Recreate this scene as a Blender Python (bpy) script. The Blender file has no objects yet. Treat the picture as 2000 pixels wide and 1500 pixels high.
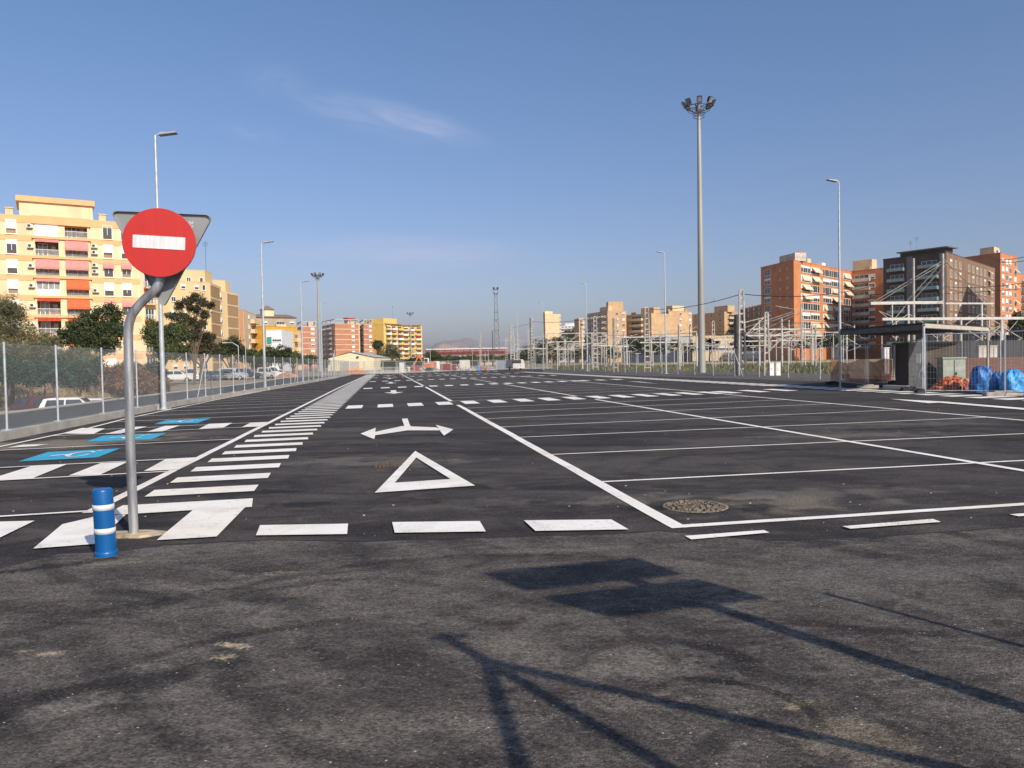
import bpy, math, random
from mathutils import Vector, Matrix, noise as mnoise
random.seed(7)
rnd = random.random
def ru(a, b): return a + (b - a) * rnd()
SC = bpy.context.scene
COL = SC.collection
# ---------------------------------------------------------------- camera
H = 1.5; FP = 1500.0
PT = math.atan(43 / 1500); RL = math.radians(1.1); TH = math.radians(9.35)
cR = Vector((math.cos(RL), -math.sin(RL) * math.sin(PT), -math.sin(RL) * math.cos(PT)))
cU = Vector((math.sin(RL), math.cos(RL) * math.sin(PT), math.cos(RL) * math.cos(PT)))
cF = Vector((0, math.cos(PT), -math.sin(PT)))
cam = bpy.data.cameras.new('camera'); camo = bpy.data.objects.new('camera', cam); COL.objects.link(camo)
cam.sensor_width = 36; cam.lens = 27; cam.clip_start = 0.05; cam.clip_end = 30000
m = Matrix.Identity(4)
for i in range(3):
    m[i][0] = cR[i]; m[i][1] = cU[i]; m[i][2] = -cF[i]
m[2][3] = H
camo.matrix_world = m
SC.camera = camo
# ---------------------------------------------------------------- sun and sky
SUN_EL = math.radians(32.8)
SH = Vector((-0.56, 0.83, 0)).normalized()           # the way shadows fall
S = Vector((-SH.x * math.cos(SUN_EL), -SH.y * math.cos(SUN_EL), math.sin(SUN_EL)))
sl = bpy.data.lights.new('sun', 'SUN'); so = bpy.data.objects.new('sun', sl); COL.objects.link(so)
sl.energy = 4.6; sl.angle = math.radians(0.5); sl.color = (1.0, 0.90, 0.76)
so.rotation_euler = S.to_track_quat('Z', 'Y').to_euler()
W = bpy.data.worlds.new('World'); SC.world = W; W.use_nodes = True
wt = W.node_tree; wn = wt.nodes; wl = wt.links
for n in list(wn): wn.remove(n)
out = wn.new('ShaderNodeOutputWorld'); bg = wn.new('ShaderNodeBackground')
sky = wn.new('ShaderNodeTexSky'); sky.sky_type = 'NISHITA'; sky.sun_disc = False
sky.sun_elevation = SUN_EL; sky.sun_rotation = math.atan2(S.x, S.y)
sky.altitude = 0; sky.air_density = 1.0; sky.dust_density = 1.6; sky.ozone_density = 2.2
bg.inputs['Strength'].default_value = 0.105
# thin high cirrus: patches of the sky dome, by direction
tc = wn.new('ShaderNodeTexCoord')
def cloud(az, el, waz, wel, tilt, strength, seed):
    """soft streak centred on a direction; returns a 0..1 mask socket"""
    d = Vector((math.sin(az) * math.cos(el), math.cos(az) * math.cos(el), math.sin(el)))
    r = Vector((math.cos(az), -math.sin(az), 0)); u = r.cross(d) * 1.0
    ct, st = math.cos(tilt), math.sin(tilt)
    a = (r * ct + u * st) / waz; b = (u * ct - r * st) / wel
    def dot(vec, v):
        n = wn.new('ShaderNodeVectorMath'); n.operation = 'DOT_PRODUCT'; wl.new(vec, n.inputs[0]); n.inputs[1].default_value = v; return n.outputs['Value']
    sub = wn.new('ShaderNodeVectorMath'); sub.operation = 'SUBTRACT'; wl.new(tc.outputs['Generated'], sub.inputs[0]); sub.inputs[1].default_value = d
    x = dot(sub.outputs[0], a); y = dot(sub.outputs[0], b)
    cmb = wn.new('ShaderNodeCombineXYZ'); wl.new(x, cmb.inputs[0]); wl.new(y, cmb.inputs[1])
    ns = wn.new('ShaderNodeTexNoise'); ns.inputs['Scale'].default_value = 2.2; ns.inputs['Detail'].default_value = 6; ns.inputs['Distortion'].default_value = 0.8
    off = wn.new('ShaderNodeVectorMath'); off.operation = 'ADD'; wl.new(cmb.outputs[0], off.inputs[0]); off.inputs[1].default_value = (seed, seed * 2, 0)
    wl.new(off.outputs[0], ns.inputs['Vector'])
    ln = wn.new('ShaderNodeVectorMath'); ln.operation = 'LENGTH'; wl.new(cmb.outputs[0], ln.inputs[0])
    mr = wn.new('ShaderNodeMapRange'); mr.interpolation_type = 'SMOOTHSTEP'; wl.new(ln.outputs['Value'], mr.inputs[0]); mr.inputs[1].default_value = 1.0; mr.inputs[2].default_value = 0.0; mr.inputs[3].default_value = 0; mr.inputs[4].default_value = 1
    mn = wn.new('ShaderNodeMapRange'); wl.new(ns.outputs['Fac'], mn.inputs[0]); mn.inputs[1].default_value = 0.25; mn.inputs[2].default_value = 0.75
    mu = wn.new('ShaderNodeMath'); mu.operation = 'MULTIPLY'; wl.new(mr.outputs[0], mu.inputs[0]); wl.new(mn.outputs[0], mu.inputs[1])
    m2 = wn.new('ShaderNodeMath'); m2.operation = 'MULTIPLY'; wl.new(mu.outputs[0], m2.inputs[0]); m2.inputs[1].default_value = strength
    return m2.outputs[0]
def wdir(px, py):
    d = (cR * (px - 1000) + cU * (750 - py)) / FP + cF
    return math.atan2(d.x, d.y), math.atan2(d.z, math.hypot(d.x, d.y))
cur = sky.outputs['Color']
for (px, py, wa, we, ti, st, sd) in [(755, 232, 0.17, 0.030, -0.20, 0.32, 4.4), (820, 238, 0.10, 0.022, -0.24, 0.24, 7.7), (770, 488, 0.22, 0.026, 0.0, 0.42, 9.4), (830, 500, 0.16, 0.03, 0.0, 0.25, 2.4), (540, 155, 0.06, 0.03, -0.1, 0.13, 5.5), (490, 262, 0.05, 0.014, -0.1, 0.14, 1.7), (700, 540, 0.4, 0.06, 0.02, 0.12, 12.4)]:
    az, el = wdir(px, py)
    mk = cloud(az, el, wa, we, ti, st, sd)
    mx = wn.new('ShaderNodeMix'); mx.data_type = 'RGBA'; wl.new(mk, mx.inputs[0]); wl.new(cur, mx.inputs[6]); mx.inputs[7].default_value = (6.2, 6.0, 6.6, 1)
    cur = mx.outputs[2]
sxz = wn.new('ShaderNodeSeparateXYZ'); wl.new(tc.outputs['Generated'], sxz.inputs[0])
mrz = wn.new('ShaderNodeMapRange'); wl.new(sxz.outputs['Z'], mrz.inputs[0]); mrz.inputs[1].default_value = 0.03; mrz.inputs[2].default_value = 0.42
tm = wn.new('ShaderNodeMix'); tm.data_type = 'RGBA'; wl.new(mrz.outputs[0], tm.inputs[0]); tm.inputs[6].default_value = (1.02, 0.93, 1.10, 1); tm.inputs[7].default_value = (0.96, 1.10, 1.28, 1)
ml = wn.new('ShaderNodeMix'); ml.data_type = 'RGBA'; ml.blend_type = 'MULTIPLY'; ml.inputs[0].default_value = 1.0; wl.new(cur, ml.inputs[6]); wl.new(tm.outputs[2], ml.inputs[7]); cur = ml.outputs[2]
wl.new(cur, bg.inputs['Color']); wl.new(bg.outputs[0], out.inputs['Surface'])
SC.view_settings.view_transform = 'Standard'; SC.view_settings.look = 'None'
SC.view_settings.exposure = 0.0; SC.view_settings.gamma = 1.0
# ---------------------------------------------------------------- pixel -> place helpers
def ray(px, py): return cR * ((px - 1000) / FP) + cU * ((750 - py) / FP) + cF
def G(px, py, z=0.0):
    d = ray(px, py); k = (z - H) / d.z
    return Vector((d.x * k, d.y * k, z))
def V(px, py, D):
    d = ray(px, py); k = D / d.y
    return Vector((d.x * k, D, H + d.z * k))
ct_, st_ = math.cos(TH), math.sin(TH)
def LT(s, t, z=0.0):                                # lot coordinates -> world
    return Vector((s * ct_ - t * st_, s * st_ + t * ct_, z))
def toL(p): return (p.x * ct_ + p.y * st_, -p.x * st_ + p.y * ct_)
def hz(px): return 707 - (px - 1000) * math.tan(RL)  # horizon row
# ---------------------------------------------------------------- materials
MATS = {}
def nd(nt, t, **k):
    n = nt.nodes.new(t)
    for a, b in k.items(): setattr(n, a, b)
    return n
def mat(name, col, rough=0.7, metal=0.0, var=0.12, scale=3.0, bump=0.0, bscale=40.0, spec=0.5, col2=None, streak=False, emit=0):
    if name in MATS: return MATS[name]
    M = bpy.data.materials.new(name); M.use_nodes = True; nt = M.node_tree
    b = nt.nodes['Principled BSDF']
    b.inputs['Roughness'].default_value = rough; b.inputs['Metallic'].default_value = metal
    b.inputs['Specular IOR Level'].default_value = spec
    tcx = nd(nt, 'ShaderNodeTexCoord')
    if var > 0 or col2:
        no = nd(nt, 'ShaderNodeTexNoise'); no.inputs['Scale'].default_value = scale; no.inputs['Detail'].default_value = 5
        if streak:
            mp = nd(nt, 'ShaderNodeMapping'); mp.inputs['Scale'].default_value = (1, 1, 0.12); nt.links.new(tcx.outputs['Object'], mp.inputs['Vector']); nt.links.new(mp.outputs[0], no.inputs['Vector'])
        else: nt.links.new(tcx.outputs['Object'], no.inputs['Vector'])
        cr = nd(nt, 'ShaderNodeValToRGB'); nt.links.new(no.outputs['Fac'], cr.inputs['Fac'])
        c2 = col2 or [min(1, c * (1 + var)) for c in col]
        c1 = [c * (1 - var) for c in col] if not col2 else col
        cr.color_ramp.elements[0].position = 0.35; cr.color_ramp.elements[1].position = 0.65
        cr.color_ramp.elements[0].color = (*c1, 1); cr.color_ramp.elements[1].color = (*c2, 1)
        nt.links.new(cr.outputs[0], b.inputs['Base Color'])
    else: b.inputs['Base Color'].default_value = (*col, 1)
    if bump > 0:
        nb = nd(nt, 'ShaderNodeTexNoise'); nb.inputs['Scale'].default_value = bscale; nb.inputs['Detail'].default_value = 4
        nt.links.new(tcx.outputs['Object'], nb.inputs['Vector'])
        bp = nd(nt, 'ShaderNodeBump'); bp.inputs['Strength'].default_value = bump; bp.inputs['Distance'].default_value = 0.02
        nt.links.new(nb.outputs['Fac'], bp.inputs['Height']); nt.links.new(bp.outputs[0], b.inputs['Normal'])
    MATS[name] = M; return M
def asphalt(name, base, dust, dark, spots, aggr=1.0, patch=0.35, seed=0.0, ang=0.16, agscale=95.0, patch_amt=0.55, arcs=()):
    return _asphalt(name, base, dust, dark, spots, aggr, patch, seed, ang, agscale, patch_amt, arcs)
def _asphalt(name, base, dust, dark, spots, aggr, patch, seed, ang, agscale, patch_amt, arcs):
    M = bpy.data.materials.new(name); M.use_nodes = True; nt = M.node_tree; L = nt.links.new
    b = nt.nodes['Principled BSDF']; b.inputs['Roughness'].default_value = 0.9; b.inputs['Specular IOR Level'].default_value = 0.18
    t = nd(nt, 'ShaderNodeTexCoord'); O = t.outputs['Object']
    def noise(scale, det=4, dist=0.0, mp=None, rot=0.0, lo=0.35, hi=0.65, off=0.0):
        n = nd(nt, 'ShaderNodeTexNoise'); n.inputs['Scale'].default_value = scale; n.inputs['Detail'].default_value = det; n.inputs['Distortion'].default_value = dist
        mm = nd(nt, 'ShaderNodeMapping'); mm.inputs['Scale'].default_value = mp or (1, 1, 1); mm.inputs['Rotation'].default_value = (0, 0, rot); mm.inputs['Location'].default_value = (off, off * 1.7, 0)
        L(O, mm.inputs['Vector']); L(mm.outputs[0], n.inputs['Vector'])
        r = nd(nt, 'ShaderNodeMapRange'); L(n.outputs['Fac'], r.inputs[0]); r.inputs[1].default_value = lo; r.inputs[2].default_value = hi
        return r.outputs[0]
    def mixc(fac, a, bcol, mul=1.0):
        x = nd(nt, 'ShaderNodeMix', data_type='RGBA')
        if mul != 1.0:
            q = nd(nt, 'ShaderNodeMath', operation='MULTIPLY'); L(fac, q.inputs[0]); q.inputs[1].default_value = mul; fac = q.outputs[0]
        L(fac, x.inputs[0])
        if isinstance(a, tuple): x.inputs[6].default_value = (*a, 1)
        else: L(a, x.inputs[6])
        if isinstance(bcol, tuple): x.inputs[7].default_value = (*bcol, 1)
        else: L(bcol, x.inputs[7])
        return x.outputs[2]
    def mulv(a, bb):
        q = nd(nt, 'ShaderNodeMath', operation='MULTIPLY'); L(a, q.inputs[0])
        if isinstance(bb, float): q.inputs[1].default_value = bb
        else: L(bb, q.inputs[1])
        return q.outputs[0]
    c = mixc(noise(patch, 6, 1.6, (0.45, 1, 1), ang, 0.38, 0.68, seed), base, dust, patch_amt)
    c = mixc(noise(patch * 1.9, 5, 2.5, (0.6, 1, 1), -ang, 0.5, 0.72, seed + 7), c, dark, 0.6)
    c = mixc(noise(patch * 5, 4, 3.0, (0.35, 1.2, 1), ang * 1.5, 0.5, 0.75, seed + 3), c, dust, 0.4)
    c = mixc(noise(patch * 2.6, 7, 4.5, (0.55, 1, 1), ang * 2, 0.52, 0.66, seed + 13), c, dark, 0.5)
    c = mixc(noise(patch * 3.4, 7, 5.0, (0.5, 1, 1), -ang, 0.55, 0.70, seed + 17), c, dust, 0.5)
    # old tyre swirls and sweeper arcs
    wv = nd(nt, 'ShaderNodeTexWave', wave_type='RINGS', rings_direction='Z'); wv.inputs['Scale'].default_value = 0.22 * patch / 0.3; wv.inputs['Distortion'].default_value = 14; wv.inputs['Detail'].default_value = 3; wv.inputs['Detail Scale'].default_value = 0.5
    wm = nd(nt, 'ShaderNodeMapping'); wm.inputs['Location'].default_value = (3.0 + seed, -1.0, 0); wm.inputs['Scale'].default_value = (0.7, 1.1, 1); L(O, wm.inputs['Vector']); L(wm.outputs[0], wv.inputs['Vector'])
    wr = nd(nt, 'ShaderNodeMapRange'); L(wv.outputs['Fac'], wr.inputs[0]); wr.inputs[1].default_value = 0.62; wr.inputs[2].default_value = 0.95
    c = mixc(mulv(wr.outputs[0], noise(patch * 1.3, 3, 0.5, None, 0, 0.4, 0.6, seed + 21)), c, dark, 0.6)
    wr2 = nd(nt, 'ShaderNodeMapRange'); L(wv.outputs['Fac'], wr2.inputs[0]); wr2.inputs[1].default_value = 0.25; wr2.inputs[2].default_value = 0.0
    c = mixc(mulv(wr2.outputs[0], noise(patch * 1.7, 3, 0.5, None, 0, 0.45, 0.65, seed + 31)), c, dust, 0.45)
    for (cx, cy, rx, ry, an, colr, st) in spots:
        mm = nd(nt, 'ShaderNodeMapping'); mm.vector_type = 'TEXTURE'; mm.inputs['Location'].default_value = (cx, cy, 0); mm.inputs['Rotation'].default_value = (0, 0, an); mm.inputs['Scale'].default_value = (rx, ry, 1)
        nn = nd(nt, 'ShaderNodeTexNoise'); nn.inputs['Scale'].default_value = 1.6 / min(rx, ry); nn.inputs['Detail'].default_value = 6; L(O, nn.inputs['Vector'])
        L(O, mm.inputs['Vector'])
        ln = nd(nt, 'ShaderNodeVectorMath', operation='LENGTH'); L(mm.outputs[0], ln.inputs[0])
        ad = nd(nt, 'ShaderNodeMath', operation='MULTIPLY_ADD'); L(nn.outputs['Fac'], ad.inputs[0]); ad.inputs[1].default_value = 2.4; L(ln.outputs['Value'], ad.inputs[2])
        rr = nd(nt, 'ShaderNodeMapRange', interpolation_type='SMOOTHSTEP'); L(ad.outputs[0], rr.inputs[0]); rr.inputs[1].default_value = 2.1; rr.inputs[2].default_value = 1.35; rr.inputs[3].default_value = 0; rr.inputs[4].default_value = 1
        c = mixc(rr.outputs[0], c, colr, st)
    for (cx, cy, rx, ry, an, wd, colr, st) in arcs:   # smeared half rings left by turning tyres
        mm = nd(nt, 'ShaderNodeMapping'); mm.vector_type = 'TEXTURE'; mm.inputs['Location'].default_value = (cx, cy, 0); mm.inputs['Rotation'].default_value = (0, 0, an); mm.inputs['Scale'].default_value = (rx, ry, 1)
        nn = nd(nt, 'ShaderNodeTexNoise'); nn.inputs['Scale'].default_value = 1.3; nn.inputs['Detail'].default_value = 7; L(O, nn.inputs['Vector']); L(O, mm.inputs['Vector'])
        ln = nd(nt, 'ShaderNodeVectorMath', operation='LENGTH'); L(mm.outputs[0], ln.inputs[0])
        ad = nd(nt, 'ShaderNodeMath', operation='MULTIPLY_ADD'); L(nn.outputs['Fac'], ad.inputs[0]); ad.inputs[1].default_value = 0.5; L(ln.outputs['Value'], ad.inputs[2])
        su = nd(nt, 'ShaderNodeMath', operation='SUBTRACT'); L(ad.outputs[0], su.inputs[0]); su.inputs[1].default_value = 1.25
        ab = nd(nt, 'ShaderNodeMath', operation='ABSOLUTE'); L(su.outputs[0], ab.inputs[0])
        rr = nd(nt, 'ShaderNodeMapRange', interpolation_type='SMOOTHSTEP'); L(ab.outputs[0], rr.inputs[0]); rr.inputs[1].default_value = wd; rr.inputs[2].default_value = wd * 0.35; rr.inputs[3].default_value = 0; rr.inputs[4].default_value = 1
        sx = nd(nt, 'ShaderNodeSeparateXYZ'); L(mm.outputs[0], sx.inputs[0])
        r5 = nd(nt, 'ShaderNodeMapRange', interpolation_type='SMOOTHSTEP'); L(sx.outputs[1], r5.inputs[0]); r5.inputs[1].default_value = -0.5; r5.inputs[2].default_value = 0.45
        c = mixc(mulv(mulv(rr.outputs[0], r5.outputs[0]), noise(2.2, 5, 1.0, None, 0, 0.3, 0.6, cx)), c, colr, st)
    # stones in the bitumen
    vo = nd(nt, 'ShaderNodeTexVoronoi'); vo.inputs['Scale'].default_value = agscale; L(O, vo.inputs['Vector'])
    sp = nd(nt, 'ShaderNodeSeparateColor'); L(vo.outputs['Color'], sp.inputs[0])
    r1 = nd(nt, 'ShaderNodeMapRange'); L(sp.outputs[0], r1.inputs[0]); r1.inputs[1].default_value = 0.0; r1.inputs[2].default_value = 1.0; r1.inputs[3].default_value = 1 - 0.45 * aggr; r1.inputs[4].default_value = 1 + 0.5 * aggr
    r2 = nd(nt, 'ShaderNodeMapRange'); L(sp.outputs[1], r2.inputs[0]); r2.inputs[1].default_value = 0.93; r2.inputs[2].default_value = 1.0; r2.inputs[3].default_value = 0; r2.inputs[4].default_value = 0.32 * aggr
    br = nd(nt, 'ShaderNodeVectorMath', operation='SCALE'); L(c, br.inputs[0]); L(r1.outputs[0], br.inputs['Scale'])
    c = mixc(r2.outputs[0], br.outputs[0], (0.30, 0.27, 0.23))
    f = noise(28, 6, 0.5, None, 0, 0.3, 0.7, seed)
    r3 = nd(nt, 'ShaderNodeMapRange'); L(f, r3.inputs[0]); r3.inputs[3].default_value = 0.82; r3.inputs[4].default_value = 1.18
    b2 = nd(nt, 'ShaderNodeVectorMath', operation='SCALE'); L(c, b2.inputs[0]); L(r3.outputs[0], b2.inputs['Scale'])
    L(b2.outputs[0], b.inputs['Base Color'])
    bp = nd(nt, 'ShaderNodeBump'); bp.inputs['Strength'].default_value = 0.55 * aggr; bp.inputs['Distance'].default_value = 0.006
    L(vo.outputs['Distance'], bp.inputs['Height']); bp.invert = True
    L(bp.outputs[0], b.inputs['Normal'])
    MATS[name] = M; return M
def paint(name, col, dirt=(0.25, 0.23, 0.2), amt=0.35, col2=None):
    M = bpy.data.materials.new(name); M.use_nodes = True; nt = M.node_tree; L = nt.links.new
    b = nt.nodes['Principled BSDF']; b.inputs['Roughness'].default_value = 0.7; b.inputs['Specular IOR Level'].default_value = 0.25
    t = nd(nt, 'ShaderNodeTexCoord')
    def nz(sc, det, dis, a, bb, lo, hi):
        n = nd(nt, 'ShaderNodeTexNoise'); n.inputs['Scale'].default_value = sc; n.inputs['Detail'].default_value = det; n.inputs['Distortion'].default_value = dis; L(t.outputs['Object'], n.inputs['Vector'])
        r = nd(nt, 'ShaderNodeMapRange'); L(n.outputs['Fac'], r.inputs[0]); r.inputs[1].default_value = a; r.inputs[2].default_value = bb; r.inputs[3].default_value = lo; r.inputs[4].default_value = hi; return r.outputs[0]
    def mx(f, a, c):
        x = nd(nt, 'ShaderNodeMix', data_type='RGBA'); L(f, x.inputs[0])
        for k, v in ((6, a), (7, c)):
            if isinstance(v, tuple): x.inputs[k].default_value = (*v, 1)
            else: L(v, x.inputs[k])
        return x.outputs[2]
    c = mx(nz(0.35, 4, 1.0, 0.4, 0.6, 0, 1), col, col2 or col)
    c = mx(nz(2.2, 8, 0.8, 0.48, 0.78, 0, amt), c, dirt)
    c = mx(nz(9.0, 9, 1.5, 0.60, 0.70, 0, 0.45), c, dirt)
    wear = nd(nt, 'ShaderNodeMath', operation='MULTIPLY'); L(nz(85, 3, 0, 0.54, 0.60, 0, 1), wear.inputs[0]); L(nz(1.1, 6, 1.5, 0.50, 0.72, 0.03, 0.9), wear.inputs[1])
    c = mx(wear.outputs[0], c, (0.07, 0.065, 0.062))
    L(c, b.inputs['Base Color'])
    v = nd(nt, 'ShaderNodeTexVoronoi'); v.inputs['Scale'].default_value = 100; L(t.outputs['Object'], v.inputs['Vector'])
    bp = nd(nt, 'ShaderNodeBump'); bp.inputs['Strength'].default_value = 0.3; bp.inputs['Distance'].default_value = 0.003; L(v.outputs['Distance'], bp.inputs['Height']); L(bp.outputs[0], b.inputs['Normal'])
    MATS[name] = M; return M
def brick(name, c1, c2, mortar, sc=1.0):
    M = bpy.data.materials.new(name); M.use_nodes = True; nt = M.node_tree; L = nt.links.new
    b = nt.nodes['Principled BSDF']; b.inputs['Roughness'].default_value = 0.85
    t = nd(nt, 'ShaderNodeTexCoord'); g = nd(nt, 'ShaderNodeNewGeometry'); sx = nd(nt, 'ShaderNodeSeparateXYZ'); L(t.outputs['Object'], sx.inputs[0])
    ad = nd(nt, 'ShaderNodeMath', operation='ADD'); L(sx.outputs[0], ad.inputs[0]); L(sx.outputs[1], ad.inputs[1])
    cb = nd(nt, 'ShaderNodeCombineXYZ'); L(ad.outputs[0], cb.inputs[0]); L(sx.outputs[2], cb.inputs[1])
    bt = nd(nt, 'ShaderNodeTexBrick'); bt.inputs['Scale'].default_value = sc; bt.inputs['Brick Width'].default_value = 0.25; bt.inputs['Row Height'].default_value = 0.075; bt.inputs['Mortar Size'].default_value = 0.008
    bt.inputs['Color1'].default_value = (*c1, 1); bt.inputs['Color2'].default_value = (*c2, 1); bt.inputs['Mortar'].default_value = (*mortar, 1)
    L(cb.outputs[0], bt.inputs['Vector'])
    n = nd(nt, 'ShaderNodeTexNoise'); n.inputs['Scale'].default_value = 0.35; n.inputs['Detail'].default_value = 6; L(t.outputs['Object'], n.inputs['Vector'])
    r = nd(nt, 'ShaderNodeMapRange'); L(n.outputs['Fac'], r.inputs[0]); r.inputs[1].default_value = 0.3; r.inputs[2].default_value = 0.7; r.inputs[3].default_value = 0.85; r.inputs[4].default_value = 1.13
    s = nd(nt, 'ShaderNodeVectorMath', operation='SCALE'); L(bt.outputs[0], s.inputs[0]); L(r.outputs[0], s.inputs['Scale']); L(s.outputs[0], b.inputs['Base Color'])
    MATS[name] = M; return M
# palette
white_paint = paint('road_paint', (0.94, 0.90, 0.84), (0.45, 0.40, 0.33), 0.32, (0.90, 0.83, 0.72))
blue_paint = paint('blue_road_paint', (0.05, 0.42, 0.64), (0.12, 0.2, 0.25), 0.25)
galv = mat('galvanised_steel', (0.26, 0.27, 0.28), 0.38, 0.6, 0, 18, 0.08, 60, col2=(0.56, 0.57, 0.58), streak=True)
galv_pale = mat('pale_galvanised_steel', (0.50, 0.53, 0.56), 0.45, 0.35, 0.12, 6)
steel_dark = mat('dark_weathered_steel', (0.12, 0.11, 0.10), 0.6, 0.3, 0.2, 5)
mast_steel = mat('grey_mast_steel', (0.34, 0.34, 0.31), 0.55, 0.2, 0.12, 1.2, streak=True)
white_steel = mat('white_painted_steel', (0.55, 0.53, 0.49), 0.5, 0.0, 0.1, 2)
cat_steel = mat('pale_catenary_steel', (0.40, 0.37, 0.33), 0.55, 0.15, 0.25, 2)
concrete = mat('concrete', (0.42, 0.39, 0.34), 0.9, 0, 0.16, 1.6, 0.3, 25)
concrete_lt = mat('pale_concrete', (0.52, 0.48, 0.42), 0.9, 0, 0.2, 0.8, 0.3, 25)
black_pl = mat('black_metal', (0.02, 0.02, 0.025), 0.5, 0, 0.1)
glass = mat('window_glass', (0.035, 0.045, 0.055), 0.12, 0, 0.3, 1.5, spec=0.8)
glass_lt = mat('pale_curtained_glass', (0.28, 0.29, 0.29), 0.25, 0, 0.4, 2.5)
white_sh = mat('white_roller_shutter', (0.82, 0.80, 0.76), 0.6, 0, 0.05)
frame_w = mat('white_window_frame', (0.78, 0.75, 0.70), 0.5, 0, 0.05)
tyre = mat('tyre_rubber', (0.02, 0.02, 0.02), 0.85, 0, 0.1)
red_sign = mat('red_sign_face', (0.47, 0.010, 0.008), 0.6, 0, 0.05, 22, streak=True)
dirty_white = mat('streaked_white_bar', (0.76, 0.72, 0.72), 0.6, 0, 0, 45, col2=(0.60, 0.565, 0.58), streak=True)
grey_back = mat('grey_sign_back', (0.30, 0.31, 0.31), 0.5, 0.3, 0.06, 4)
blue_plastic = mat('blue_bollard_plastic', (0.003, 0.098, 0.31), 0.35, 0, 0.08, 4)
refl_white = mat('reflective_white_band', (0.66, 0.69, 0.71), 0.35, 0, 0.06, 20)
rail_white = mat('white_railing', (0.80, 0.78, 0.74), 0.5, 0, 0.05)
loggia_shade = mat('shaded_loggia_interior', (0.16, 0.13, 0.10), 0.8, 0, 0.3, 1.0)  # recess shade put into the colour of the loggias' inner wall
# ---------------------------------------------------------------- mesh builder
class MB:
    def __init__(s): s.v = []; s.f = []; s.mi = []; s.k = 0; s.sm = []
    def add(s, vs, fs, smooth=False):
        o = len(s.v); s.v += [Vector(v) for v in vs]
        for f in fs: s.f.append([i + o for i in f]); s.mi.append(s.k); s.sm.append(smooth)
    def box(s, c, d, ex=None, up=None):
        """centre, full sizes, x axis (horizontal)"""
        ex = Vector(ex or (1, 0, 0)).normalized(); ez = Vector(up or (0, 0, 1)).normalized(); ey = ez.cross(ex).normalized(); c = Vector(c)
        vs = [c + ex * (a * d[0] / 2) + ey * (b * d[1] / 2) + ez * (e * d[2] / 2) for e in (-1, 1) for (a, b) in ((-1, -1), (1, -1), (1, 1), (-1, 1))]
        s.add(vs, [(3, 2, 1, 0), (4, 5, 6, 7), (0, 1, 5, 4), (1, 2, 6, 5), (2, 3, 7, 6), (3, 0, 4, 7)])
    def prism(s, poly, z0, z1):
        n = len(poly); a = sum(poly[i][0] * poly[(i + 1) % n][1] - poly[(i + 1) % n][0] * poly[i][1] for i in range(n))
        if a < 0: poly = poly[::-1]
        vs = [Vector((p[0], p[1], z0)) for p in poly] + [Vector((p[0], p[1], z1)) for p in poly]
        s.add(vs, [tuple(range(n))[::-1], tuple(range(n, 2 * n))] + [(i, (i + 1) % n, n + (i + 1) % n, n + i) for i in range(n)])
    def tube(s, pts, rad, seg=8, cap=True, smooth=True):
        pts = [Vector(p) for p in pts]; n = len(pts)
        if not hasattr(rad, '__len__'): rad = [rad] * n
        rings = []; prev = None
        for i, p in enumerate(pts):
            t = (pts[min(i + 1, n - 1)] - pts[max(i - 1, 0)]).normalized()
            if prev is None:
                a = Vector((1, 0, 0)) if abs(t.x) < 0.8 else Vector((0, 1, 0)); u = t.cross(a).normalized()
            else: u = (prev - t * prev.dot(t)).normalized()
            prev = u; w = t.cross(u)
            rings.append([p + (u * math.cos(2 * math.pi * k / seg) + w * math.sin(2 * math.pi * k / seg)) * rad[i] for k in range(seg)])
        vs = [v for r in rings for v in r]
        fs = [(i * seg + k, i * seg + (k + 1) % seg, (i + 1) * seg + (k + 1) % seg, (i + 1) * seg + k) for i in range(n - 1) for k in range(seg)]
        s.add(vs, fs, smooth)
        if cap: s.add(rings[0], [tuple(range(seg))[::-1]]); s.add(rings[-1], [tuple(range(seg))])
    def bar(s, a, b, w, h=None):
        """square bar between two points"""
        a, b = Vector(a), Vector(b); h = h or w; t = (b - a).normalized()
        r = Vector((0, 0, 1)) if abs(t.z) < 0.95 else Vector((0, 1, 0))
        u = t.cross(r).normalized() * (w / 2); q = u.cross(t).normalized() * (h / 2)
        s.add([a - u - q, a + u - q, a + u + q, a - u + q, b - u - q, b + u - q, b + u + q, b - u + q], [(3, 2, 1, 0), (4, 5, 6, 7), (0, 1, 5, 4), (1, 2, 6, 5), (2, 3, 7, 6), (3, 0, 4, 7)])
    def wire(s, a, b, r):
        a, b = Vector(a), Vector(b); t = (b - a).normalized(); q = Vector((0, 0, 1)) if abs(t.z) < 0.95 else Vector((1, 0, 0))
        u = t.cross(q).normalized(); w = t.cross(u)
        k = [u * r, u * (-r / 2) + w * (r * .87), u * (-r / 2) - w * (r * .87)]
        s.add([a + i for i in k] + [b + i for i in k], [(0, 1, 4, 3), (1, 2, 5, 4), (2, 0, 3, 5)])
    def quad(s, *p): s.add(p, [tuple(range(len(p)))])
    def build(s, name, mats, parent=None, origin=None):
        if not isinstance(mats, (list, tuple)): mats = [mats]
        base = Vector(origin) if origin is not None else (Vector(parent['_w']) if parent is not None else Vector((0, 0, 0)))
        me = bpy.data.meshes.new(name)
        me.from_pydata([tuple(v - base) for v in s.v], [], s.f)
        for mm in mats: me.materials.append(mm)
        me.polygons.foreach_set('material_index', s.mi); me.polygons.foreach_set('use_smooth', s.sm); me.update()
        o = bpy.data.objects.new(name, me); COL.objects.link(o)
        if parent is not None: o.parent = parent; o.location = base - Vector(parent['_w'])
        else: o.location = base
        o['_w'] = tuple(base)
        return o
def tag(o, label=None, cat=None, group=None, kind=None):
    if label: o['label'] = label
    if cat: o['category'] = cat
    if group: o['group'] = group
    if kind: o['kind'] = kind
    return o
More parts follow.
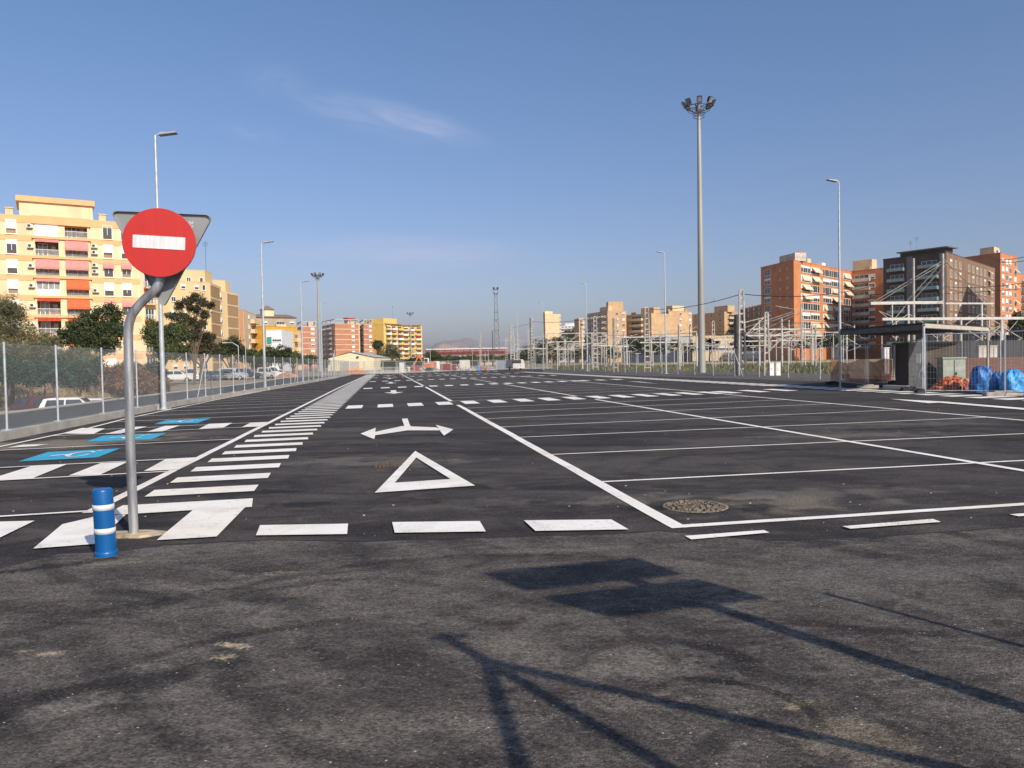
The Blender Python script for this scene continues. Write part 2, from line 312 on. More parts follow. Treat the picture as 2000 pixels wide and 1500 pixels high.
def empty(name, loc, label, cat, group=None):
    o = bpy.data.objects.new(name, None); COL.objects.link(o); o.empty_display_size = 0.3
    o.location = loc; o['_w'] = tuple(loc); return tag(o, label, cat, group)
def kids(o): return [c for c in bpy.data.objects if c.parent == o]
def copy_tree(o, loc=None, rot=None, label=None, parent=None, group=None, ch=None):
    c = o.copy(); COL.objects.link(c)
    if parent is not None: c.parent = parent
    if loc is not None: c.location = loc; c['_w'] = tuple(loc)
    if rot is not None: c.rotation_euler = (0, 0, rot)
    if label: c['label'] = label
    if group: c['group'] = group
    for k in kids(o): copy_tree(k, parent=c)
    return c
def struct(o): o['kind'] = 'structure'; return o
# ================================================================ GROUND
ORD = 'leftmost second third fourth fifth sixth seventh eighth ninth tenth eleventh twelfth thirteenth fourteenth fifteenth rightmost'.split()
def nth(k): return ORD[k] if k in (0, 15) else ORD[k] + ' from the left'
P = lambda x, y: G(x, y)
spots_lot = []
def sp(px, py, rx, ry, col, st, an=0.16):
    g = G(px, py); return (g.x, g.y, rx, ry, an, col, st)
SAND = (0.42, 0.33, 0.22); DUST = (0.155, 0.138, 0.118); DK = (0.020, 0.019, 0.020)
lot_spots = [sp(760, 905, 1.6, 0.8, DUST, 0.75), sp(640, 900, 1.5, 0.5, DUST, 0.6, 0.4), sp(1480, 985, 1.6, 0.75, (0.21, 0.175, 0.135), 0.7), sp(1230, 975, 1.0, 0.5, DUST, 0.7),
    sp(1560, 965, 2.2, 0.5, DUST, 0.6), sp(590, 985, 0.55, 0.32, DK, 0.95), sp(535, 960, 0.7, 0.25, DK, 0.9), sp(800, 868, 1.0, 0.25, DK, 0.9), sp(170, 862, 2.8, 1.0, (0.21, 0.18, 0.14), 0.95, 0.2), sp(60, 872, 2.2, 1.2, (0.22, 0.19, 0.15), 0.95), sp(330, 848, 1.4, 0.8, (0.17, 0.145, 0.115), 0.8),
    sp(1680, 850, 3.0, 0.6, DUST, 0.7, 0.0), sp(1800, 828, 3.2, 0.8, DUST, 0.5, 0.1), sp(1720, 838, 2.0, 0.35, DK, 0.8, 0.1), sp(1357, 990, 1.25, 0.62, DK, 0.95, 0), sp(170, 945, 0.9, 0.3, DK, 0.5), sp(300, 1025, 1.0, 0.3, DK, 0.7),
    sp(700, 840, 1.6, 1.2, DUST, 0.35), sp(900, 985, 1.5, 0.4, DUST, 0.35)]
def ar_(px, py, rx, ry, an, wd, col, st): g = G(px, py); return (g.x, g.y, rx, ry, an, wd, col, st)
asph_lot = asphalt('lot_asphalt', (0.044, 0.037, 0.0375), (0.108, 0.094, 0.083), (0.019, 0.017, 0.018), lot_spots, 0.8, 0.30, 2.0, 0.16, 110, 0.7, [ar_(620, 905, 2.2, 0.9, 0.25, 0.16, (0.10, 0.09, 0.08), 0.7), ar_(1650, 900, 3.0, 1.4, 0.1, 0.08, (0.02, 0.018, 0.02), 0.7), ar_(1250, 940, 2.0, 1.0, 2.9, 0.1, (0.10, 0.09, 0.08), 0.5), ar_(1000, 960, 1.6, 0.7, 0.4, 0.1, (0.02, 0.018, 0.02), 0.5), ar_(120, 985, 1.6, 0.6, 0.3, 0.12, (0.015, 0.014, 0.016), 0.8), ar_(1500, 1010, 2.0, 0.5, 0.1, 0.12, (0.10, 0.09, 0.08), 0.5)])
road_spots = [sp(455, 1262, 0.16, 0.06, SAND, 0.95, -0.4), sp(440, 1285, 0.10, 0.05, SAND, 0.9), sp(45, 1273, 0.06, 0.03, SAND, 0.95), sp(95, 1278, 0.12, 0.05, SAND, 0.8), sp(1560, 1378, 0.09, 0.09, (0.36, 0.28, 0.17), 0.95), sp(1660, 1440, 0.25, 0.4, (0.22, 0.18, 0.13), 0.6),
    sp(1240, 1370, 0.35, 0.12, (0.2, 0.17, 0.14), 0.6), sp(1250, 1300, 0.5, 0.35, (0.17, 0.15, 0.13), 0.8), sp(1450, 1310, 0.7, 0.1, DK, 0.55, -0.6), sp(500, 1150, 1.0, 0.15, DK, 0.7, 0.35), sp(350, 1320, 0.55, 0.16, DK, 0.7, 0.6), sp(80, 1110, 0.8, 0.13, DK, 0.9, 0.5), sp(220, 1100, 0.35, 0.12, (0.2, 0.18, 0.14), 0.8, 0.3),
    sp(560, 1120, 0.5, 0.1, (0.2, 0.17, 0.13), 0.6, 0.2), sp(1000, 1080, 2.0, 0.1, DUST, 0.5, 0.1), sp(1750, 1120, 1.6, 0.4, (0.14, 0.13, 0.12), 0.6, 0.1), sp(150, 1380, 0.3, 0.15, (0.19, 0.17, 0.15), 0.6, 0.6), sp(640, 1420, 0.5, 0.2, (0.15, 0.13, 0.11), 0.5, 0.2)]
def ar(px, py, rx, ry, an, wd, col, st): g = G(px, py); return (g.x, g.y, rx, ry, an, wd, col, st)
D1 = (0.020, 0.018, 0.019); L1 = (0.15, 0.132, 0.115)
road_arcs = [ar(1290, 1310, 0.42, 0.42, 0.0, 0.22, D1, 0.85), ar(1420, 1390, 0.38, 0.30, -0.5, 0.14, D1, 0.9), ar(820, 1130, 1.3, 0.5, 0.3, 0.16, D1, 0.7), ar(300, 1230, 0.8, 0.55, 0.5, 0.25, D1, 0.8), ar(520, 1300, 1.1, 0.5, 0.55, 0.14, D1, 0.7), ar(100, 1190, 0.7, 0.45, 2.4, 0.3, L1, 0.6),
    ar(640, 1180, 1.0, 0.6, 0.2, 0.14, L1, 0.6), ar(1150, 1250, 0.5, 0.35, 1.2, 0.3, L1, 0.55), ar(1300, 1180, 1.6, 0.9, -0.3, 0.1, L1, 0.5), ar(1750, 1180, 1.2, 0.5, 3.0, 0.14, D1, 0.7), ar(1900, 1080, 1.6, 0.4, 0.1, 0.2, L1, 0.5), ar(150, 1400, 0.45, 0.3, 0.9, 0.3, D1, 0.8), ar(320, 1450, 0.5, 0.28, 0.4, 0.25, L1, 0.5), ar(800, 1400, 0.7, 0.4, 2.8, 0.2, D1, 0.55), ar(1600, 1470, 0.6, 0.3, 0.6, 0.25, D1, 0.6), ar(60, 1330, 0.5, 0.6, 1.5, 0.2, D1, 0.6)]
asph_road = asphalt('road_asphalt', (0.066, 0.056, 0.0515), (0.165, 0.145, 0.126), (0.026, 0.023, 0.023), road_spots, 1.0, 0.8, 5.0, 0.45, 88, 0.75, road_arcs)
dirt = mat('bare_ground', (0.26, 0.20, 0.135), 0.95, 0, 0.3, 0.25, 0.5, 4, col2=(0.36, 0.28, 0.19))
def gh(x, y):
    """height of the land outside the paved areas"""
    s, t = toL(Vector((x, y, 0)))
    h = -0.35
    def ss(a, b, v): v = max(0, min(1, (v - a) / (b - a))); return v * v * (3 - 2 * v)
    px = 1000 + 1500 * x / max(y, 1)
    if y > 5 and s < -14:
        dip = ss(40, 50, y) * (1 - ss(66, 84, y)) * (1 - ss(190, 300, px))
        h = -0.5 - 1.6 * dip
        h += 0.45 * ss(66, 90, y) * (1 - ss(190, 330, px))
        h += 0.12 * math.sin(x * 0.7) * math.sin(y * 0.5)
    if t > 165: h += 0.6 * ss(165, 230, t)
    return h
xs = [-6000, -2000, -800, -300] + [-200 + 4 * i for i in range(0, 46)] + [-16, -10, 0, 10, 20, 30, 60, 120, 250, 500, 1500, 6000]
ys = [-300, -60, 0, 10, 20] + [24 + 3 * i for i in range(36)] + [140, 170, 200, 240, 300, 500, 900, 2000, 9900]
g = MB(); vs = [Vector((x, y, gh(x, y))) for y in ys for x in xs]; nx = len(xs)
g.add(vs, [(j * nx + i, j * nx + i + 1, (j + 1) * nx + i + 1, (j + 1) * nx + i) for j in range(len(ys) - 1) for i in range(nx - 1)], True)
struct(g.build('ground', dirt))
# parking lot sheet (old front road lies in front of it)
def kerb_s(t):
    pts = [(-20, -8.2), (32, -8.18), (37.5, -7.95), (50, -7.35), (76, -6.25), (95, -5.7), (123, -4.9)]
    for (a, b), (c, d) in zip(pts, pts[1:]):
        if t <= c: return b + (d - b) * (t - a) / (c - a)
    return pts[-1][1]
seam = [(-700, 1180), (-200, 1150), (0, 1112), (110, 1085), (250, 1078), (330, 1066), (520, 1058), (700, 1062), (960, 1052), (1200, 1046), (1290, 1041), (1500, 1058), (1750, 1050), (2000, 1033), (2400, 1020)]
lot = MB(); poly = [P(*q) for q in seam][::-1]
lw = [LT(kerb_s(t) - 0.02, t) for t in (12, 20, 32, 37.5, 50, 76, 95, 123)]
pl = [LT(-30, 3)] + [Vector((q.x, q.y, 0)) for q in [P(*q) for q in seam]] + [LT(40, 4), LT(40, 30), LT(30, 40), LT(30, 60), LT(31, 100), LT(33, 150), LT(14, 152), LT(3, 124)] + lw[::-1]
lot.quad(*[Vector((p.x, p.y, 0.0)) for p in pl]); struct(lot.build('parking_lot', asph_lot))
rd = MB(); front = [P(*q) for q in seam]
front = [Vector((q.x, q.y + 0.05 + 0.03 * math.sin(i * 2.1), 0.004)) for i, q in enumerate(front)]
rd.quad(Vector((-40, -30, .004)), Vector((40, -30, .004)), Vector((40, 4, .004)), *front[::-1], Vector((-40, 9, .004))); struct(rd.build('road', asph_road))
sm_ = MB(); sq = []
for i in range(len(front) - 1):
    for k in range(14): sq.append(front[i].lerp(front[i + 1], k / 14))
for i in range(len(sq) - 1):
    w0 = 0.012 + 0.02 * abs(math.sin(i * .37) * math.sin(i * .11)); a, b = sq[i], sq[i + 1]; sm_.quad(Vector((a.x, a.y - w0, .0055)), Vector((b.x, b.y - w0, .0055)), Vector((b.x, b.y + w0 * .6, .0055)), Vector((a.x, a.y + w0 * .6, .0055)))
for s_ in (-1.15, 0.9, 5.1, 10.6, -5.3):
    t_ = 9.0
    while t_ < 60: a, b = LT(s_ + .01 * math.sin(t_ * 3), t_, .002), LT(s_ + .01 * math.sin(t_ * 3 + 1.2), t_ + .4, .002); d = LT(.006, 0) * (.6 + .6 * rnd()); sm_.quad(a - d, a + d, b + d, b - d); t_ += .4
struct(sm_.build('asphalt_seams', mat('bitumen_seam', (.016, .015, .016), .8, 0, .2, 5)))
rs = MB(); edge = [(-200, 832), (0, 810.5), (247, 778.7), (326, 768.7), (449, 754.4), (495, 748.5), (560, 738)]
ept = [G(*q) for q in edge]
kp = [LT(kerb_s(t) - 0.25, t) for t in (-8, 10, 32, 50, 76, 95, 110)]
rs.quad(*[Vector((p.x, p.y, -0.01)) for p in kp + [LT(-9, 118)] + ept[::-1] + [LT(-22, -6)]]); struct(rs.build('side_street', asphalt('street_asphalt', (0.060, 0.060, 0.064), (0.10, 0.10, 0.10), (0.045, 0.045, 0.05), [], 0.6, 0.5, 11.0, 0.2, 110, 0.3)))
ek = MB()
for a, b in zip(ept, ept[1:]):
    d = (b - a).normalized(); n = Vector((-d.y, d.x, 0))
    ek.add([a + Vector((0, 0, .05)), b + Vector((0, 0, .05)), b + n * .3 + Vector((0, 0, .05)), a + n * .3 + Vector((0, 0, .05)), a, b, b + n * .3 + Vector((0, 0, -2.3)), a + n * .3 + Vector((0, 0, -2.3))], [(0, 1, 2, 3), (4, 5, 1, 0), (3, 2, 6, 7)])
struct(ek.build('kerb', concrete_lt))
# plinth of the left fence
plm = MB()
tt = [-6, 4, 12, 20, 29.6]
def plinth(t0, t1, z=0.2, w=0.24):
    n = max(1, int((t1 - t0) / 3))
    for i in range(n):
        a = t0 + (t1 - t0) * i / n; b = t0 + (t1 - t0) * (i + 1) / n - 0.012
        p = [LT(kerb_s(a), a), LT(kerb_s(b), b), LT(kerb_s(b) - w, b), LT(kerb_s(a) - w, a)]
        plm.prism([(q.x, q.y) for q in p], -0.3, z)
plinth(-6, 29.55); plinth(30.1, 50.4); plinth(50.9, 74); plinth(74.4, 118)
struct(plm.build('plinth', concrete))
# ================================================================ PAINTED MARKINGS
ZM = 0.008
mk = MB(); ZC = [ZM]
def zz(): ZC[0] += 0.00003; return ZC[0]
def pp(*pts):
    z = zz(); mk.quad(*[Vector((q.x, q.y, z)) for q in [G(*p) for p in pts]])
def kf(s, t):
    k = 0.003 + 0.005 * max(0, min(1, (t - 12) / 8)); return t * (1 + k * (s - 2.5))
def ls(s0, t0, s1, t1, w, jit=0.006):               # line strip in lot coordinates (wavy edges)
    L = math.hypot(s1 - s0, t1 - t0); n = max(1, int(L / 0.8)); d = ((s1 - s0) / L, (t1 - t0) / L); nn = (-d[1], d[0])
    A = []; B = []; zc = zz()
    for i in range(n + 1):
        f = i / n; j = ru(-jit, jit)
        x = s0 + (s1 - s0) * f + nn[0] * j; y = t0 + (t1 - t0) * f + nn[1] * j
        A.append(LT(x + nn[0] * w / 2, y + nn[1] * w / 2, zc)); B.append(LT(x - nn[0] * w / 2, y - nn[1] * w / 2, zc))
    for i in range(n): mk.quad(A[i], B[i], B[i + 1], A[i + 1])
def par(s0, s1, t0, t1, sk=0.0, warp=True):        # block, its far edge shifted by sk
    f = kf if warp else (lambda s, t: t)
    z = zz(); mk.quad(LT(s0, f(s0, t0), z), LT(s1, f(s1, t0), z), LT(s1 + sk, f(s1, t1), z), LT(s0 + sk, f(s0, t1), z))
XW = [27.7, 49.8, 70.0, 90.0, 108.0]               # cross rows
# long edge lines of the middle lane
segs = [(6.42, 27.3)] + [(a + 2.4, b - 0.3) for a, b in zip(XW, XW[1:])] + [(110.0, 122)]
for a, b in segs:
    ls(2.53, a, 2.53 - 0.0045 * max(0, b - 50) , b, 0.15)
ls(-3.10, 8.62, -3.08, 50, 0.13); ls(-3.08, 50, -2.6, 120, 0.14)
for a, b in segs: ls(7.92, kf(7.92, a), 7.92, kf(7.92, b), 0.13); ls(13.8, kf(13.8, max(a, 6.4)), 13.75, kf(13.8, b), 0.13)
ls(2.46, 6.47, 24, 7.2, 0.11)
# bay division lines
LN = [9.1, 12.0, 14.95, 17.5, 20.2, 22.7, 25.25]
for a in XW[:-1]:
    b = XW[XW.index(a) + 1]; n = 7
    LN += [a + 2.4 + (b - a - 2.7) * (i) / n for i in range(0, n + 1)]
for t in LN:
    ls(2.6, kf(2.6, t), 13.8, kf(13.8, t), 0.075)
# cross rows of blocks
for k, t in enumerate(XW):
    nb = 14
    for i in range(-1, nb):
        s = -0.3 + i * 1.08 if i < 3 else 2.85 + (i - 3) * 1.07
        par(s, s + 0.55, t, t + 2.1 * (1 - 0.08 * k), 0.0)
    for i in range(3):
        s = 14.3 + i * 1.45; par(s, s + 0.62, t, t + 2.0)
# left walkway
t = 9.78
while t < 119:
    ls(-2.82, t * 0.995 + 0.02, -1.6 + 0.2 * max(0, (t - 60) / 60), t * 1.004, 0.50, 0.0); t += 1.07
# right walkway
t = 15.2; i = 0
while t < 112:
    mk.quad(LT(19.35, t, ZM), LT(20.95, t + 0.1, ZM), LT(20.95, t + 0.84, ZM), LT(19.35, t + 0.74, ZM)); t += 1.22
t = 112
# left bays
def kl(s, t): return t * (1 + 0.010 * (s + 3.1))
for t, s0 in [(8.69, -9.5), (11.75, -9.0), (13.4, -8.3), (16.6, -7.6), (19.9, -7.55), (21.4, -7.6)] + [(24.5 + 2.62 * i, -7.7) for i in range(10)]:
    ls(s0, kl(s0, t), -3.12, t, 0.075)
for i in range(8):
    t = 54 + i * 6; ls(-6.9 + i * 0.15, kl(-6.9, t), -3.0, t, 0.07)
ls(-7.62, 14.6, -7.55, 20.0, 0.10); ls(-7.45, 20.1, -7.75, 24.5, 0.10); ls(-7.75, 24.5, -7.75, 38, 0.10); ls(-7.75, 38, -7.4, 50, 0.1); ls(-7.4, 50, -6.4, 75, 0.1); ls(-6.4, 75, -5.6, 95, 0.1)
# hatched gores between the accessible bays
pp((-32, 941.5), (63, 936.5), (131, 908.5), (62, 912)); pp((-190, 955), (-90, 946), (-10, 916), (-80, 921)); pp((134, 931), (196, 929), (250, 904), (196, 906.5)); pp((281, 922), (350, 919), (385, 895), (325, 898))
pp((120, 848), (182, 849), (205, 838), (160, 837)); pp((205, 849), (236, 848), (288, 834), (258, 835)); pp((286, 845), (318, 843.5), (352, 832), (322, 833)); pp((388, 839), (437, 836), (454, 827), (408, 829)); pp((471, 836), (508, 833.5), (524, 825.5), (489, 827))
pp((15, 876), (68, 873), (95, 869), (45, 870))
# near blocks
pp((65, 1075), (185, 1066), (246, 1008), (185, 1012), (122, 1027)); pp((240, 1006), (300, 1002), (350, 1001), (228, 1008.5))
pp((306, 1058.5), (423, 1051.5), (479, 993.5), (377, 999)); pp((-60, 1034), (-30, 1068), (68, 1020), (0, 1022))
pp((200, 1010), (222, 1008), (492, 993), (494, 976), (240, 990))
pp((500, 1049), (678, 1046.5), (680, 1026), (508, 1029)); pp((771, 1044), (949, 1041.5), (937, 1021), (766, 1023)); pp((1046, 1040.5), (1228, 1037.5), (1194, 1018), (1023, 1019.5))
# give-way triangle
to = [(732, 965), (811, 882.5), (928, 951)]; ti = [(771, 945.5), (813, 895.5), (880, 938)]
for i in range(3):
    j = (i + 1) % 3; pp(to[i], to[j], ti[j], ti[i])
# branching arrow
pp((785, 819), (796, 818.5), (801.5, 834), (790, 834.5)); pp((785, 833.5), (803, 833), (796, 842), (733, 851.5), (733, 845))
pp((801, 834), (852, 836), (866, 842), (796, 842)); pp((704, 848.5), (734, 836.5), (733, 845), (733, 851.5), (731, 859.5)); pp((851, 831), (885.5, 840), (867, 852.5), (861, 845), (857, 838))
# small arrows further on
def down_arrow(t, sc=1.0):
    ls(0.42, t + 0.52, 0.42, t + 3.4, 0.30 * sc); mk.quad(LT(0.42, t - 1.6, ZM), LT(0.95, t + 0.5, ZM), LT(-0.1, t + 0.5, ZM))
for t in (41, 62, 82, 100): down_arrow(t)
# right lane arrows and dashes
pp((1738, 780), (1814, 788.5), (1857, 786), (1818, 784)); pp((1822, 786.5), (1840, 785), (2060, 803), (2060, 806.5))
pp((1225, 745.5), (1250, 747), (1286, 750), (1250, 746)); 
pp((1338, 1050.5), (1350, 1057.5), (1503, 1044), (1492, 1039)); pp((1645, 1031.5), (1661, 1036.5), (1838, 1023), (1822, 1017)); pp((1972, 1008), (1990, 1012), (2120, 1002), (2110, 998))
struct(mk.build('lane_markings', white_paint))
# accessible bays: blue panels with the wheelchair pictogram
bl = MB(); wc = MB(); wz = [0.0]
def bluebay(c):
    q = [G(*p) for p in c]; bl.quad(*[Vector((a.x, a.y, ZM)) for a in q])
    A, B, D = q[0], q[1], q[3]            # near-left, far-left, near-right
    e1 = D - A; e2 = B - A
    def f(u, v): p = A + e1 * u + e2 * v; return Vector((p.x, p.y, ZM + 0.004))
    def st(pts, w=0.035):
        for a, b in zip(pts, pts[1:]):
            wz[0] += 0.0002; up = Vector((0, 0, wz[0])); a = f(*a) + up; b = f(*b) + up; d = (b - a).normalized(); n = Vector((-d.y, d.x, 0)) * w; wc.quad(a - n, b - n, b + n, a + n)
    st([(0.62 + 0.15 * math.cos(a * 0.3927 + .5), 0.50 + 0.30 * math.sin(a * 0.3927 + .5)) for a in range(15)], 0.03)
    st([(0.25, 0.42), (0.36, 0.50), (0.47, 0.48), (0.50, 0.34)], 0.05); st([(0.76, 0.80), (0.83, 0.78)], 0.04)
for c in [((36, 902), (94, 883.5), (235, 876.5), (190, 894)), ((168, 863.5), (201, 851.5), (325, 846.5), (295, 859)), ((301, 829), (324, 821.5), (412, 817.5), (386, 826.5))]: bluebay(c)
struct(bl.build('blue_bay_marking', blue_paint)); struct(wc.build('wheelchair_marking', white_paint))
# ================================================================ NEAR OBJECTS
gal = galv
b0 = G(262, 1045)
sg = empty('road_sign', b0, 'bent pole with a red no entry disc and the grey back of a triangle sign', 'road sign')
DZ = b0.y
def W2(px, py, dd=0): return V(px, py, DZ + dd)
cl = [(261.5, 1045), (258, 960), (254, 850), (252, 740), (250.5, 650), (252, 632), (258, 614), (268, 600), (282, 585), (296, 572), (307, 560), (313, 548), (316, 535), (316, 500), (315, 430)]
m_ = MB(); m_.tube([Vector((b0.x, b0.y, -0.05))] + [W2(*c) for c in cl[1:]], 0.040, 18); m_.build('pole', gal, sg)
pc = MB(); cx, cy = 262, 1048
pp_ = [Vector((b0.x + 0.27 * math.cos(a) * (1 + .15 * math.sin(3 * a)), b0.y + 0.13 * math.sin(a) * (1 + .1 * math.sin(5 * a + 1)) - 0.01)) .to_3d() for a in [i * math.pi / 8 for i in range(16)]]
pc.prism([(p.x, p.y) for p in pp_], -0.02, 0.022); pc.build('concrete_footing', mat('mortar_patch', (0.45, 0.36, 0.24), 0.95, 0, 0.35, 9, 0.8, 30), sg)
# disc
def sign_frame(px, py, dy, yaw, roll):
    c = W2(px, py, dy); n = Vector((math.sin(yaw), -math.cos(yaw), 0)); e = Vector((math.cos(yaw), math.sin(yaw), 0)); u = Vector((0, 0, 1))
    e2 = e * math.cos(roll) - u * math.sin(roll); u2 = e * math.sin(roll) + u * math.cos(roll); return c, e2, u2, n
yaw = math.radians(14)
c, e, u, n = sign_frame(311.5, 474, -0.075, yaw, math.radians(2.4))
RD = 0.302
d_ = MB(); N = 72
def disc(mb, c, e, u, n, r, y0, y1, smooth=False):
    A = [c + (e * math.cos(2 * math.pi * k / N) + u * math.sin(2 * math.pi * k / N)) * r for k in range(N)]
    mb.add([a + n * y1 for a in A], [tuple(range(N))]); mb.add([a + n * y0 for a in A], [tuple(range(N))[::-1]])
    mb.add([a + n * y0 for a in A] + [a + n * y1 for a in A], [(k, (k + 1) % N, N + (k + 1) % N, N + k) for k in range(N)], True)
disc(d_, c, e, u, n, RD, -0.012, 0.012); dd = d_.build('no_entry_disc', red_sign, sg)
rim = MB(); rim.tube([c - n * 0.012 + (e * math.cos(2 * math.pi * k / 48) + u * math.sin(2 * math.pi * k / 48)) * (RD - 0.002) for k in range(49)], 0.006, 6); rim.build('rim', grey_back, dd)
wb = MB(); w, h = 0.214, 0.056
wb.box(c + n * 0.0145, (2 * w, 0.005, 2 * h), e, u); wb.build('white_bar', dirty_white, dd)
# triangle behind
c, e, u, n = sign_frame(316, 474, 0.085, math.radians(6), math.radians(2.2))
def V3(px, py):   # on the triangle's plane
    d = ray(px, py); o = Vector((0, 0, H)); k = (c - o).dot(n) / d.dot(n); return o + d * k
cor = [(216, 412), (418, 420.5), (320, 604)]
def rounded(cs, r=0.045):
    out = []
    P3 = [V3(*q) for q in cs]
    for i in range(3):
        a, b, c2 = P3[i - 1], P3[i], P3[(i + 1) % 3]; d1 = (a - b).normalized(); d2 = (c2 - b).normalized()
        t0 = b + d1 * r * 1.7; t1 = b + d2 * r * 1.7
        for f in range(7):
            f /= 6; out.append(t0 * (1 - f) ** 2 + b * 2 * f * (1 - f) + t1 * f * f)
    return out
o_ = rounded(cor); k = len(o_)
tr = MB(); tr.add([a for a in o_] + [a - n * 0.004 for a in o_], [tuple(range(k)), tuple(range(k, 2 * k))[::-1]]); 
fl = [a + n * 0.028 for a in o_]
tr.add(o_ + fl, [(i, (i + 1) % k, k + (i + 1) % k, k + i) for i in range(k)])
cen = sum(o_, Vector()) / k; inn = [cen + (a - cen) * 0.985 for a in o_]; inf = [a + n * 0.028 for a in inn]
tr.add(inf + inn, [(i, (i + 1) % k, k + (i + 1) % k, k + i) for i in range(k)]); tr.add(fl + inf, [(i, k + i, k + (i + 1) % k, (i + 1) % k) for i in range(k)])
tt_ = tr.build('give_way_plate', grey_back, sg); tt_['label'] = 'grey back of an inverted triangular plate with a folded rim'
ft = MB(); ft.add([a - n * 0.006 for a in o_], [tuple(range(k))[::-1]]); ft.build('white_face', white_sh, tt_)
br = MB()
for py in (440, 500):
    br = MB(); q = W2(316, py, 0.0); br.tube([q + Vector((0, 0, -.02)), q + Vector((0, 0, .02))], 0.052, 14); br.box(q + Vector((0, 0.05, 0)), (0.24, 0.03, 0.05)); br.box(q + Vector((0, -.04, 0)), (0.12, 0.04, 0.04)); br.build('bracket', galv_pale, sg)
bo = MB()
for dx in (0.03, -0.03): bo.tube([V3(372, 437) + e * dx + n * 0.001, V3(372, 437) + e * dx + n * 0.006], 0.008, 8)
st = MB(); q = V3(373, 437); st.add([q + e * a + u * b2 + n * 0.002 for a, b2 in ((-.02, -.03), (.02, -.03), (.02, .03), (-.02, .03))], [(0, 1, 2, 3)]); st.build('inspection_sticker', mat('pale_sticker', (0.4, 0.42, 0.44), 0.6, 0, 0.5, 60), tt_)
# bollard
bb = G(208, 1085)
bo_ = empty('bollard', bb, 'blue plastic bollard with two white reflective bands at the foot of the no entry sign', 'bollard')
R0 = 0.078; HB = 0.545
prof = [(0.0, R0 + .016), (0.012, R0 + .018), (0.035, R0 + .016), (0.042, R0 + .002), (0.045, R0)]
def lathe(mb, base, pr, seg=36, tilt=Vector((0, 0, 0))):
    ring = [[base + tilt * z + Vector((r * math.cos(2 * math.pi * k / seg), r * math.sin(2 * math.pi * k / seg), z)) for k in range(seg)] for z, r in pr]
    mb.add([v for rr in ring for v in rr], [(i * seg + k, i * seg + (k + 1) % seg, (i + 1) * seg + (k + 1) % seg, (i + 1) * seg + k) for i in range(len(pr) - 1) for k in range(seg)], True)
    mb.add(ring[-1], [tuple(range(seg))]); mb.add(ring[0], [tuple(range(seg))[::-1]])
tl = Vector((-0.028, 0, 0))
x = MB(); lathe(x, bb, [(0.0, R0), (0.045, R0), (HB * .56, R0 - .001), (HB - .02, R0 - .003), (HB - .006, R0 - .006), (HB, R0 - .016), (HB - .004, R0 - .03)], 40, tl); x.build('body', blue_plastic, bo_)
x = MB(); lathe(x, bb, [(0.0, R0 + .008), (0.028, R0 + .009), (0.038, R0 + .007), (0.044, R0 + .001)], 40, tl); x.build('base_ring', blue_plastic, bo_)
for z0 in (0.185, 0.375):
    x = MB(); lathe(x, bb, [(z0 - .001, R0 - .004), (z0, R0 + .0022), (z0 + .044, R0 + .0016), (z0 + .045, R0 - .004)], 40, tl); x.build('reflective_band', refl_white, bo_)
# manhole
mh = G(1357, 989, 0)
mo = MB(); seg = 40
lathe(mo, Vector((mh.x, mh.y, -0.03)), [(0, 0.33), (0.036, 0.33), (0.037, 0.30), (0.033, 0.295)], seg)
for r in (0.06, 0.13, 0.2, 0.265):
    for k in range(int(r * 90)):
        a = 2 * math.pi * k / int(r * 90); p = Vector((mh.x + r * math.cos(a), mh.y + r * math.sin(a), 0.006)); mo.box(p, (0.05, 0.028, 0.022), (-math.sin(a) + ru(-.3, .3), math.cos(a), 0))
tag(mo.build('manhole_cover', mat('dusty_cast_iron', (0.33, 0.26, 0.18), 0.85, 0, 0, 32, 0.6, 60, col2=(0.045, 0.038, 0.032))), 'round dusty cast iron manhole cover set in the asphalt of the first bay', 'manhole cover')
# drain grid beside the triangle
dg = MB(); a = G(735, 912); 
for i in range(9):
    for j in range(4): dg.box((a.x + i * 0.055, a.y + j * 0.3 + i * .004, 0.006), (0.03, 0.22, 0.006), (1, 0.16, 0))
dgm = mat('rust_brown_grate', (0.13, 0.09, 0.06), 0.9, 0, 0.4, 8)
tag(dg.build('drain_grate', dgm), 'small brown drain grate sunk in the lane left of the painted triangle', 'drain')
# pebbles
pb = MB()
for i in range(420):
    px = ru(-50, 2050); py = 1030 + 470 * rnd() ** 0.8; q = G(px, py); r = ru(0.002, 0.005)
    pb.box((q.x, q.y, r * .5), (r * 2, r * 1.5, r), (math.cos(i), math.sin(i), 0))
for i in range(90):
    px = ru(0, 2000); py = ru(800, 1030); q = G(px, py); r = ru(0.004, 0.012)
    pb.box((q.x, q.y, r * .3), (r * 2, r * 1.5, r * .7), (math.cos(i), math.sin(i), 0))
tag(pb.build('loose_gravel', mat('pale_grit', (0.42, 0.36, 0.28), 0.9, 0, 0.3, 3)), 'scattered pale grit on the asphalt', 'gravel', kind='stuff')
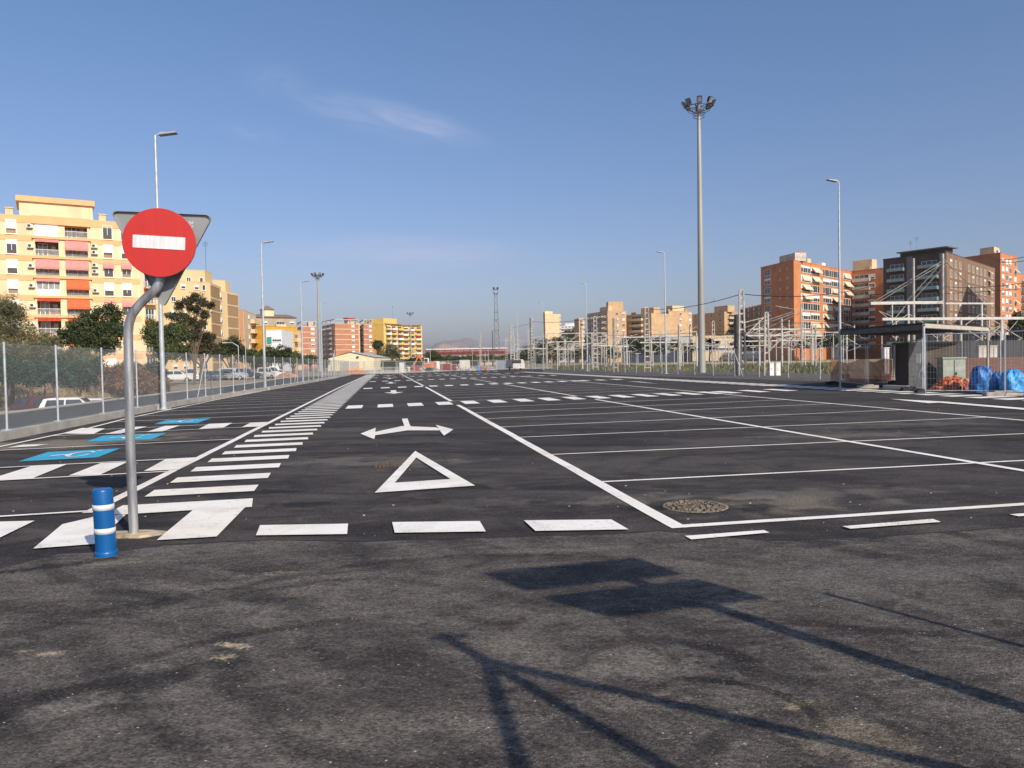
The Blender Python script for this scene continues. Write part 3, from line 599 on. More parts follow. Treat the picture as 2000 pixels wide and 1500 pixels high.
# ================================================================ UNSEEN POSTS BESIDE THE CAMERA (they cast the shadows)
def cast(px, py, o, nrm):
    g = G(px, py); k = (Vector(o) - g).dot(nrm) / S.dot(nrm); return g + S * k
tip = G(1215, 1128); post_dir = SH
hp = 3.35; pbse = tip - SH * (hp / math.tan(SUN_EL))
hd = (G(1240, 1090) - G(940, 1120)).normalized(); nr = Vector((hd.y, -hd.x, 0))
ip = empty('information_sign', pbse, 'post with two stacked rectangular panels standing beside the camera', 'sign')
x = MB(); x.tube([pbse, pbse + Vector((0, 0, hp))], 0.058, 14); x.build('post', galv, ip)
for cs in [((940, 1120), (1240, 1089), (1330, 1121), (1025, 1153)), ((1050, 1166), (1360, 1131), (1493, 1168), (1190, 1205))]:
    q = [cast(a, b, pbse + nr * 0.07, nr) for a, b in cs]
    x = MB(); x.add(q + [a + nr * 0.025 for a in q], [(0, 1, 2, 3), (7, 6, 5, 4), (0, 4, 5, 1), (1, 5, 6, 2), (2, 6, 7, 3), (3, 7, 4, 0)]); x.build('panel', white_sh, ip)
tipb = G(862, 1241); hb = 3.0; pb2 = tipb - SH * (hb / math.tan(SUN_EL))
fp = empty('braced_fence_post', pb2, 'galvanised fence end post with two raking braces beside the camera', 'fence post')
x = MB(); x.tube([pb2, pb2 + Vector((0, 0, hb))], 0.036, 12); x.build('post', galv, fp)
att = G(945, 1292); ha = (att - Vector((pb2.x, pb2.y, 0))).length * math.tan(SUN_EL); at3 = Vector((pb2.x, pb2.y, ha))
for (qx, qy, lam) in ((1850, 1500, 4.2), (1012, 1500, 4.1)):
    d = (G(qx, qy) - att).normalized(); foot = att + d * lam; x = MB(); x.tube([at3, Vector((foot.x, foot.y, 0))], 0.034, 10); x.build('brace', galv, fp)
x = MB(); hdv = (G(905, 1236) - G(845, 1243)).normalized(); x.bar(pb2 + Vector((0, 0, hb - .03)) - hdv * .09, pb2 + Vector((0, 0, hb - .03)) + hdv * .12, 0.03); x.build('cap', galv, fp)
t3 = G(1610, 1160); p3 = t3 - SH * (2.0 / math.tan(SUN_EL))
x = MB(); x.tube([p3, p3 + Vector((0, 0, 2.0))], 0.022, 10); tag(x.build('fence_post', galv, origin=p3), 'slim galvanised fence post standing alone beside the camera', 'fence post')
# ================================================================ LEFT CHAIN-LINK FENCE
def chain_mesh(mb, pts, z0, z1, pitch, r, z0s=None):
    """diagonal wires both ways over a polyline of ground points"""
    acc = [0]
    for a, b in zip(pts, pts[1:]): acc.append(acc[-1] + (b - a).length)
    L = acc[-1]; h = z1 - z0
    def at(d):
        d = max(0, min(L, d))
        for i in range(len(pts) - 1):
            if d <= acc[i + 1] or i == len(pts) - 2:
                f = (d - acc[i]) / (acc[i + 1] - acc[i]); return pts[i].lerp(pts[i + 1], f)
    n = int((L + h) / pitch)
    for k in range(n):
        d0 = k * pitch - h
        for sgn in (1, -1):
            a0, z_a, a1, z_b = d0, z0, d0 + h, z1
            if a0 < 0: z_a += -a0; a0 = 0
            if a1 > L: z_b -= (a1 - L); a1 = L
            if a1 - a0 < 0.02: continue
            if sgn < 0: za, zb = z1 - (z_a - z0), z1 - (z_b - z0)
            else: za, zb = z_a, z_b
            p = at(a0); q = at(a1); mb.wire((p.x, p.y, za), (q.x, q.y, zb), r)
wirem = mat('galvanised_wire', (0.33, 0.35, 0.36), 0.5, 0.3, 0)
fe = empty('chain_link_fence', LT(kerb_s(20) - 0.12, 20, 0.2), 'long chain link fence on the concrete kerb along the left side of the parking lot', 'fence')
ftop = 2.12
mm = MB(); mm2 = MB()
cs = [LT(kerb_s(t) - 0.12, t) for t in [8 + 2 * i for i in range(17)]]
chain_mesh(mm, cs, 0.2, ftop, 0.075, 0.0017); 
cs2 = [LT(kerb_s(t) - 0.12, t) for t in [40 + 4 * i for i in range(20)]]
chain_mesh(mm2, cs2, 0.2, ftop, 0.13, 0.0015)
for c_ in (cs, cs2):
    for a, b in zip(c_, c_[1:]):
        for z in (ftop, 1.1, 0.24): mm.wire((a.x, a.y, z), (b.x, b.y, z), 0.003)
mm.build('wire_mesh', wirem, fe); mm2.build('wire_mesh', wirem, fe)
pxs = [-75, 8, 107, 197, 263, 318, 361, 397, 426, 452, 473, 493]
ts = []
for px in pxs:                                       # where the fence line crosses that column
    best = min([8 + 0.1 * i for i in range(700)], key=lambda t: abs((lambda p: 1000 + 1500 * p.x / p.y)(LT(kerb_s(t) - .12, t)) - (px + (4 if px > 0 else 0))))
    ts.append(best)
while ts[-1] < 116: ts.append(ts[-1] + 3.2)
for i, t in enumerate(ts):
    p = LT(kerb_s(t) - 0.12, t, 0.0); x = MB(); x.tube([p + Vector((0, 0, 0.15)), p + Vector((0, 0, ftop + .02))], 0.026, 10); x.tube([p + Vector((0, 0, ftop + .02)), p + Vector((0, 0, ftop + .04))], 0.03, 8)
    x.box(p + Vector((0, 0, 0.215)), (0.16, 0.14, 0.03)); x.build('post', galv_pale, fe)
for t in (ts[7], ts[16], ts[24]):
    p = LT(kerb_s(t) - 0.12, t, 1.85)
    for s_ in (-1, 1):
        q = LT(kerb_s(t + s_ * 1.3) - 0.12, t + s_ * 1.3, 0.22); x = MB(); x.tube([p, q], 0.02, 8); x.build('brace', galv if s_ > 0 else galv_pale, fe)
# ================================================================ STREET LAMPS
def lamp(pb_, ptop, side, label, rb=0.095, Dk=None):
    base = G(*pb_); D = Dk or base.y
    if Dk: base = V(pb_[0], pb_[1], Dk); base.z = 0
    h = H + (hz(ptop[0]) - ptop[1]) / FP * D
    o = empty('street_lamp', base, label, 'street lamp', 'LED street lamps along both sides of the lot')
    B = Vector((base.x, base.y, 0))
    x = MB(); x.tube([B, B + Vector((0, 0, .9)), B + Vector((0, 0, h))], [rb, rb * .96, rb * .42], 20); x.build('pole', galv_pale, o)
    x = MB(); x.box(B + Vector((0, 0, 0.012)), (0.42, 0.42, 0.024), LT(1, 0)); x.tube([B + Vector((0, 0, .02)), B + Vector((0, 0, .07))], rb * 1.25, 12)
    for a in (-1, 1):
        for b in (-1, 1): x.tube([B + Vector((.16 * a, .16 * b, .02)), B + Vector((.16 * a, .16 * b, .07))], .018, 6)
    x.build('base_plate', galv_pale, o)
    dv = LT(side, 0).normalized(); T = B + Vector((0, 0, h))
    x = MB(); x.tube([T + Vector((0, 0, -.05)), T + Vector((0, 0, 0.0)), T + dv * 0.16 + Vector((0, 0, .05))], 0.035, 8); x.build('arm', galv_pale, o)
    x = MB(); n_ = Vector((-dv.y, dv.x, 0)); c = T + dv * 0.45 + Vector((0, 0, 0.075)); upv = (Vector((0, 0, 1)) - dv * 0.16).normalized()
    ax = (dv + Vector((0, 0, .16))).normalized()
    x.box(c, (0.62, 0.30, 0.055), ax, upv); x.box(c + upv * .045 - ax * .16, (0.2, 0.22, 0.045), ax, upv); x.build('lamp_head', mat('grey_luminaire', (0.36, 0.37, 0.39), 0.5, 0.2, .05), o)
    x = MB(); x.box(c - upv * .032 + ax * .08, (0.36, 0.22, 0.012), ax, upv); x.build('lens', glass_lt, o)
    return o
lamp((320, 800), (308, 269), 1, 'nearest street lamp on the left, rising behind the no entry sign')
lamp((518, 762), (513, 476), 1, 'second street lamp along the left fence')
lamp((592, 742), (588, 552), 1, 'third street lamp on the left, in front of the left brick tower', Dk=74)
lamp((630, 736), (627, 593), 1, 'thin street lamp on the left just right of the floodlight mast', Dk=104)
lamp((1641, 742), (1638, 358), -1, 'tall street lamp on the right in front of the orange brick block')
lamp((1301, 730), (1295, 495), -1, 'second street lamp on the right, left of the big floodlight mast')
lamp((1147.5, 724.5), (1145, 555), -1, 'street lamp in front of the tan block on the right side', Dk=108)
lamp((1062, 723), (1058, 592), -1, 'farthest street lamp of the right row beside the pale tower block', Dk=142)
lamp((1012, 721), (1007, 614), -1, 'very distant thin street lamp right of the lattice lighting tower', Dk=176)
# ================================================================ FLOODLIGHT MASTS
def flood(pb_, ptop, label, rb, D=None, near=True, n=8):
    base = G(*pb_) if D is None else V(pb_[0], pb_[1], D); D = base.y; B = Vector((base.x, base.y, 0)); h = H + (hz(ptop[0]) - ptop[1]) / FP * D
    o = empty('floodlight_mast', B, label, 'floodlight mast', 'floodlight masts')
    x = MB(); x.tube([B, B + Vector((0, 0, .4)), B + Vector((0, 0, h))], [rb, rb * .98, rb * .42], 24); x.build('pole', mast_steel, o)
    R = 1.3
    x = MB(); z1 = h - 0.1; z0 = h - 0.75
    def ring(z, r, w): x.tube([B + Vector((r * math.cos(a * math.pi / 12), r * math.sin(a * math.pi / 12), z)) for a in range(25)], w, 6)
    ring(z1, R, 0.045); ring(z0, 0.6, 0.035); ring(h - .4, R * .85, .03); ring(z0 - .35, 0.55, .03)
    for k in range(6):
        a = k * math.pi / 3; v = Vector((math.cos(a), math.sin(a), 0)); x.bar(B + Vector((0, 0, z0 - .1)), B + v * R + Vector((0, 0, z1)), .05); x.bar(B + v * .1 + Vector((0, 0, z1)), B + v * R + Vector((0, 0, z1)), .05)
    x.tube([B + Vector((0, 0, z0 - .1)), B + Vector((0, 0, h + .25))], .16, 10)
    x.build('crown', steel_dark, o)
    for k in range(n):
        a = (k + 0.5) * 2 * math.pi / n + .2; v = Vector((math.cos(a), math.sin(a), 0)); c = B + v * (R + .22) + Vector((0, 0, z1 + .36)); nn = (v * .88 + Vector((0, 0, -.48))).normalized(); ex = Vector((-v.y, v.x, 0)); up = ex.cross(nn) * 1.0
        if up.z < 0: up = -up
        x = MB(); x.add([], []); ey = up.cross(ex)
        x.box(c, (0.52, 0.20, 0.62), ex, up); x.box(c - nn * .17, (0.30, 0.16, 0.36), ex, up); x.bar(c - up * .32, B + v * R + Vector((0, 0, z1)), .06)
        x.bar(c - up * .3 + ex * .2, c - up * .42 + ex * .2, .04); fo = x.build('floodlight', black_pl, o)
        if near: x = MB(); x.box(c + nn * .104, (0.42, 0.012, 0.50), ex, up); x.build('lens', glass_lt, fo)
    return o
flood((1371, 728), (1362, 213), 'tall grey floodlight mast with eight lamps on the right side of the lot', 0.40)
flood((625, 722), (617, 539), 'floodlight mast in the distance between the two brick towers', 0.42, 196)
flood((803.5, 716), (797, 613), 'farthest floodlight mast beside the balconied yellow block', 0.45, 360, n=6)
# lattice lighting tower
D = 235; B = V(971, 718, D); B.z = 0; hh = H + (707 - 563) / FP * D
tw = empty('lattice_lighting_tower', B, 'slim lattice lighting tower with a square lamp platform in the distance', 'tower')
x = MB(); wtop, wb_ = 0.36, 0.95
cn = [(-1, -1), (1, -1), (1, 1), (-1, 1)]
def lp(i, f): w_ = wb_ + (wtop - wb_) * min(1, f * 1.1); return B + Vector((cn[i][0] * w_, cn[i][1] * w_, f * hh))
NS = 12
for i in range(4):
    x.bar(lp(i, 0), lp(i, 0.95), 0.11)
    for k in range(NS):
        f0, f1 = k / NS * .93, (k + 1) / NS * .93; j = (i + 1) % 4
        x.bar(lp(i, f0), lp(j, f1) if k % 2 else lp(j, f1), 0.06)
        if k % 3 == 0: x.bar(lp(i, f0), lp(j, f0), 0.12)
x.build('lattice', steel_dark, tw)
x = MB(); 
for f in (0.93, 0.6, .985): x.box(B + Vector((0, 0, hh * f)), (1.4, 1.4, .12))
for a, b in cn: x.bar(B + Vector((a * .65, b * .65, hh * .93)), B + Vector((a * .65, b * .65, hh * .985)), .09)
x.build('platform', steel_dark, tw)
for a, b in cn: x = MB(); x.box(B + Vector((a * .6, b * .6, hh * 1.0)), (0.55, .4, .5)); x.build('floodlight', black_pl, tw)
# ================================================================ BUILDINGS
def CT(px, py, zt): g = G(px, py, zt); return Vector((g.x, g.y, 0))
class Facade:
    def __init__(s, A, B):
        s.A = Vector((A.x, A.y, 0)); s.B = Vector((B.x, B.y, 0)); s.e = (s.B - s.A).normalized(); s.L = (s.B - s.A).length
        s.n = Vector((s.e.y, -s.e.x, 0)); s.rot = math.atan2(s.e.y, s.e.x)
    def hit(s, px, py):
        d = ray(px, py); o = Vector((0, 0, H)); k = (s.A - o).dot(s.n) / d.dot(s.n); p = o + d * k
        return (p - s.A).dot(s.e), p.z
    def pt(s, u, z, out=0): return s.A + s.e * u + s.n * out + Vector((0, 0, z))
MESH = {}
def local_mesh(key, fn, mats):
    if key not in MESH:
        x = MB(); fn(x); me = bpy.data.meshes.new(key); me.from_pydata([tuple(v) for v in x.v], [], x.f)
        for q in mats: me.materials.append(q)
        me.polygons.foreach_set('material_index', x.mi); me.update(); MESH[key] = me
    return MESH[key]
def put(name, me, parent, loc, rot, label=None):
    o = bpy.data.objects.new(name, me); COL.objects.link(o); o.parent = parent; o.location = Vector(loc) - Vector(parent['_w']); o.rotation_euler = (0, 0, rot)
    o['_w'] = tuple(loc)
    if label: o['label'] = label
    return o
def win(F, par_, u, z, w, h, style, name='window', label=None):
    """z = sill height, u = centre along the facade; local x along wall, -y outwards"""
    w = round(w, 1); h = round(h, 1)
    def fn(x):
        t = 0.09
        x.k = 0
        for a in (-1, 1): x.box((a * (w / 2 - t / 2), -.05, h / 2), (t, .14, h))
        x.box((0, -.05, t / 2), (w - 2 * t, .14, t)); x.box((0, -.05, h - t / 2), (w - 2 * t, .14, t)); x.box((0, -.09, -.04), (w + .16, .22, .07))
        if w > 0.9 and 'g' in style: x.box((0, -.03, h / 2), (.07, .08, h - 2 * t))
        if w > 2.2 and 'g' in style:
            for a in (-1, 1): x.box((a * w / 4, -.028, h / 2), (.05 if w < 5 else .3, .07, h - 2 * t))
        x.k = 1; gh0 = 0; 
        x.box((0, -.012, h / 2), (w - 2 * t, .02, h - 2 * t))
        if 's' in style:                              # roller shutter down to a fraction
            f = float(style.split('s')[1]); x.k = 2; x.box((0, -.045, h - t - (h - 2 * t) * f / 2), (w - 2 * t - .01, .04, (h - 2 * t) * f - .01))
            n = 5
            for i in range(n): x.box((0, -.068, h - t - (h - 2 * t) * f * (i + .5) / n), (w - 2 * t - .01, .008, (h - 2 * t) * f / n * .75))
        if 'd' in style: x.k = 3; x.box((0, -.10, h * .16), (w - .2, .05, h * .27))
    me = local_mesh('window_%s_%.1f_%.1f' % (style, w, h), fn, [frame_w, glass, white_sh, mat('brown_parapet_panel', (0.10, 0.06, 0.04), .7)])
    return put(name, me, par_, F.pt(u, z, 0.0), F.rot, label)
AW = {'pink': mat('faded_pink_awning', (0.62, 0.25, 0.22), .8, 0, .08, 2), 'orange': mat('orange_awning', (0.70, 0.13, 0.04), .8, 0, .1, 2), 'cream': mat('cream_awning', (0.72, 0.60, 0.42), .8, 0, .1, 2), 'red': mat('red_awning', (0.5, .06, .03), .8), 'green': mat('green_awning', (0.03, .30, .22), .8)}
def awning(F, par_, u, z, w, h, out, colr, label=None):
    w = round(w, 1); h = round(h, 1); out = round(out, 1)
    def fn(x):
        n = max(3, int(w / .6))
        for i in range(n):
            a = -w / 2 + w * i / n; b = -w / 2 + w * (i + 1) / n
            x.add([(a, -.02, 0), (b, -.02, 0), (b, -out, -h), (a, -out, -h), (a, .0, 0.03), (b, .0, .03), (b, -out, -h + .03), (a, -out, -h + .03)], [(0, 3, 2, 1), (4, 5, 6, 7)])
            x.quad((a, -out, -h), (a, -out, -h - .22 + .02 * (i % 2)), (b, -out, -h - .22 + .02 * (i % 2)), (b, -out, -h))
        x.box((0, -.05, .04), (w, .1, .1)); x.box((0, -out, -h), (w, .04, .04))
    me = local_mesh('awning_%s_%.1f_%.1f_%.1f' % (colr, w, h, out), fn, [AW[colr]])
    return put('awning', me, par_, F.pt(u, z, 0.02), F.rot, label)
def acunit(F, par_, u, z):
    def fn(x):
        x.k = 0; x.box((0, -.22, .3), (.85, .32, .6)); x.k = 1
        x.tube([(-.12, -.385, .3), (-.12, -.39, .3)], .22, 12); x.k = 2; x.box((0, -.2, -.06), (.9, .3, .12))
    me = local_mesh('ac_unit', fn, [mat('ac_cream', (0.66, 0.62, 0.52), .6), black_pl, steel_dark]); return put('air_conditioner', me, par_, F.pt(u, z, .02), F.rot)
def balcony(F, par_, u, z, w, dep, style='bars', colr=None, closed=False):
    """projecting slab with a parapet or bars and a dark doorway behind it"""
    w = round(w, 1); dep = round(dep, 1); slab = colr or concrete_lt
    def f1(x):
        x.box((0, -dep / 2, -.11), (w, dep, .22))
        if style == 'solid':
            x.box((0, -dep + .06, .5), (w, .12, 1.0)); 
            for a in (-1, 1): x.box((a * (w / 2 - .06), -dep / 2, .5), (.12, dep - .12, 1.0))
    me = local_mesh('balcony_%s_%s_%.1f_%.1f' % (style, slab.name, w, dep), f1, [slab]); o = put('balcony', me, par_, F.pt(u, z, 0), F.rot)
    if style != 'solid':
        def f2(x):
            if style == 'glass':
                x.box((0, -dep + .03, .5), (w, .04, .95)); [x.box((a * (w / 2 - .02), -dep / 2, .5), (.04, dep, .95)) for a in (-1, 1)]
            else:
                x.box((0, -dep + .05, 1.0), (w, .06, .06)); x.box((0, -dep + .05, .1), (w, .05, .05)); n = int(w / .16)
                for i in range(n + 1): x.box((-w / 2 + w * i / n, -dep + .05, .55), (.03, .03, .9))
                for a in (-1, 1):
                    x.box((a * (w / 2 - .02), -dep / 2, 1.0), (.05, dep, .06))
                    for i in range(4): x.box((a * (w / 2 - .02), -dep * (i + .5) / 4, .5), (.03, .03, .9))
        mt = mat('green_tinted_glass', (.22, .32, .30), .2, 0, .1) if style == 'glass' else rail_white
        me = local_mesh('railing_%s_%.1f_%.1f' % (style, w, dep), f2, [mt]); r = put('railing', me, o, F.pt(u, z, 0), 0); r.location = (0, 0, 0); r.rotation_euler = (0, 0, 0)
    def f3(x):
        x.k = 0; x.box((0, -.02, 1.15), (w * .8, .03, 2.1)); x.k = 1
        for a in (-.4, -.13, .14, .4): x.box((a * w, -.045, 1.15), (.08, .05, 2.1))
        x.box((0, -.045, 2.2), (w * .8, .05, .08))
    me = local_mesh('balcony_door_%.1f' % w, f3, [glass, frame_w]); put('glazed_door', me, par_, F.pt(u, z, 0), F.rot)
    return o
def building(label, pts, zt, wallm, name='apartment_building', cat='apartment building', zb=-1.0, back=None, parapet=None, group=None, depth=14):
    """pts: roof-line pixels left->right of the visible faces; returns empty and facades"""
    Q = [CT(px, py, zt) for px, py in pts]
    o = empty(name, Vector((Q[0].x, Q[0].y, 0)), label, cat, group)
    if len(Q) == 2:
        e_ = (Q[1] - Q[0]).normalized(); n_ = Vector((-e_.y, e_.x, 0)) * depth; poly = Q + [Q[1] + n_, Q[0] + n_]
    elif len(Q) == 3: poly = Q + [Q[0] + Q[2] - Q[1]]
    else: poly = Q + [Q[0] + (Q[-1] - Q[-2])]
    x = MB(); x.prism([(q.x, q.y) for q in poly], zb, zt - .02); wl_ = x.build('wall', wallm, o)
    pm = parapet or wallm
    x = MB(); cx_ = sum(q.x for q in poly) / len(poly); cy_ = sum(q.y for q in poly) / len(poly)
    outp = [(q.x + (q.x - cx_) * .012, q.y + (q.y - cy_) * .012) for q in poly]; x.prism(outp, zt - .02, zt + .0 + .12); x.build('roof', pm, o)
    return o, [Facade(a, b) for a, b in zip(Q, Q[1:])], poly
def band(o, fs, zs, hgt, out, m_):
    x = MB()
    for F in fs:
        for z in zs: x.box(F.pt(F.L / 2, z, out / 2), (F.L + 2 * out - .02, out, hgt), F.e)
    return x.build('floor_band', m_, o)
def roofbox(o, poly, f0, f1, g0, g1, z0, z1, mt, name='roof_house', over=0):
    """box in building coordinates (f along first edge, g along depth)"""
    A = Vector((poly[0][0], poly[0][1], 0)) if not isinstance(poly[0], Vector) else poly[0]; Bv = poly[1]; Dv = poly[-1]
    e = (Bv - A); d = (Dv - A); q = [A + e * a + d * b for a, b in ((f0, g0), (f1, g0), (f1, g1), (f0, g1))]
    x = MB(); x.prism([(v.x, v.y) for v in q], z0 + .1, z1)
    if over:
        c = sum(q, Vector()) / 4; q2 = [c + (v - c) * (1 + over) for v in q]; x.prism([(v.x, v.y) for v in q2], z1, z1 + .5)
    return x.build(name, mt, o)
def antenna(o, F, u, z, h=4, out=-2):
    p = F.pt(u, z, out); x = MB(); x.wire(p, p + Vector((0, 0, h)), .05)
    for k in range(4): x.wire(p + Vector((-.6, 0, h - .3 * k - .2)), p + Vector((.6, 0, h - .3 * k - .2)), .03)
    return x.build('antenna', steel_dark, o)
def chimneys(o, F, us, z, mt, out=-3):
    for u in us:
        x = MB(); p = F.pt(u, z, out); x.box(p + Vector((0, 0, .6)), (1.0, .7, 1.2), F.e); x.box(p + Vector((0, 0, 1.35)), (1.2, .9, .16), F.e); x.build('chimney', mt, o)
yel = mat('pale_yellow_render', (0.75, 0.595, 0.375), .9, 0, .13, .5, streak=True)
yelband = mat('ochre_band', (0.73, 0.43, 0.205), .9, 0, .06, .5)
tan = mat('tan_render', (0.66, 0.48, 0.26), .9, 0, .08, .25, streak=True)
tanp = mat('brown_panel', (0.36, 0.23, 0.11), .9, 0, .1, 2.5, streak=True)
cream = mat('cream_render', (0.66, 0.50, 0.30), .9, 0, .08, .4)
# ---- the big yellow block on the left
Z = 25.0
A = CT(0, 418, Z); Bc = CT(229, 434, Z); e_ = (Bc - A).normalized(); A0 = A - e_ * 11; B0 = A + e_ * ((CT(229, 434, Z) - A).length * 1.20)
FA = Facade(A0, B0); uR = FA.hit(274, 560)[0]; B0 = FA.pt(uR, 0); FA = Facade(A0, B0)
yb = empty('apartment_building', A0, 'big pale yellow apartment block with orange floor bands and pink awnings on the left', 'apartment building')
u1 = FA.hit(63, 440)[0]; u2 = FA.hit(174, 440)[0]; nb_ = -FA.n
FL = [22.0 - 3.0 * k for k in range(8)]              # slab levels
def pris(x, ua, ub, o0, o1, z0, z1): x.prism([(q.x, q.y) for q in (FA.pt(ua, 0, o0), FA.pt(ub, 0, o0), FA.pt(ub, 0, o1), FA.pt(ua, 0, o1))], z0, z1)
x = MB(); pris(x, 0, u1, 0, -12, -1, Z); pris(x, u2, FA.L, 0, -12, -1, Z); pris(x, u1 + .01, u2 - .01, -1.6, -12, -1, Z - .05); x.build('wall', yel, yb)
x = MB(); x2_ = MB()
for k, z in enumerate(FL + [Z]):
    hh_ = 0.85 if k < 8 else 1.1
    zc = z - .35 if k < 8 else Z - .5
    x.box(FA.pt(u1 / 2 - .05, zc, .03), (u1 - .1, .07, hh_), FA.e); x2_.box(FA.pt((u2 + FA.L) / 2 + .05, zc, .03), (FA.L - u2 - .1, .07, hh_), FA.e)
x.build('floor_band', yelband, yb); x2_.build('floor_band', yelband, yb)
x = MB()
for k, z in enumerate(FL): pris(x, u1 - .15, u2 + .15, .55, -1.58, z - .35, z + .02)
pris(x, u1 - .15, u2 + .15, .55, -1.58, Z - 1.15, Z + .1); x.build('balcony_slab', yelband, yb)
um = (u1 + u2) / 2
x = MB()
for ua in (u1, um - .45, u2 - .3):
    wd = .3 if ua != um - .45 else .9
    pris(x, ua, ua + wd, .25, -1.58, -1, Z - 1.1)
x.build('pier', yel, yb)
kinds = {0: ('shut', 'rail'), 1: ('rail', 'awp'), 2: ('awp', 'awp'), 3: ('glz', 'awo'), 4: ('rail', 'awO'), 5: ('rail', 'rail'), 6: ('rail', 'awo'), 7: ('glz', 'glz')}
for k in range(8):
    zf = FL[k]
    for side in (0, 1):
        ua, ub = (u1 + .3, um - .45) if side == 0 else (um + .45, u2 - .3); uc = (ua + ub) / 2; w = ub - ua; kd = kinds[k][side]
        # inner wall with a door, behind the loggia
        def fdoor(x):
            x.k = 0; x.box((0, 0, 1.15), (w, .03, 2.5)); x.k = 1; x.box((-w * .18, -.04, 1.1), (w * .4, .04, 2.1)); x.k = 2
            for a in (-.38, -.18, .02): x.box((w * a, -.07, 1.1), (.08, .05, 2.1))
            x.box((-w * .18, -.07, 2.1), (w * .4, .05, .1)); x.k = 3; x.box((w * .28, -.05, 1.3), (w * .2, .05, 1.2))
        me = local_mesh('loggia_wall_%d' % side, fdoor, [loggia_shade, glass, frame_w, glass_lt]); put('loggia_wall', me, yb, FA.pt(uc, zf, -1.5), FA.rot)
        if kd == 'shut':
            x = MB(); x.box(FA.pt(uc, zf + 1.05, .30), (w, .08, 2.0), FA.e); x.build('white_screen', white_sh, yb)
        elif kd == 'glz':
            def fg(x):
                x.k = 0
                for a in range(5): x.box((-w / 2 + w * a / 4, 0, 1.2), (.09, .1, 2.35))
                for zz in (.03, .95, 2.35): x.box((0, 0, zz), (w, .11, .09))
                x.k = 1; x.box((0, .02, 1.2), (w, .02, 2.3)); x.k = 2; x.box((0, -.01, .5), (w, .03, .85))
            me = local_mesh('glazing_%d' % side, fg, [frame_w, glass_lt, white_sh]); put('glazed_enclosure', me, yb, FA.pt(uc, zf, .3), FA.rot)
        if kd in ('rail', 'awp', 'awo', 'awO'):
            def fr(x):
                x.box((0, 0, 1.0), (w, .06, .06)); x.box((0, 0, .12), (w, .05, .05)); n = int(w / .15)
                for i in range(n + 1): x.box((-w / 2 + w * i / n, 0, .55), (.03, .03, .9))
            me = local_mesh('railing_big_%d' % side, fr, [rail_white]); put('railing', me, yb, FA.pt(uc, zf, .42), FA.rot)
        if kd[:2] == 'aw':
            awning(FA, yb, uc, zf + 2.6, w + .1, 1.35, .9, {'p': 'pink', 'o': 'orange', 'O': 'orange'}[kd[2]], None).location += FA.n * .3
        elif k in (1, 3, 4, 5): awning(FA, yb, uc, zf + 2.62, w + .1, .3, .5, 'pink' if k < 4 else 'red').location += FA.n * .3
    # plain windows in three columns
    for px, st in ((21, ['s0.65', 'gs0.3', 's0.6', 's0.65', 's0.7', 's0.6', 'gs0.4', 's0.6'][k]), (209, ['g', 's0.6', 'gs0.3', 's0.6', 'gs0.2', 's0.5', 'g', 's0.7'][k]), (244, ['gs0.3', 's0.6', 'gs0.3', 'gs0.5', 'g', 's0.4', 's0.7', 'g'][k]), (-40, 's0.6')):
        uu = FA.hit(px, 440)[0]; win(FA, yb, uu, zf + .15, 1.4, 2.2, st + 'd' if 'd' not in st and 's' not in st else st)
        if px > 200 and k in (2, 4): awning(FA, yb, uu, zf + 2.4, 1.5, .7, .6, 'pink')
        x0 = MB(); x0.box(FA.pt(uu, zf + .42, .09), (1.2, .05, .62), FA.e); x0.build('window_apron', MATS['brown_parapet_panel'] if (k + px) % 3 else tanp, yb)
    if k < 6: acunit(FA, yb, FA.hit(58, 440)[0], zf + 1.2)
    if 0 < k < 5: acunit(FA, yb, u2 + .6, zf + .7); acunit(FA, yb, u2 + .6, zf + 1.7) if k < 3 else None
# roof house
ra, rb_ = FA.hit(37, 404)[0], FA.hit(181, 404)[0]
x = MB(); pris(x, ra, rb_, -.6, -8, Z, Z + 2.3); x.build('roof_house', yel, yb)
x = MB(); pris(x, ra - .4, rb_ + .3, -.2, -8.4, Z + 2.28, Z + 3.1); x.build('roof', yelband, yb)
chimneys(yb, FA, [FA.hit(17, 412)[0], FA.hit(201, 424)[0]], Z, cream, -2)
# wing with balconies right of it
wg, fw, pw = building('lower cream wing with stacked corner balconies, right of the big yellow block', [(262, 527), (304, 530)], 19.5, yel)
for k in range(6):
    z = 16.4 - 3 * k; balcony(fw[0], wg, fw[0].L * .65, z, fw[0].L * .5, 1.2, 'bars', yelband)
    if k in (1, 3): awning(fw[0], wg, fw[0].L * .7, z + 2.5, 2.2, .8, 1.0, 'orange')
    if k == 4: awning(fw[0], wg, fw[0].L * .7, z + 2.5, 2.2, .8, 1.0, 'cream')
# ---- tan complex
tb, ft1, pt1 = building('tan apartment block with brown panelled side behind the tall pine', [(303, 545), (410, 553), (431, 561.5)], 21, tan)
F0, F1 = ft1
for k in range(7):
    z = 18.4 - 3 * k
    for px in (338, 358, 384): win(F0, tb, F0.hit(px, 570)[0], z + .9, 1.1, 1.1, 'g' if (k + px) % 2 else 's0.5')
    win(F0, tb, F0.hit(398, 570)[0], z + .8, .8, 1.3, 'g')
def panels(o, F, u0, u1, n, zt):
    for k in range(n):
        x = MB(); x.box(F.pt((u0 + u1) / 2, zt - 1.75 - 3 * k, .04), (u1 - u0, .08, 2.45), F.e); x.build('brown_panel', tanp, o)
    x = MB()
    for k in range(n): x.box(F.pt((u0 + u1) / 2, zt - .28 - 3 * k, .07), (u1 - u0 + .3, .14, .38), F.e)
    x.build('floor_band', cream, o)
panels(tb, F1, F1.L * .05, F1.L * .85, 7, 21)
for k in range(7): win(F1, tb, F1.L * .94, 18.6 - 3 * k, .6, 1.1, 'g')
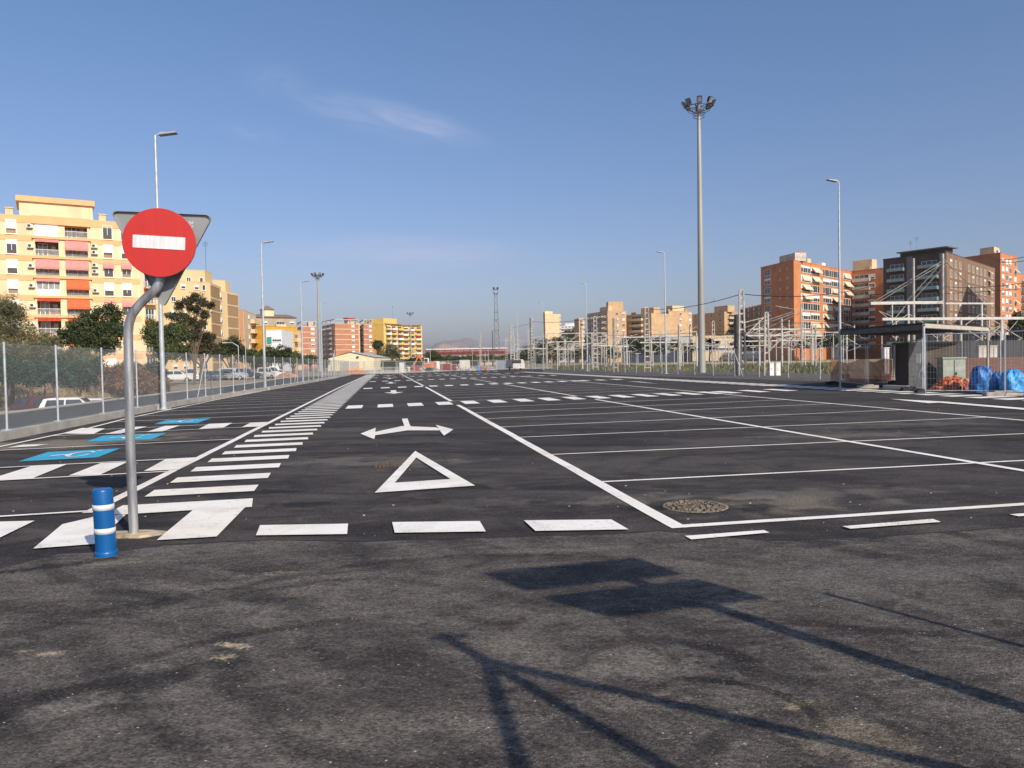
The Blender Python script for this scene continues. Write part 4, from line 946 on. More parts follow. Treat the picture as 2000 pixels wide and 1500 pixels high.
tw1, ft2, _ = building('tan stair tower rising above the panelled block, with a roof antenna', [(350, 527), (400, 529), (414, 534)], 24, tan, 'stair_tower', 'tower')
for k in range(2):
    win(ft2[0], tw1, ft2[0].L * .35, 21.2 - 2.4 * k, 1.0, 1.2, 'g'); win(ft2[0], tw1, ft2[0].L * .85, 21.2 - 2.4 * k, .8, 1.2, 'g')
antenna(tw1, ft2[0], ft2[0].L * 1.08, 24, 7, -1)
tc2, ft3, pt3 = building('second tan block with brown side panels and a white edge strip', [(430, 569), (442.5, 570.5), (466, 575)], 21, tan)
for k in range(7): win(ft3[0], tc2, ft3[0].L * .12, 18.6 - 3 * k, .7, 1.2, 'g')
panels(tc2, ft3[1], ft3[1].L * .05, ft3[1].L * .9, 7, 21)
tw2, ft4, _ = building('tan roof tower standing behind the second panelled block', [(415, 547), (440, 549), (449, 552)], 24, tan, 'stair_tower', 'tower')
# ---- orange and cream block with balconies
ob, fo, po = building('narrow salmon and cream block with curved balconies on its side', [(466.5, 604.5), (475, 605.5), (499, 615)], 18, mat('salmon_render', (0.60, 0.30, 0.16), .9, 0, .05, .5))
x = MB(); x.box(fo[1].pt(fo[1].L / 2, 8.5, .03), (fo[1].L, .07, 18.8), fo[1].e); x.build('side_facing', cream, ob)
Fo = fo[1]; Fo2 = Facade(Fo.pt(0, 0, .07), Fo.pt(Fo.L, 0, .07))
for k in range(6):
    z = 15 - 3 * k
    balcony(Fo2, ob, Fo.L * .62, z, Fo.L * .2, 1.4, 'solid', cream); balcony(Fo2, ob, Fo.L * .88, z, Fo.L * .2, 1.4, 'solid', cream); win(Fo2, ob, Fo.L * .4, z + 1, 1.4, 1.2, 'g')
ob2, fo2, _ = building('short salmon block with long white shutters between the salmon and white houses', [(503, 646), (520, 645)], 13, mat('peach_render', (0.62, 0.36, 0.22), .9, 0, .05, .5))
band(ob2, fo2, [12.8], .3, .15, frame_w)
for k in range(4): win(fo2[0], ob2, fo2[0].L * .5, 9.6 - 3 * k, 3.0, 1.7, 's0.9')
# ---- greyish block behind with tiled roof
gb, fg_, pg = building('greyish cream block with brown tiled roof and small pyramid roofed turret', [(496, 620), (578, 621)], 21, mat('greyish_cream_render', (0.40, 0.33, 0.25), .9, 0, .1, .5))
tile = mat('brown_roof_tile', (0.22, 0.15, 0.11), .9, 0, .25, 2)
x = MB(); F = fg_[0]; a, b, c, d = F.pt(-.5, 21.05, .6), F.pt(F.L + .5, 21.05, .6), F.pt(F.L - 2, 22.6, -5), F.pt(2, 22.6, -5)
x.quad(a, b, c, d); x.quad(a, d, d + Vector((0, 0, -1.5)), a + Vector((0, 0, -.1))); x.quad(b, b + Vector((0, 0, -.1)), c + Vector((0, 0, -1.5)), c); x.build('tiled_roof', tile, gb)
tu0, tu1 = F.hit(515, 612)[0], F.hit(537, 612)[0]
x = MB(); x.box(F.pt((tu0 + tu1) / 2, 22.6, -4), (tu1 - tu0, 4.2, 3.4), F.e); x.build('turret', yel, gb)
x = MB(); cc = F.pt((tu0 + tu1) / 2, 26.2, -4); ww = (tu1 - tu0) / 2 + .4; q = [F.pt((tu0 + tu1) / 2 + a * ww, 24.32, -4 + b * 2.6) for a, b in ((-1, -1), (1, -1), (1, 1), (-1, 1))]
x.add(q + [cc], [(0, 1, 4), (1, 2, 4), (2, 3, 4), (3, 0, 4), (3, 2, 1, 0)]); x.build('turret_roof', tile, gb)
for k in range(3):
    for u in (.08, .25, .62, .9): (win if u != .62 else (lambda F, o, u, z, w, h, s: balcony(F, o, u, z - .9, 4, 1.3, 'solid', cream)))(F, gb, F.L * u, 18.2 - 3 * k, 1.8, 1.3, 'gs0.4')
# ---- white and mustard houses
mus = mat('mustard_render', (0.66, 0.36, 0.035), .9, 0, .08, .6)
mb_, fm, pm_ = building('mustard yellow house with a long orange parapet and stacked side balconies', [(519, 637), (580, 640)], 14, mus)
band(mb_, fm, [12.2, 9.4, 6.6, 3.6], .28, .12, cream)
for k in range(4):
    z = 9.8 - 3 * k; win(fm[0], mb_, fm[0].hit(567, 660)[0], z + .5, 2.2, 1.5, 'gs0.5'); balcony(fm[0], mb_, fm[0].L * .96, z - .2, 2.0, 1.2, 'solid', cream); win(fm[0], mb_, fm[0].hit(556, 660)[0], z + .2, 1.2, 2, 'g')
wh, fwh, _ = building('white house with green shutter panel standing in front of the mustard house', [(519.5, 645), (550, 644.5)], 12.0, mat('white_render', (0.72, 0.73, 0.76), .9, 0, .04, .5))
F = fwh[0]
for k in range(3):
    z = 8.2 - 3.2 * k; w_ = win(F, wh, F.L * .2, z - .3, 1.4, 2.2, 'g'); win(F, wh, F.L * .68, z + .5, 2.6, 1.2, 'gs0.5')
x = MB(); x.box(F.pt(F.L * .2, 9.0, .2), (1.3, .06, 1.8), F.e); x.build('green_shutter', AW['green'], wh)
# ---- brick towers with pergolas
rb = brick('red_brick', (0.50, 0.20, 0.11), (0.44, 0.165, 0.09), (0.40, 0.24, 0.17))
def brick_tower(label, pts, zt, dark_left=True):
    o, fs, poly = building(label, pts, zt, rb); n = int(zt / 3)
    F = fs[-1]; band(o, fs, [zt - .15 - 3 * k for k in range(n + 1)], .42, .14, cream)
    for k in range(n):
        z = zt - 3 * k - 2.2; win(F, o, F.L * .76, z + .1, 2.0, 1.4, ['s0.9', 'gs0.5', 's1.0', 'gs0.3'][k % 4])
        if len(fs) > 1:
            L0 = fs[0]
            balcony(L0, o, L0.L * .25, z - .7, L0.L * .32, 1.2, 'bars', cream); balcony(L0, o, L0.L * .68, z - .7, L0.L * .32, 1.2, 'bars', cream)
    if len(fs) > 1:
        x = MB(); x.box(fs[0].pt(fs[0].L * .93, zt / 2, .12), (1.2, .24, zt), fs[0].e); x.build('corner_pier', cream, o)
    # pergola of white beams on the roof
    x = MB(); q = [Vector(p) for p in poly]
    for i in range(len(q)):
        a, b = q[i], q[(i + 1) % len(q)]; x.bar(a + Vector((0, 0, zt + 2.5)), b + Vector((0, 0, zt + 2.5)), .4)
        for f in (0, .33, .66): p = a.lerp(b, f); x.bar(p + Vector((0, 0, zt + .1)), p + Vector((0, 0, zt + 2.35)), .35)
    x.build('roof_pergola', mat('mauve_white_beams', (.46, .42, .47), .7), o)
    return o, fs, poly
r1, fr1, pr1 = brick_tower('left red brick tower with pale bands and roof pergola behind the third street lamp', [(581, 640), (589, 637.5), (617, 637.5)], 23)
roofbox(r1, pr1[0:2] + [pr1[2], pr1[3]], .2, .6, .6, .95, 23, 26, cream)
r2, fr2, pr2 = brick_tower('middle red brick tower with dark balconied side and roof pergola above the cream shed', [(629, 637), (654, 632), (700, 633)], 25.5)
x = MB(); Fq = fr2[1]; x.box(Fq.pt(Fq.L * .98, 13, -1.2), (2.4, 2.2, 26.4), Fq.e); x.build('stair_strip', cream, r2)
x = MB(); x.box(Fq.pt(Fq.L * .72, 27.2, -3), (Fq.L * .28, 4, 3.0), Fq.e); x.build('roof_house', cream, r2)
x = MB(); x.box(Fq.pt(Fq.L * .72, 28.9, -3), (Fq.L * .34, 5, .6), Fq.e); x.build('roof_cap', AW['red'], r2)
r3, fr3, pr3 = brick_tower('right red brick tower with pale bands, beside the mustard block', [(701.5, 638), (710, 632.5), (727, 633)], 25.5)
# ---- mustard and yellow balcony blocks
m2, fm2, _ = building('plain mustard block between the brick tower and the balconied yellow block', [(727, 635), (749, 636)], 26, mat('dull_mustard_render', (0.50, 0.34, 0.06), .9, 0, .06, .5))
for k in range(7): win(fm2[0], m2, fm2[0].L * .25, 22.5 - 3 * k, 1.4, 1.2, 'g'); win(fm2[0], m2, fm2[0].L * .85, 22.5 - 3 * k, 1.0, 1.2, 'gs0.4')
x = MB(); x.box(fm2[0].pt(fm2[0].L * .5, 28, -4), (fm2[0].L * .9, 5, 4), fm2[0].e); x.build('roof_house', MATS['dull_mustard_render'], m2)
yy = mat('bright_yellow_render', (0.70, 0.50, 0.14), .9, 0, .06, .5)
y2, fy2, _ = building('yellow block with crowded white balconies and terracotta roof edges far down the lot', [(749, 633), (786, 635)], 26, yy)
y3, fy3, _ = building('yellow balcony block at the end of the row, right behind the farthest floodlight mast', [(784, 636.5), (824, 636)], 26, yy)
for o, F in ((y2, fy2[0]), (y3, fy3[0])):
    for k in range(8):
        z = 22.8 - 3 * k
        for j, u in enumerate((.22, .52, .84)):
            if k >= 0: balcony(F, o, F.L * u, z, F.L * .25, 1.5, 'solid', [cream, white_sh, yy][(k + j) % 3]); 
            if (k * 3 + j) % 4 == 0: awning(F, o, F.L * u, z + 2.7, F.L * .24, .8, 1.2, ['cream', 'red', 'pink'][(k + j) % 3])
    x = MB(); x.box(F.pt(F.L * .5, 26.25, .4), (F.L * .9, 1.6, .35), F.e); x.build('roof_edge', mat('terracotta', (.42, .14, .07), .85), o)
x = MB(); x.box(fy2[0].pt(fy2[0].L * .45, 28, -4), (fy2[0].L * .7, 5, 3.6), fy2[0].e); x.build('roof_house', yy, y2)
antenna(y2, fy2[0], fy2[0].L * .7, 30, 8, -3)
# ---- cream shed at the end of the lot
Dh = 205; a = V(640, 712, Dh); b = V(731, 712, Dh); a.z = b.z = 0; F = Facade(a, b)
sh = empty('warehouse', a, 'cream gabled warehouse with two wide doors at the far end of the parking lot', 'warehouse')
ze = H + (714 - 700.5) / FP * Dh; zr = H + (714 - 689.5) / FP * Dh
shm = mat('pale_cream_sheeting', (0.74, 0.64, 0.42), .8, 0, .05, .6)
x = MB(); pr = [(0, -1), (F.L, -1), (F.L, ze), (F.L * .5, zr), (0, ze)]; x.add([F.pt(u, z) for u, z in pr] + [F.pt(u, z, -40) for u, z in pr], [(0, 1, 2, 3, 4), (9, 8, 7, 6, 5), (1, 6, 7, 2), (5, 0, 4, 9)]); x.build('wall', shm, sh)
x = MB(); up_ = Vector((0, 0, .12)); x.add([F.pt(-.2, ze, .3) + up_, F.pt(F.L * .5, zr, .3) + up_, F.pt(F.L + .2, ze, .3) + up_, F.pt(F.L + .2, ze, -40) + up_, F.pt(F.L * .5, zr, -40) + up_, F.pt(-.2, ze, -40) + up_], [(0, 1, 4, 5), (1, 2, 3, 4)]); x.build('roof', mat('grey_roof_sheet', (.45, .45, .42), .6), sh)
for u in (.36, .58):
    x = MB(); x.box(F.pt(F.L * u, 1.0, .04), (F.L * .19, .08, 3.0), F.e)
    for k in range(6): x.box(F.pt(F.L * u, -.3 + .5 * k, .1), (F.L * .19, .04, .08), F.e)
    x.build('door', mat('grey_cream_door', (.50, .46, .38), .7), sh)
x = MB(); x.box(F.pt(F.L * .65, 3.6, .2), (.5, .4, .4), F.e); x.build('wall_lamp', black_pl, sh)
# ================================================================ RIGHT SIDE BUILDINGS
orb = brick('orange_brick', (0.62, 0.235, 0.085), (0.56, 0.20, 0.07), (0.50, 0.24, 0.12))
tanb = brick('tan_brick', (0.62, 0.40, 0.21), (0.56, 0.35, 0.18), (0.5, 0.36, 0.22))
brb = brick('brown_brick', (0.25, 0.15, 0.088), (0.215, 0.128, 0.075), (0.22, 0.15, 0.10))  # brown brick, darkened so the grey block's side carries shadow in its colour
gbb = brick('grey_brown_brick', (0.078, 0.060, 0.055), (0.066, 0.052, 0.048), (0.08, 0.065, 0.06))
o, fs, pl_ = building('pale windowless tower block rising behind the dark pines on the right', [(1060.5, 616), (1064.5, 613), (1095, 613.5)], 45, cream, depth=20)
x = MB(); F = fs[1]
for u in (F.L * .42, F.L * .9): x.box(F.pt(u, 30, .03), (.35, .06, 28), F.e)
x.build('wall_joint', tan, o); x = MB(); x.box(F.pt(F.L * .5, 40, .04), (F.L, .08, .35), F.e); x.build('floor_line', tan, o)
roofbox(o, pl_, -.3, .9, .0, .5, 45, 47.5, yel)
for k in range(9): win(F, o, F.L * .955, 41 - 3.6 * k, 1.2, 1.6, 'g')
o, fs, pl_ = building('low white villa terrace on the wooded hill beside the pale tower', [(1095, 637), (1122, 636)], 40, white_sh, depth=18)
F = fs[0]
for k in range(3):
    for u in (.15, .4, .65, .88): balcony(F, o, F.L * u, 37 - 3.4 * k, 3.0, 1.5, 'solid', white_sh)
roofbox(o, pl_, .3, .8, .1, .6, 40, 43, white_sh)
o, fs, pl_ = building('narrow tan block with stacked side balconies left of the dark balconied block', [(1121.5, 624), (1130.5, 621.5), (1140, 622)], 30, tanb, parapet=white_sh)
for k in range(7): balcony(fs[1], o, fs[1].L * .5, 26.5 - 3 * k, fs[1].L * .6, 1.4, 'solid', cream)
def rblock(label, pts, zt, wm, sidecols=3, frontcols=(.3, .7), dark='bars', house=None, side_bal=True, fsty=('g', 'gs0.5', 's0.9')):
    o, fs, poly = building(label, pts, zt, wm); n = int(zt / 3)
    if len(fs) > 1:
        F = fs[0]
        for k in range(n - 1):
            z = zt - 3.2 - 3 * k
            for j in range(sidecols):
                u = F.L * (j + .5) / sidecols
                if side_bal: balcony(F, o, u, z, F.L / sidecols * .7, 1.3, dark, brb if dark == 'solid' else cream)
                else: win(F, o, u, z + 1, 1.6, 1.3, 'g')
    F = fs[-1]
    for k in range(n - 1):
        z = zt - 2.6 - 3 * k
        for j, u in enumerate(frontcols): win(F, o, F.L * u, z + .4, 1.4, 1.3, fsty[(j + k) % len(fsty)])
    x = MB(); x.box(F.pt(F.L / 2, zt - .3, .05), (F.L, .1, .3), F.e); x.build('cornice', cream, o)
    x = MB()
    for k in range(1, n): x.box(F.pt(F.L / 2, zt - 3 * k - .35, .02), (F.L * .99, .05, .14), F.e)
    x.build('floor_lines', tan, o)
    return o, fs, poly
o, fs, pl_ = rblock('tan block with dark brown balconied left side behind the second lamp of the right row', [(1146.5, 613.5), (1186.5, 607.5), (1223, 607)], 27, tanb, 4, (.5, .85))
roofbox(o, pl_, .55, .95, .1, .3, 27, 29.5, cream); x = MB(); x.box(fs[1].pt(fs[1].L * .5, 29.5, -5), (fs[1].L * .8, 5, 5), fs[1].e); x.build('roof_house', tanb, o)
o, fs, pl_ = rblock('stepped tan block with long cream balcony bands between two taller tan blocks', [(1223, 616), (1272, 612)], 25, tanb, 0, ())
for k in range(7): balcony(fs[0], o, fs[0].L * .42, 21.8 - 3 * k, fs[0].L * .5, 1.4, 'solid', cream)
x = MB(); x.box(fs[0].pt(fs[0].L * .72, 26.5, -5), (fs[0].L * .5, 5, 3.4), fs[0].e); x.build('roof_house', tanb, o)
chimneys(o, fs[0], [fs[0].L * .1, fs[0].L * .2], 25, brb)
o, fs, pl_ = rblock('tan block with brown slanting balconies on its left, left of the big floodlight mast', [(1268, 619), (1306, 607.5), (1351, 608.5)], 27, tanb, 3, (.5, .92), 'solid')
x = MB(); x.box(fs[1].pt(fs[1].L * .55, 28.6, -5), (fs[1].L * .5, 5, 3.2), fs[1].e); x.build('roof_house', cream, o); chimneys(o, fs[1], [fs[1].L * .15, fs[1].L * .35, fs[1].L * .9], 27, tanb)
o, fs, pl_ = rblock('shaded brown block with one lit end right behind the big floodlight mast', [(1352, 615), (1414.5, 609), (1440, 610.5)], 27, tanb, 4, (), 'bars', side_bal=False)
F = fs[1]
for k in range(6): balcony(F, o, F.L * .6, 23.4 - 3 * k, F.L * .7, 1.3, 'solid', cream)
x = MB(); x.box(fs[0].pt(fs[0].L * .8, 28.8, -5), (fs[0].L * .4, 5, 3.6), fs[0].e); x.build('roof_house', tanb, o); antenna(o, fs[0], fs[0].L * .6, 28, 7)
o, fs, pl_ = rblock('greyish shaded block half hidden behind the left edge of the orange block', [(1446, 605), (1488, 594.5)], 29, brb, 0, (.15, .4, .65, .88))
chimneys(o, fs[0], [3, 9, 15], 29, tanb)
# the orange block
o, fs, pl_ = building('big orange brick block with a dark left side and rows of cream sun blinds', [(1486, 523), (1550, 508), (1663, 530)], 32, orb)
F0, F1 = fs
for k in range(9):
    z = 32 - 3.05 - 3.02 * k
    ws = (F0.hit(1499.5, 540)[0]); win(F0, o, ws, z - .2, 3.9, 2.1, 'gs0.3' if k % 2 else 'g')
    for px in (1524, 1538): win(F0, o, F0.hit(px, 540)[0], z + .5, .6, .6, 'g')
    for j, px in enumerate((1573, 1591.5, 1615, 1631, 1653.5)):
        r = (k * 5 + j * 3) % 7; st_n = ['gs0.3', 's0.9', 'g', 's0.6', 'gs0.5', 's0.9', 'g'][r]
        u = F1.hit(px, 540)[0]; win(F1, o, u, z - .35, 7.2 if j < 4 else 6.6, 2.3, st_n)
        if r in (1, 3, 5): awning(F1, o, u + .4, z + 1.9, 6.2, 1.6, 1.3 if r != 5 else .6, 'cream')
x = MB()
for px in (1583, 1623): x.box(F1.pt(F1.hit(px, 540)[0], 17, .04), (.15, .08, 30), F1.e)
x.build('drain_pipe', brb, o)
for (u0, w, h_, m__) in ((.1, 3, 1.5, white_sh), (.3, 3, 2.2, cream), (.55, 3, 1.8, white_sh)):
    x = MB(); x.box(F1.pt(F1.L * u0 + 4, 32.1 + h_ / 2, -4), (w, 2.4, h_), F1.e); x.build('roof_house', m__, o)
x = MB(); x.box(F0.pt(F0.L * .65, 33.4, -4), (9, 4, 2.6), F0.e); x.build('roof_house', concrete_lt, o); chimneys(o, F0, [F0.L * .4], 32, concrete_lt)
x = MB(); p = F1.pt(9, 32.2, -1.5); x.bar(p, p + Vector((0, 0, 2.2)), .12); c0 = p + Vector((0, 0, 2.9)); x.box(c0, (3.2, .3, 1.2), F1.e); x.build('satellite_dish', AW['orange'], o)
o, fs, pl_ = building('orange wing with long grey balcony bands joining the orange block to the dark grey one', [(1663, 530), (1726, 523.5)], 32, orb)
F = fs[0]
for k in range(9):
    z = 32 - 3.9 - 3.02 * k; balcony(F, o, F.hit(1683, 560)[0], z, F.L * .55, .9, 'solid', concrete_lt); win(F, o, F.hit(1703, 560)[0], z + .5, 2.2, 1.8, 'gs0.3' if k % 2 else 's0.7')
x = MB(); x.box(F.pt(F.L * .22, 34, -5), (7, 4, 4), F.e); x.build('roof_house', cream, o); chimneys(o, F, [F.L * .45], 32, cream)
# dark grey block with glass balconies
o, fs, pl_ = building('dark grey block with green glass balconies and a brown side, right of the orange blocks', [(1725, 507), (1848, 492), (1943, 524)], 32, gbb)
F0, F1 = fs
x = MB()
for px in (1777, 1841): u = F0.hit(px, 560)[0]; x.box(F0.pt(u, 16, .15), (F0.L * .09, .3, 31.8), F0.e)
x.build('pale_pier', mat('grey_cladding', (.17, .155, .15), .7, 0, .08, .6), o)
for k in range(8):
    z = 32 - 4.3 - 3.3 * k
    balcony(F0, o, F0.hit(1752, 560)[0], z, F0.L * .27, 1.5, 'glass', gbb); balcony(F0, o, F0.hit(1815, 560)[0], z, F0.L * .3, 1.5, 'glass', gbb)
    for i in range(11):
        if i in (3, 9): continue
        win(F1, o, F1.L * (.08 + .085 * i), z + .3, 2.4, 2.3, 'gs0.3' if (i + k) % 3 == 0 else 'g')
    if k < 3: awning(F1, o, F1.L * .86, z + 2.6, 3.0, .9, 1.2, 'cream')
x = MB(); x.box(F1.pt(F1.L / 2, 16, .02), (F1.L * .999, .04, 32), F1.e); x.build('brown_facing', brb, o)
x = MB(); x.box(F0.pt(F0.L * .62, 32.75, -3), (F0.L * .7, 5, 1.2), F0.e); x.build('roof_house', gbb, o)
x = MB(); x.box(F0.pt(F0.L * .64, 33.5, -2.6), (F0.L * .8, 7, .3), F0.e); x.build('roof_slab', mat('grey_cladding', (.24, .22, .21)), o)
antenna(o, F0, F0.L * .5, 33.6, 4.5); antenna(o, F0, F0.L * .4, 33.6, 3.5)
o, fs, pl_ = building('orange brick block with a shaded left side at the right edge, behind the grey block', [(1876, 504), (1954, 493.5), (1987, 503)], 40, orb)
F = fs[1]
for k in range(12):
    z = 40 - 4 - 3.1 * k
    for j, u in enumerate((.14, .36, .56, .86)): win(F, o, F.L * u, z, 3.2, 2.1, ['gs0.4', 's0.9', 's0.8', 'g'][(j + k) % 4])
    if k % 2: awning(F, o, F.L * .88, z + 2.2, 2.6, 1.4, 1.4, 'cream')
roofbox(o, pl_, .45, .8, .1, .4, 40, 43, cream); chimneys(o, fs[0], [fs[0].L * .82], 40, white_sh)
o, fs, pl_ = building('brown block cut by the right edge of the picture with grey enclosed balconies', [(1984, 534), (2070, 548)], 34, orb)
F = fs[0]
for k in range(8):
    z = 34 - 4.6 - 3.2 * k; balcony(F, o, F.hit(2000, 600)[0], z, 7, 1.2, 'glass', concrete_lt)
# neighbour block just beyond the right edge: its shadow lies on the grey and orange blocks
nbp = [Vector((163, 196, 0)), Vector((190, 206, 0)), Vector((186, 240, 0)), Vector((163, 228, 0))]
o = empty('apartment_building', nbp[0], 'orange brick block standing just beyond the right edge of the picture', 'apartment building')
x = MB(); x.prism([(q.x, q.y) for q in nbp], -1, 40); x.build('wall', orb, o); F = Facade(nbp[0], nbp[1])
for k in range(12):
    for u in (.15, .4, .65, .9): win(F, o, F.L * u, 36.5 - 3.1 * k, 3.2, 2.1, ['gs0.4', 's0.9', 'g'][(k + int(u * 9)) % 3])
x = MB(); x.prism([(q.x, q.y) for q in nbp], 40, 40.4); x.build('roof', cream, o)
# low buildings along the railway
o, fs, pl_ = building('long low pale railway shed with white roof edge behind the catenary masts', [(1213, 661), (1300, 656)], 10.5, mat('grey_shed_wall', (.40, .40, .38), .8, 0, .1, .4), name='railway_shed', cat='shed', parapet=white_sh)
for i in range(7): win(fs[0], o, fs[0].L * (.08 + .14 * i), 3, 4, 3, 'g')
o, fs, pl_ = building('second low white building with a long flat roof left of the orange block', [(1330, 657), (1440, 655)], 12, cream, name='railway_shed', cat='shed', parapet=white_sh)
for i in range(9): win(fs[0], o, fs[0].L * (.06 + .11 * i), 5, 3, 2.2, 'gs0.4')
a = V(1150, 700, 560); b = V(2080, 690, 235); a.z = b.z = 0; F = Facade(a, b)
x = MB(); x.box(F.pt(F.L / 2, 3.6, -2), (F.L, .8, 7.4), F.e)
tag(x.build('retaining_wall', mat('dark_retaining_wall', (.085, .078, .074), .9, 0, .2, .2), origin=F.pt(0, 0)), 'long dark retaining wall running behind the white train', 'retaining wall')
# ================================================================ TRAIN
a = V(1190, 705, 560); b = V(1642, 700, 268); a.z = b.z = 0; F = Facade(a, b)
tn = empty('train', a, 'long pale grey passenger train standing behind the grassy strip', 'train')
tmat = mat('pale_train_paint', (.50, .50, .50), .4, 0, .06, .3); nC = 14; LC = F.L / nC
for i in range(nC):
    x = MB(); c = F.pt(LC * (i + .5), 0, 0)
    prof = [(-1.45, .5), (-1.5, 1.2), (-1.5, 2.9), (-1.2, 3.7), (-.6, 4.05), (.6, 4.05), (1.2, 3.7), (1.5, 2.9), (1.5, 1.2), (1.45, .5)]
    A_ = [c - F.e * (LC / 2 - .5) + F.n * p[0] + Vector((0, 0, p[1])) for p in prof]; B_ = [c + F.e * (LC / 2 - .5) + F.n * p[0] + Vector((0, 0, p[1])) for p in prof]; n = len(prof)
    x.add(A_ + B_, [(k, (k + 1) % n, n + (k + 1) % n, n + k) for k in range(n)] + [tuple(range(n))[::-1], tuple(range(n, 2 * n))]); cb = x.build('coach', tmat, tn)
    x = MB(); x.box(c + F.n * 1.51 + Vector((0, 0, 2.3)), (LC * .72, .04, .75), F.e); x.build('window_strip', glass, cb)
    x = MB(); x.box(c + Vector((0, 0, .35)), (LC * .9, 2.2, .5), F.e); x.build('underframe', black_pl, cb)
# ================================================================ RAILWAY MASTS
def lattice_mast(pb_, ptop, D, w, label, wt=None):
    B = V(pb_[0], pb_[1], D); B.z = -.1; T = V(ptop[0], ptop[1], D); h = T.z; o = empty('catenary_mast', B, label, 'catenary mast', 'steel lattice catenary masts over the railway')
    w2 = wt or w * .55; x = MB(); ex = Vector((1, .2, 0)).normalized()
    def p(s_, f): return B + ex * (s_ * (w + (w2 - w) * f) / 2) + Vector((0, 0, h * f))
    for s_ in (-1, 1): x.bar(p(s_, 0), p(s_, 1), .11, .16)
    n = max(6, int(h / .62))
    for k in range(n + 1): f = k / n; a = p(-1, f); b = p(1, f); x.box((a + b) / 2, ((b - a).length - .11, .03, .13), ex)
    x.build('mast', cat_steel, o)
    return o, B, h, ex
def cantilever(o, B, h, z, ln, D):
    x = MB(); e = Vector((1, .15, 0)).normalized() * ln; q = B + Vector((0, 0, z))
    x.bar(q, q + e + Vector((0, 0, .5)), .07); x.bar(q + Vector((0, 0, -1.3)), q + e * .85 + Vector((0, 0, .4)), .07); x.bar(q + e * .5 + Vector((0, 0, -.9)), q + e, .05); x.bar(q + Vector((0, 0, -.8)), q + e * .9 + Vector((0, 0, -.9)), .05)
    return x.build('cantilever', cat_steel, o)
LMD = [(1450, 733, 1449, 564, 64, .62, 'tallest near lattice mast, standing left of the orange block'), (1498, 733, 1497.5, 608, 62, .45, 'lattice mast just left of the orange block corner beside the white cabinet'),
       (1265, 727, 1264, 599, 92, .75, 'lattice mast in front of the stepped tan block'), (1164, 724.5, 1161, 617, 112, .7, 'lattice mast in front of the dark balconied side of the tan block'),
       (1203, 727, 1201.5, 619, 94, .55, 'lattice mast in front of the lit end of the tan block'), (1394, 722, 1393, 626, 120, .6, 'lattice mast just right of the big floodlight mast'),
       (1041.5, 719, 1041, 621, 150, .9, 'lattice mast left of the pale windowless tower'), (1002, 715, 1001, 634, 190, .9, 'lattice mast beside the white bus'),
       (939.5, 714, 939, 650, 260, .8, 'distant lattice mast over the red footbridge'), (990, 714, 990, 659, 250, .8, 'distant lattice mast right of the lighting tower'), (1013, 713, 1013, 652, 230, .7, 'thin distant lattice mast behind the bus'), (1034, 716, 1033.5, 643, 190, .6, 'thin lattice mast left of the pine hill')]
for (bx, by, tx, ty, D, w, lab) in LMD:
    o, B, h, ex = lattice_mast((bx, by), (tx, ty), D, w, lab)
    if D < 200: cantilever(o, B, h, h * .62, 2.8 * (1 if D > 80 else .8), D)
def round_pole(x_, yb, yt, D, r, label, m_=None, name='catenary_post', cat='catenary post', grp='plain catenary posts over the railway', braces=True):
    B = V(x_, yb, D); B.z = -.1; h = V(x_, yt, D).z; o = empty(name, B, label, cat, grp)
    x = MB(); x.tube([B, B + Vector((0, 0, h))], [r, r * .8], 10); x.build('pole', m_ or white_steel, o)
    if braces:
        x = MB(); e = Vector((1, .1, 0)); q = B + Vector((0, 0, h * .86)); x.bar(q, q + e * 2.4 + Vector((0, 0, -1.4)), .07); x.bar(q + e * 2.4 + Vector((0, 0, -1.4)), q + Vector((0, 0, -2.2)), .05); x.bar(q, q - e * 2.0 + Vector((0, 0, -1.3)), .07); x.bar(q - e * 2 + Vector((0, 0, -1.3)), q + Vector((0, 0, -2.0)), .05); x.build('bracket', cat_steel, o)
    return B, h
RP = [(1137.5, 718, 637, 130), (1193, 708.5, 670, 165), (1273, 709, 659, 150), (1361, 710.5, 649, 130), (1483.5, 709, 624, 118), (1527.5, 709, 621, 112), (1587, 708, 633, 118), (1654, 707, 650, 125), (1774.5, 700, 594, 92), (1917.5, 697, 593, 88), (1330, 712, 655, 140), (1225, 712, 664, 170), (1092, 714, 668, 190), (1104, 714, 661, 180), (1877, 700, 622, 84), (1956, 700, 622, 84)]
RPW = {1137.5: 'left edge of the balconied tan block', 1193: 'lit end of the tan block, short and stout', 1273: 'stepped tan block', 1361: 'big floodlight mast, close on its left', 1483.5: 'left corner of the orange block', 1527.5: 'dark side of the orange block', 1587: 'window rows of the orange block', 1654: 'orange block just right of the nearest right lamp', 1774.5: 'left part of the dark grey block', 1917.5: 'brown side of the grey block, tall', 1330: 'tan block left of the floodlight mast', 1225: 'low railway shed, left end', 1092: 'pale tower foot, slim one', 1104: 'pine hill under the villas', 1877: 'corner of the grey block over the canopy', 1956: 'shaded side of the rightmost orange block'}
for x_, yb, yt, D in RP: round_pole(x_, yb, yt, D, .15 if D < 150 else .13, 'white round catenary post before the ' + RPW[x_])
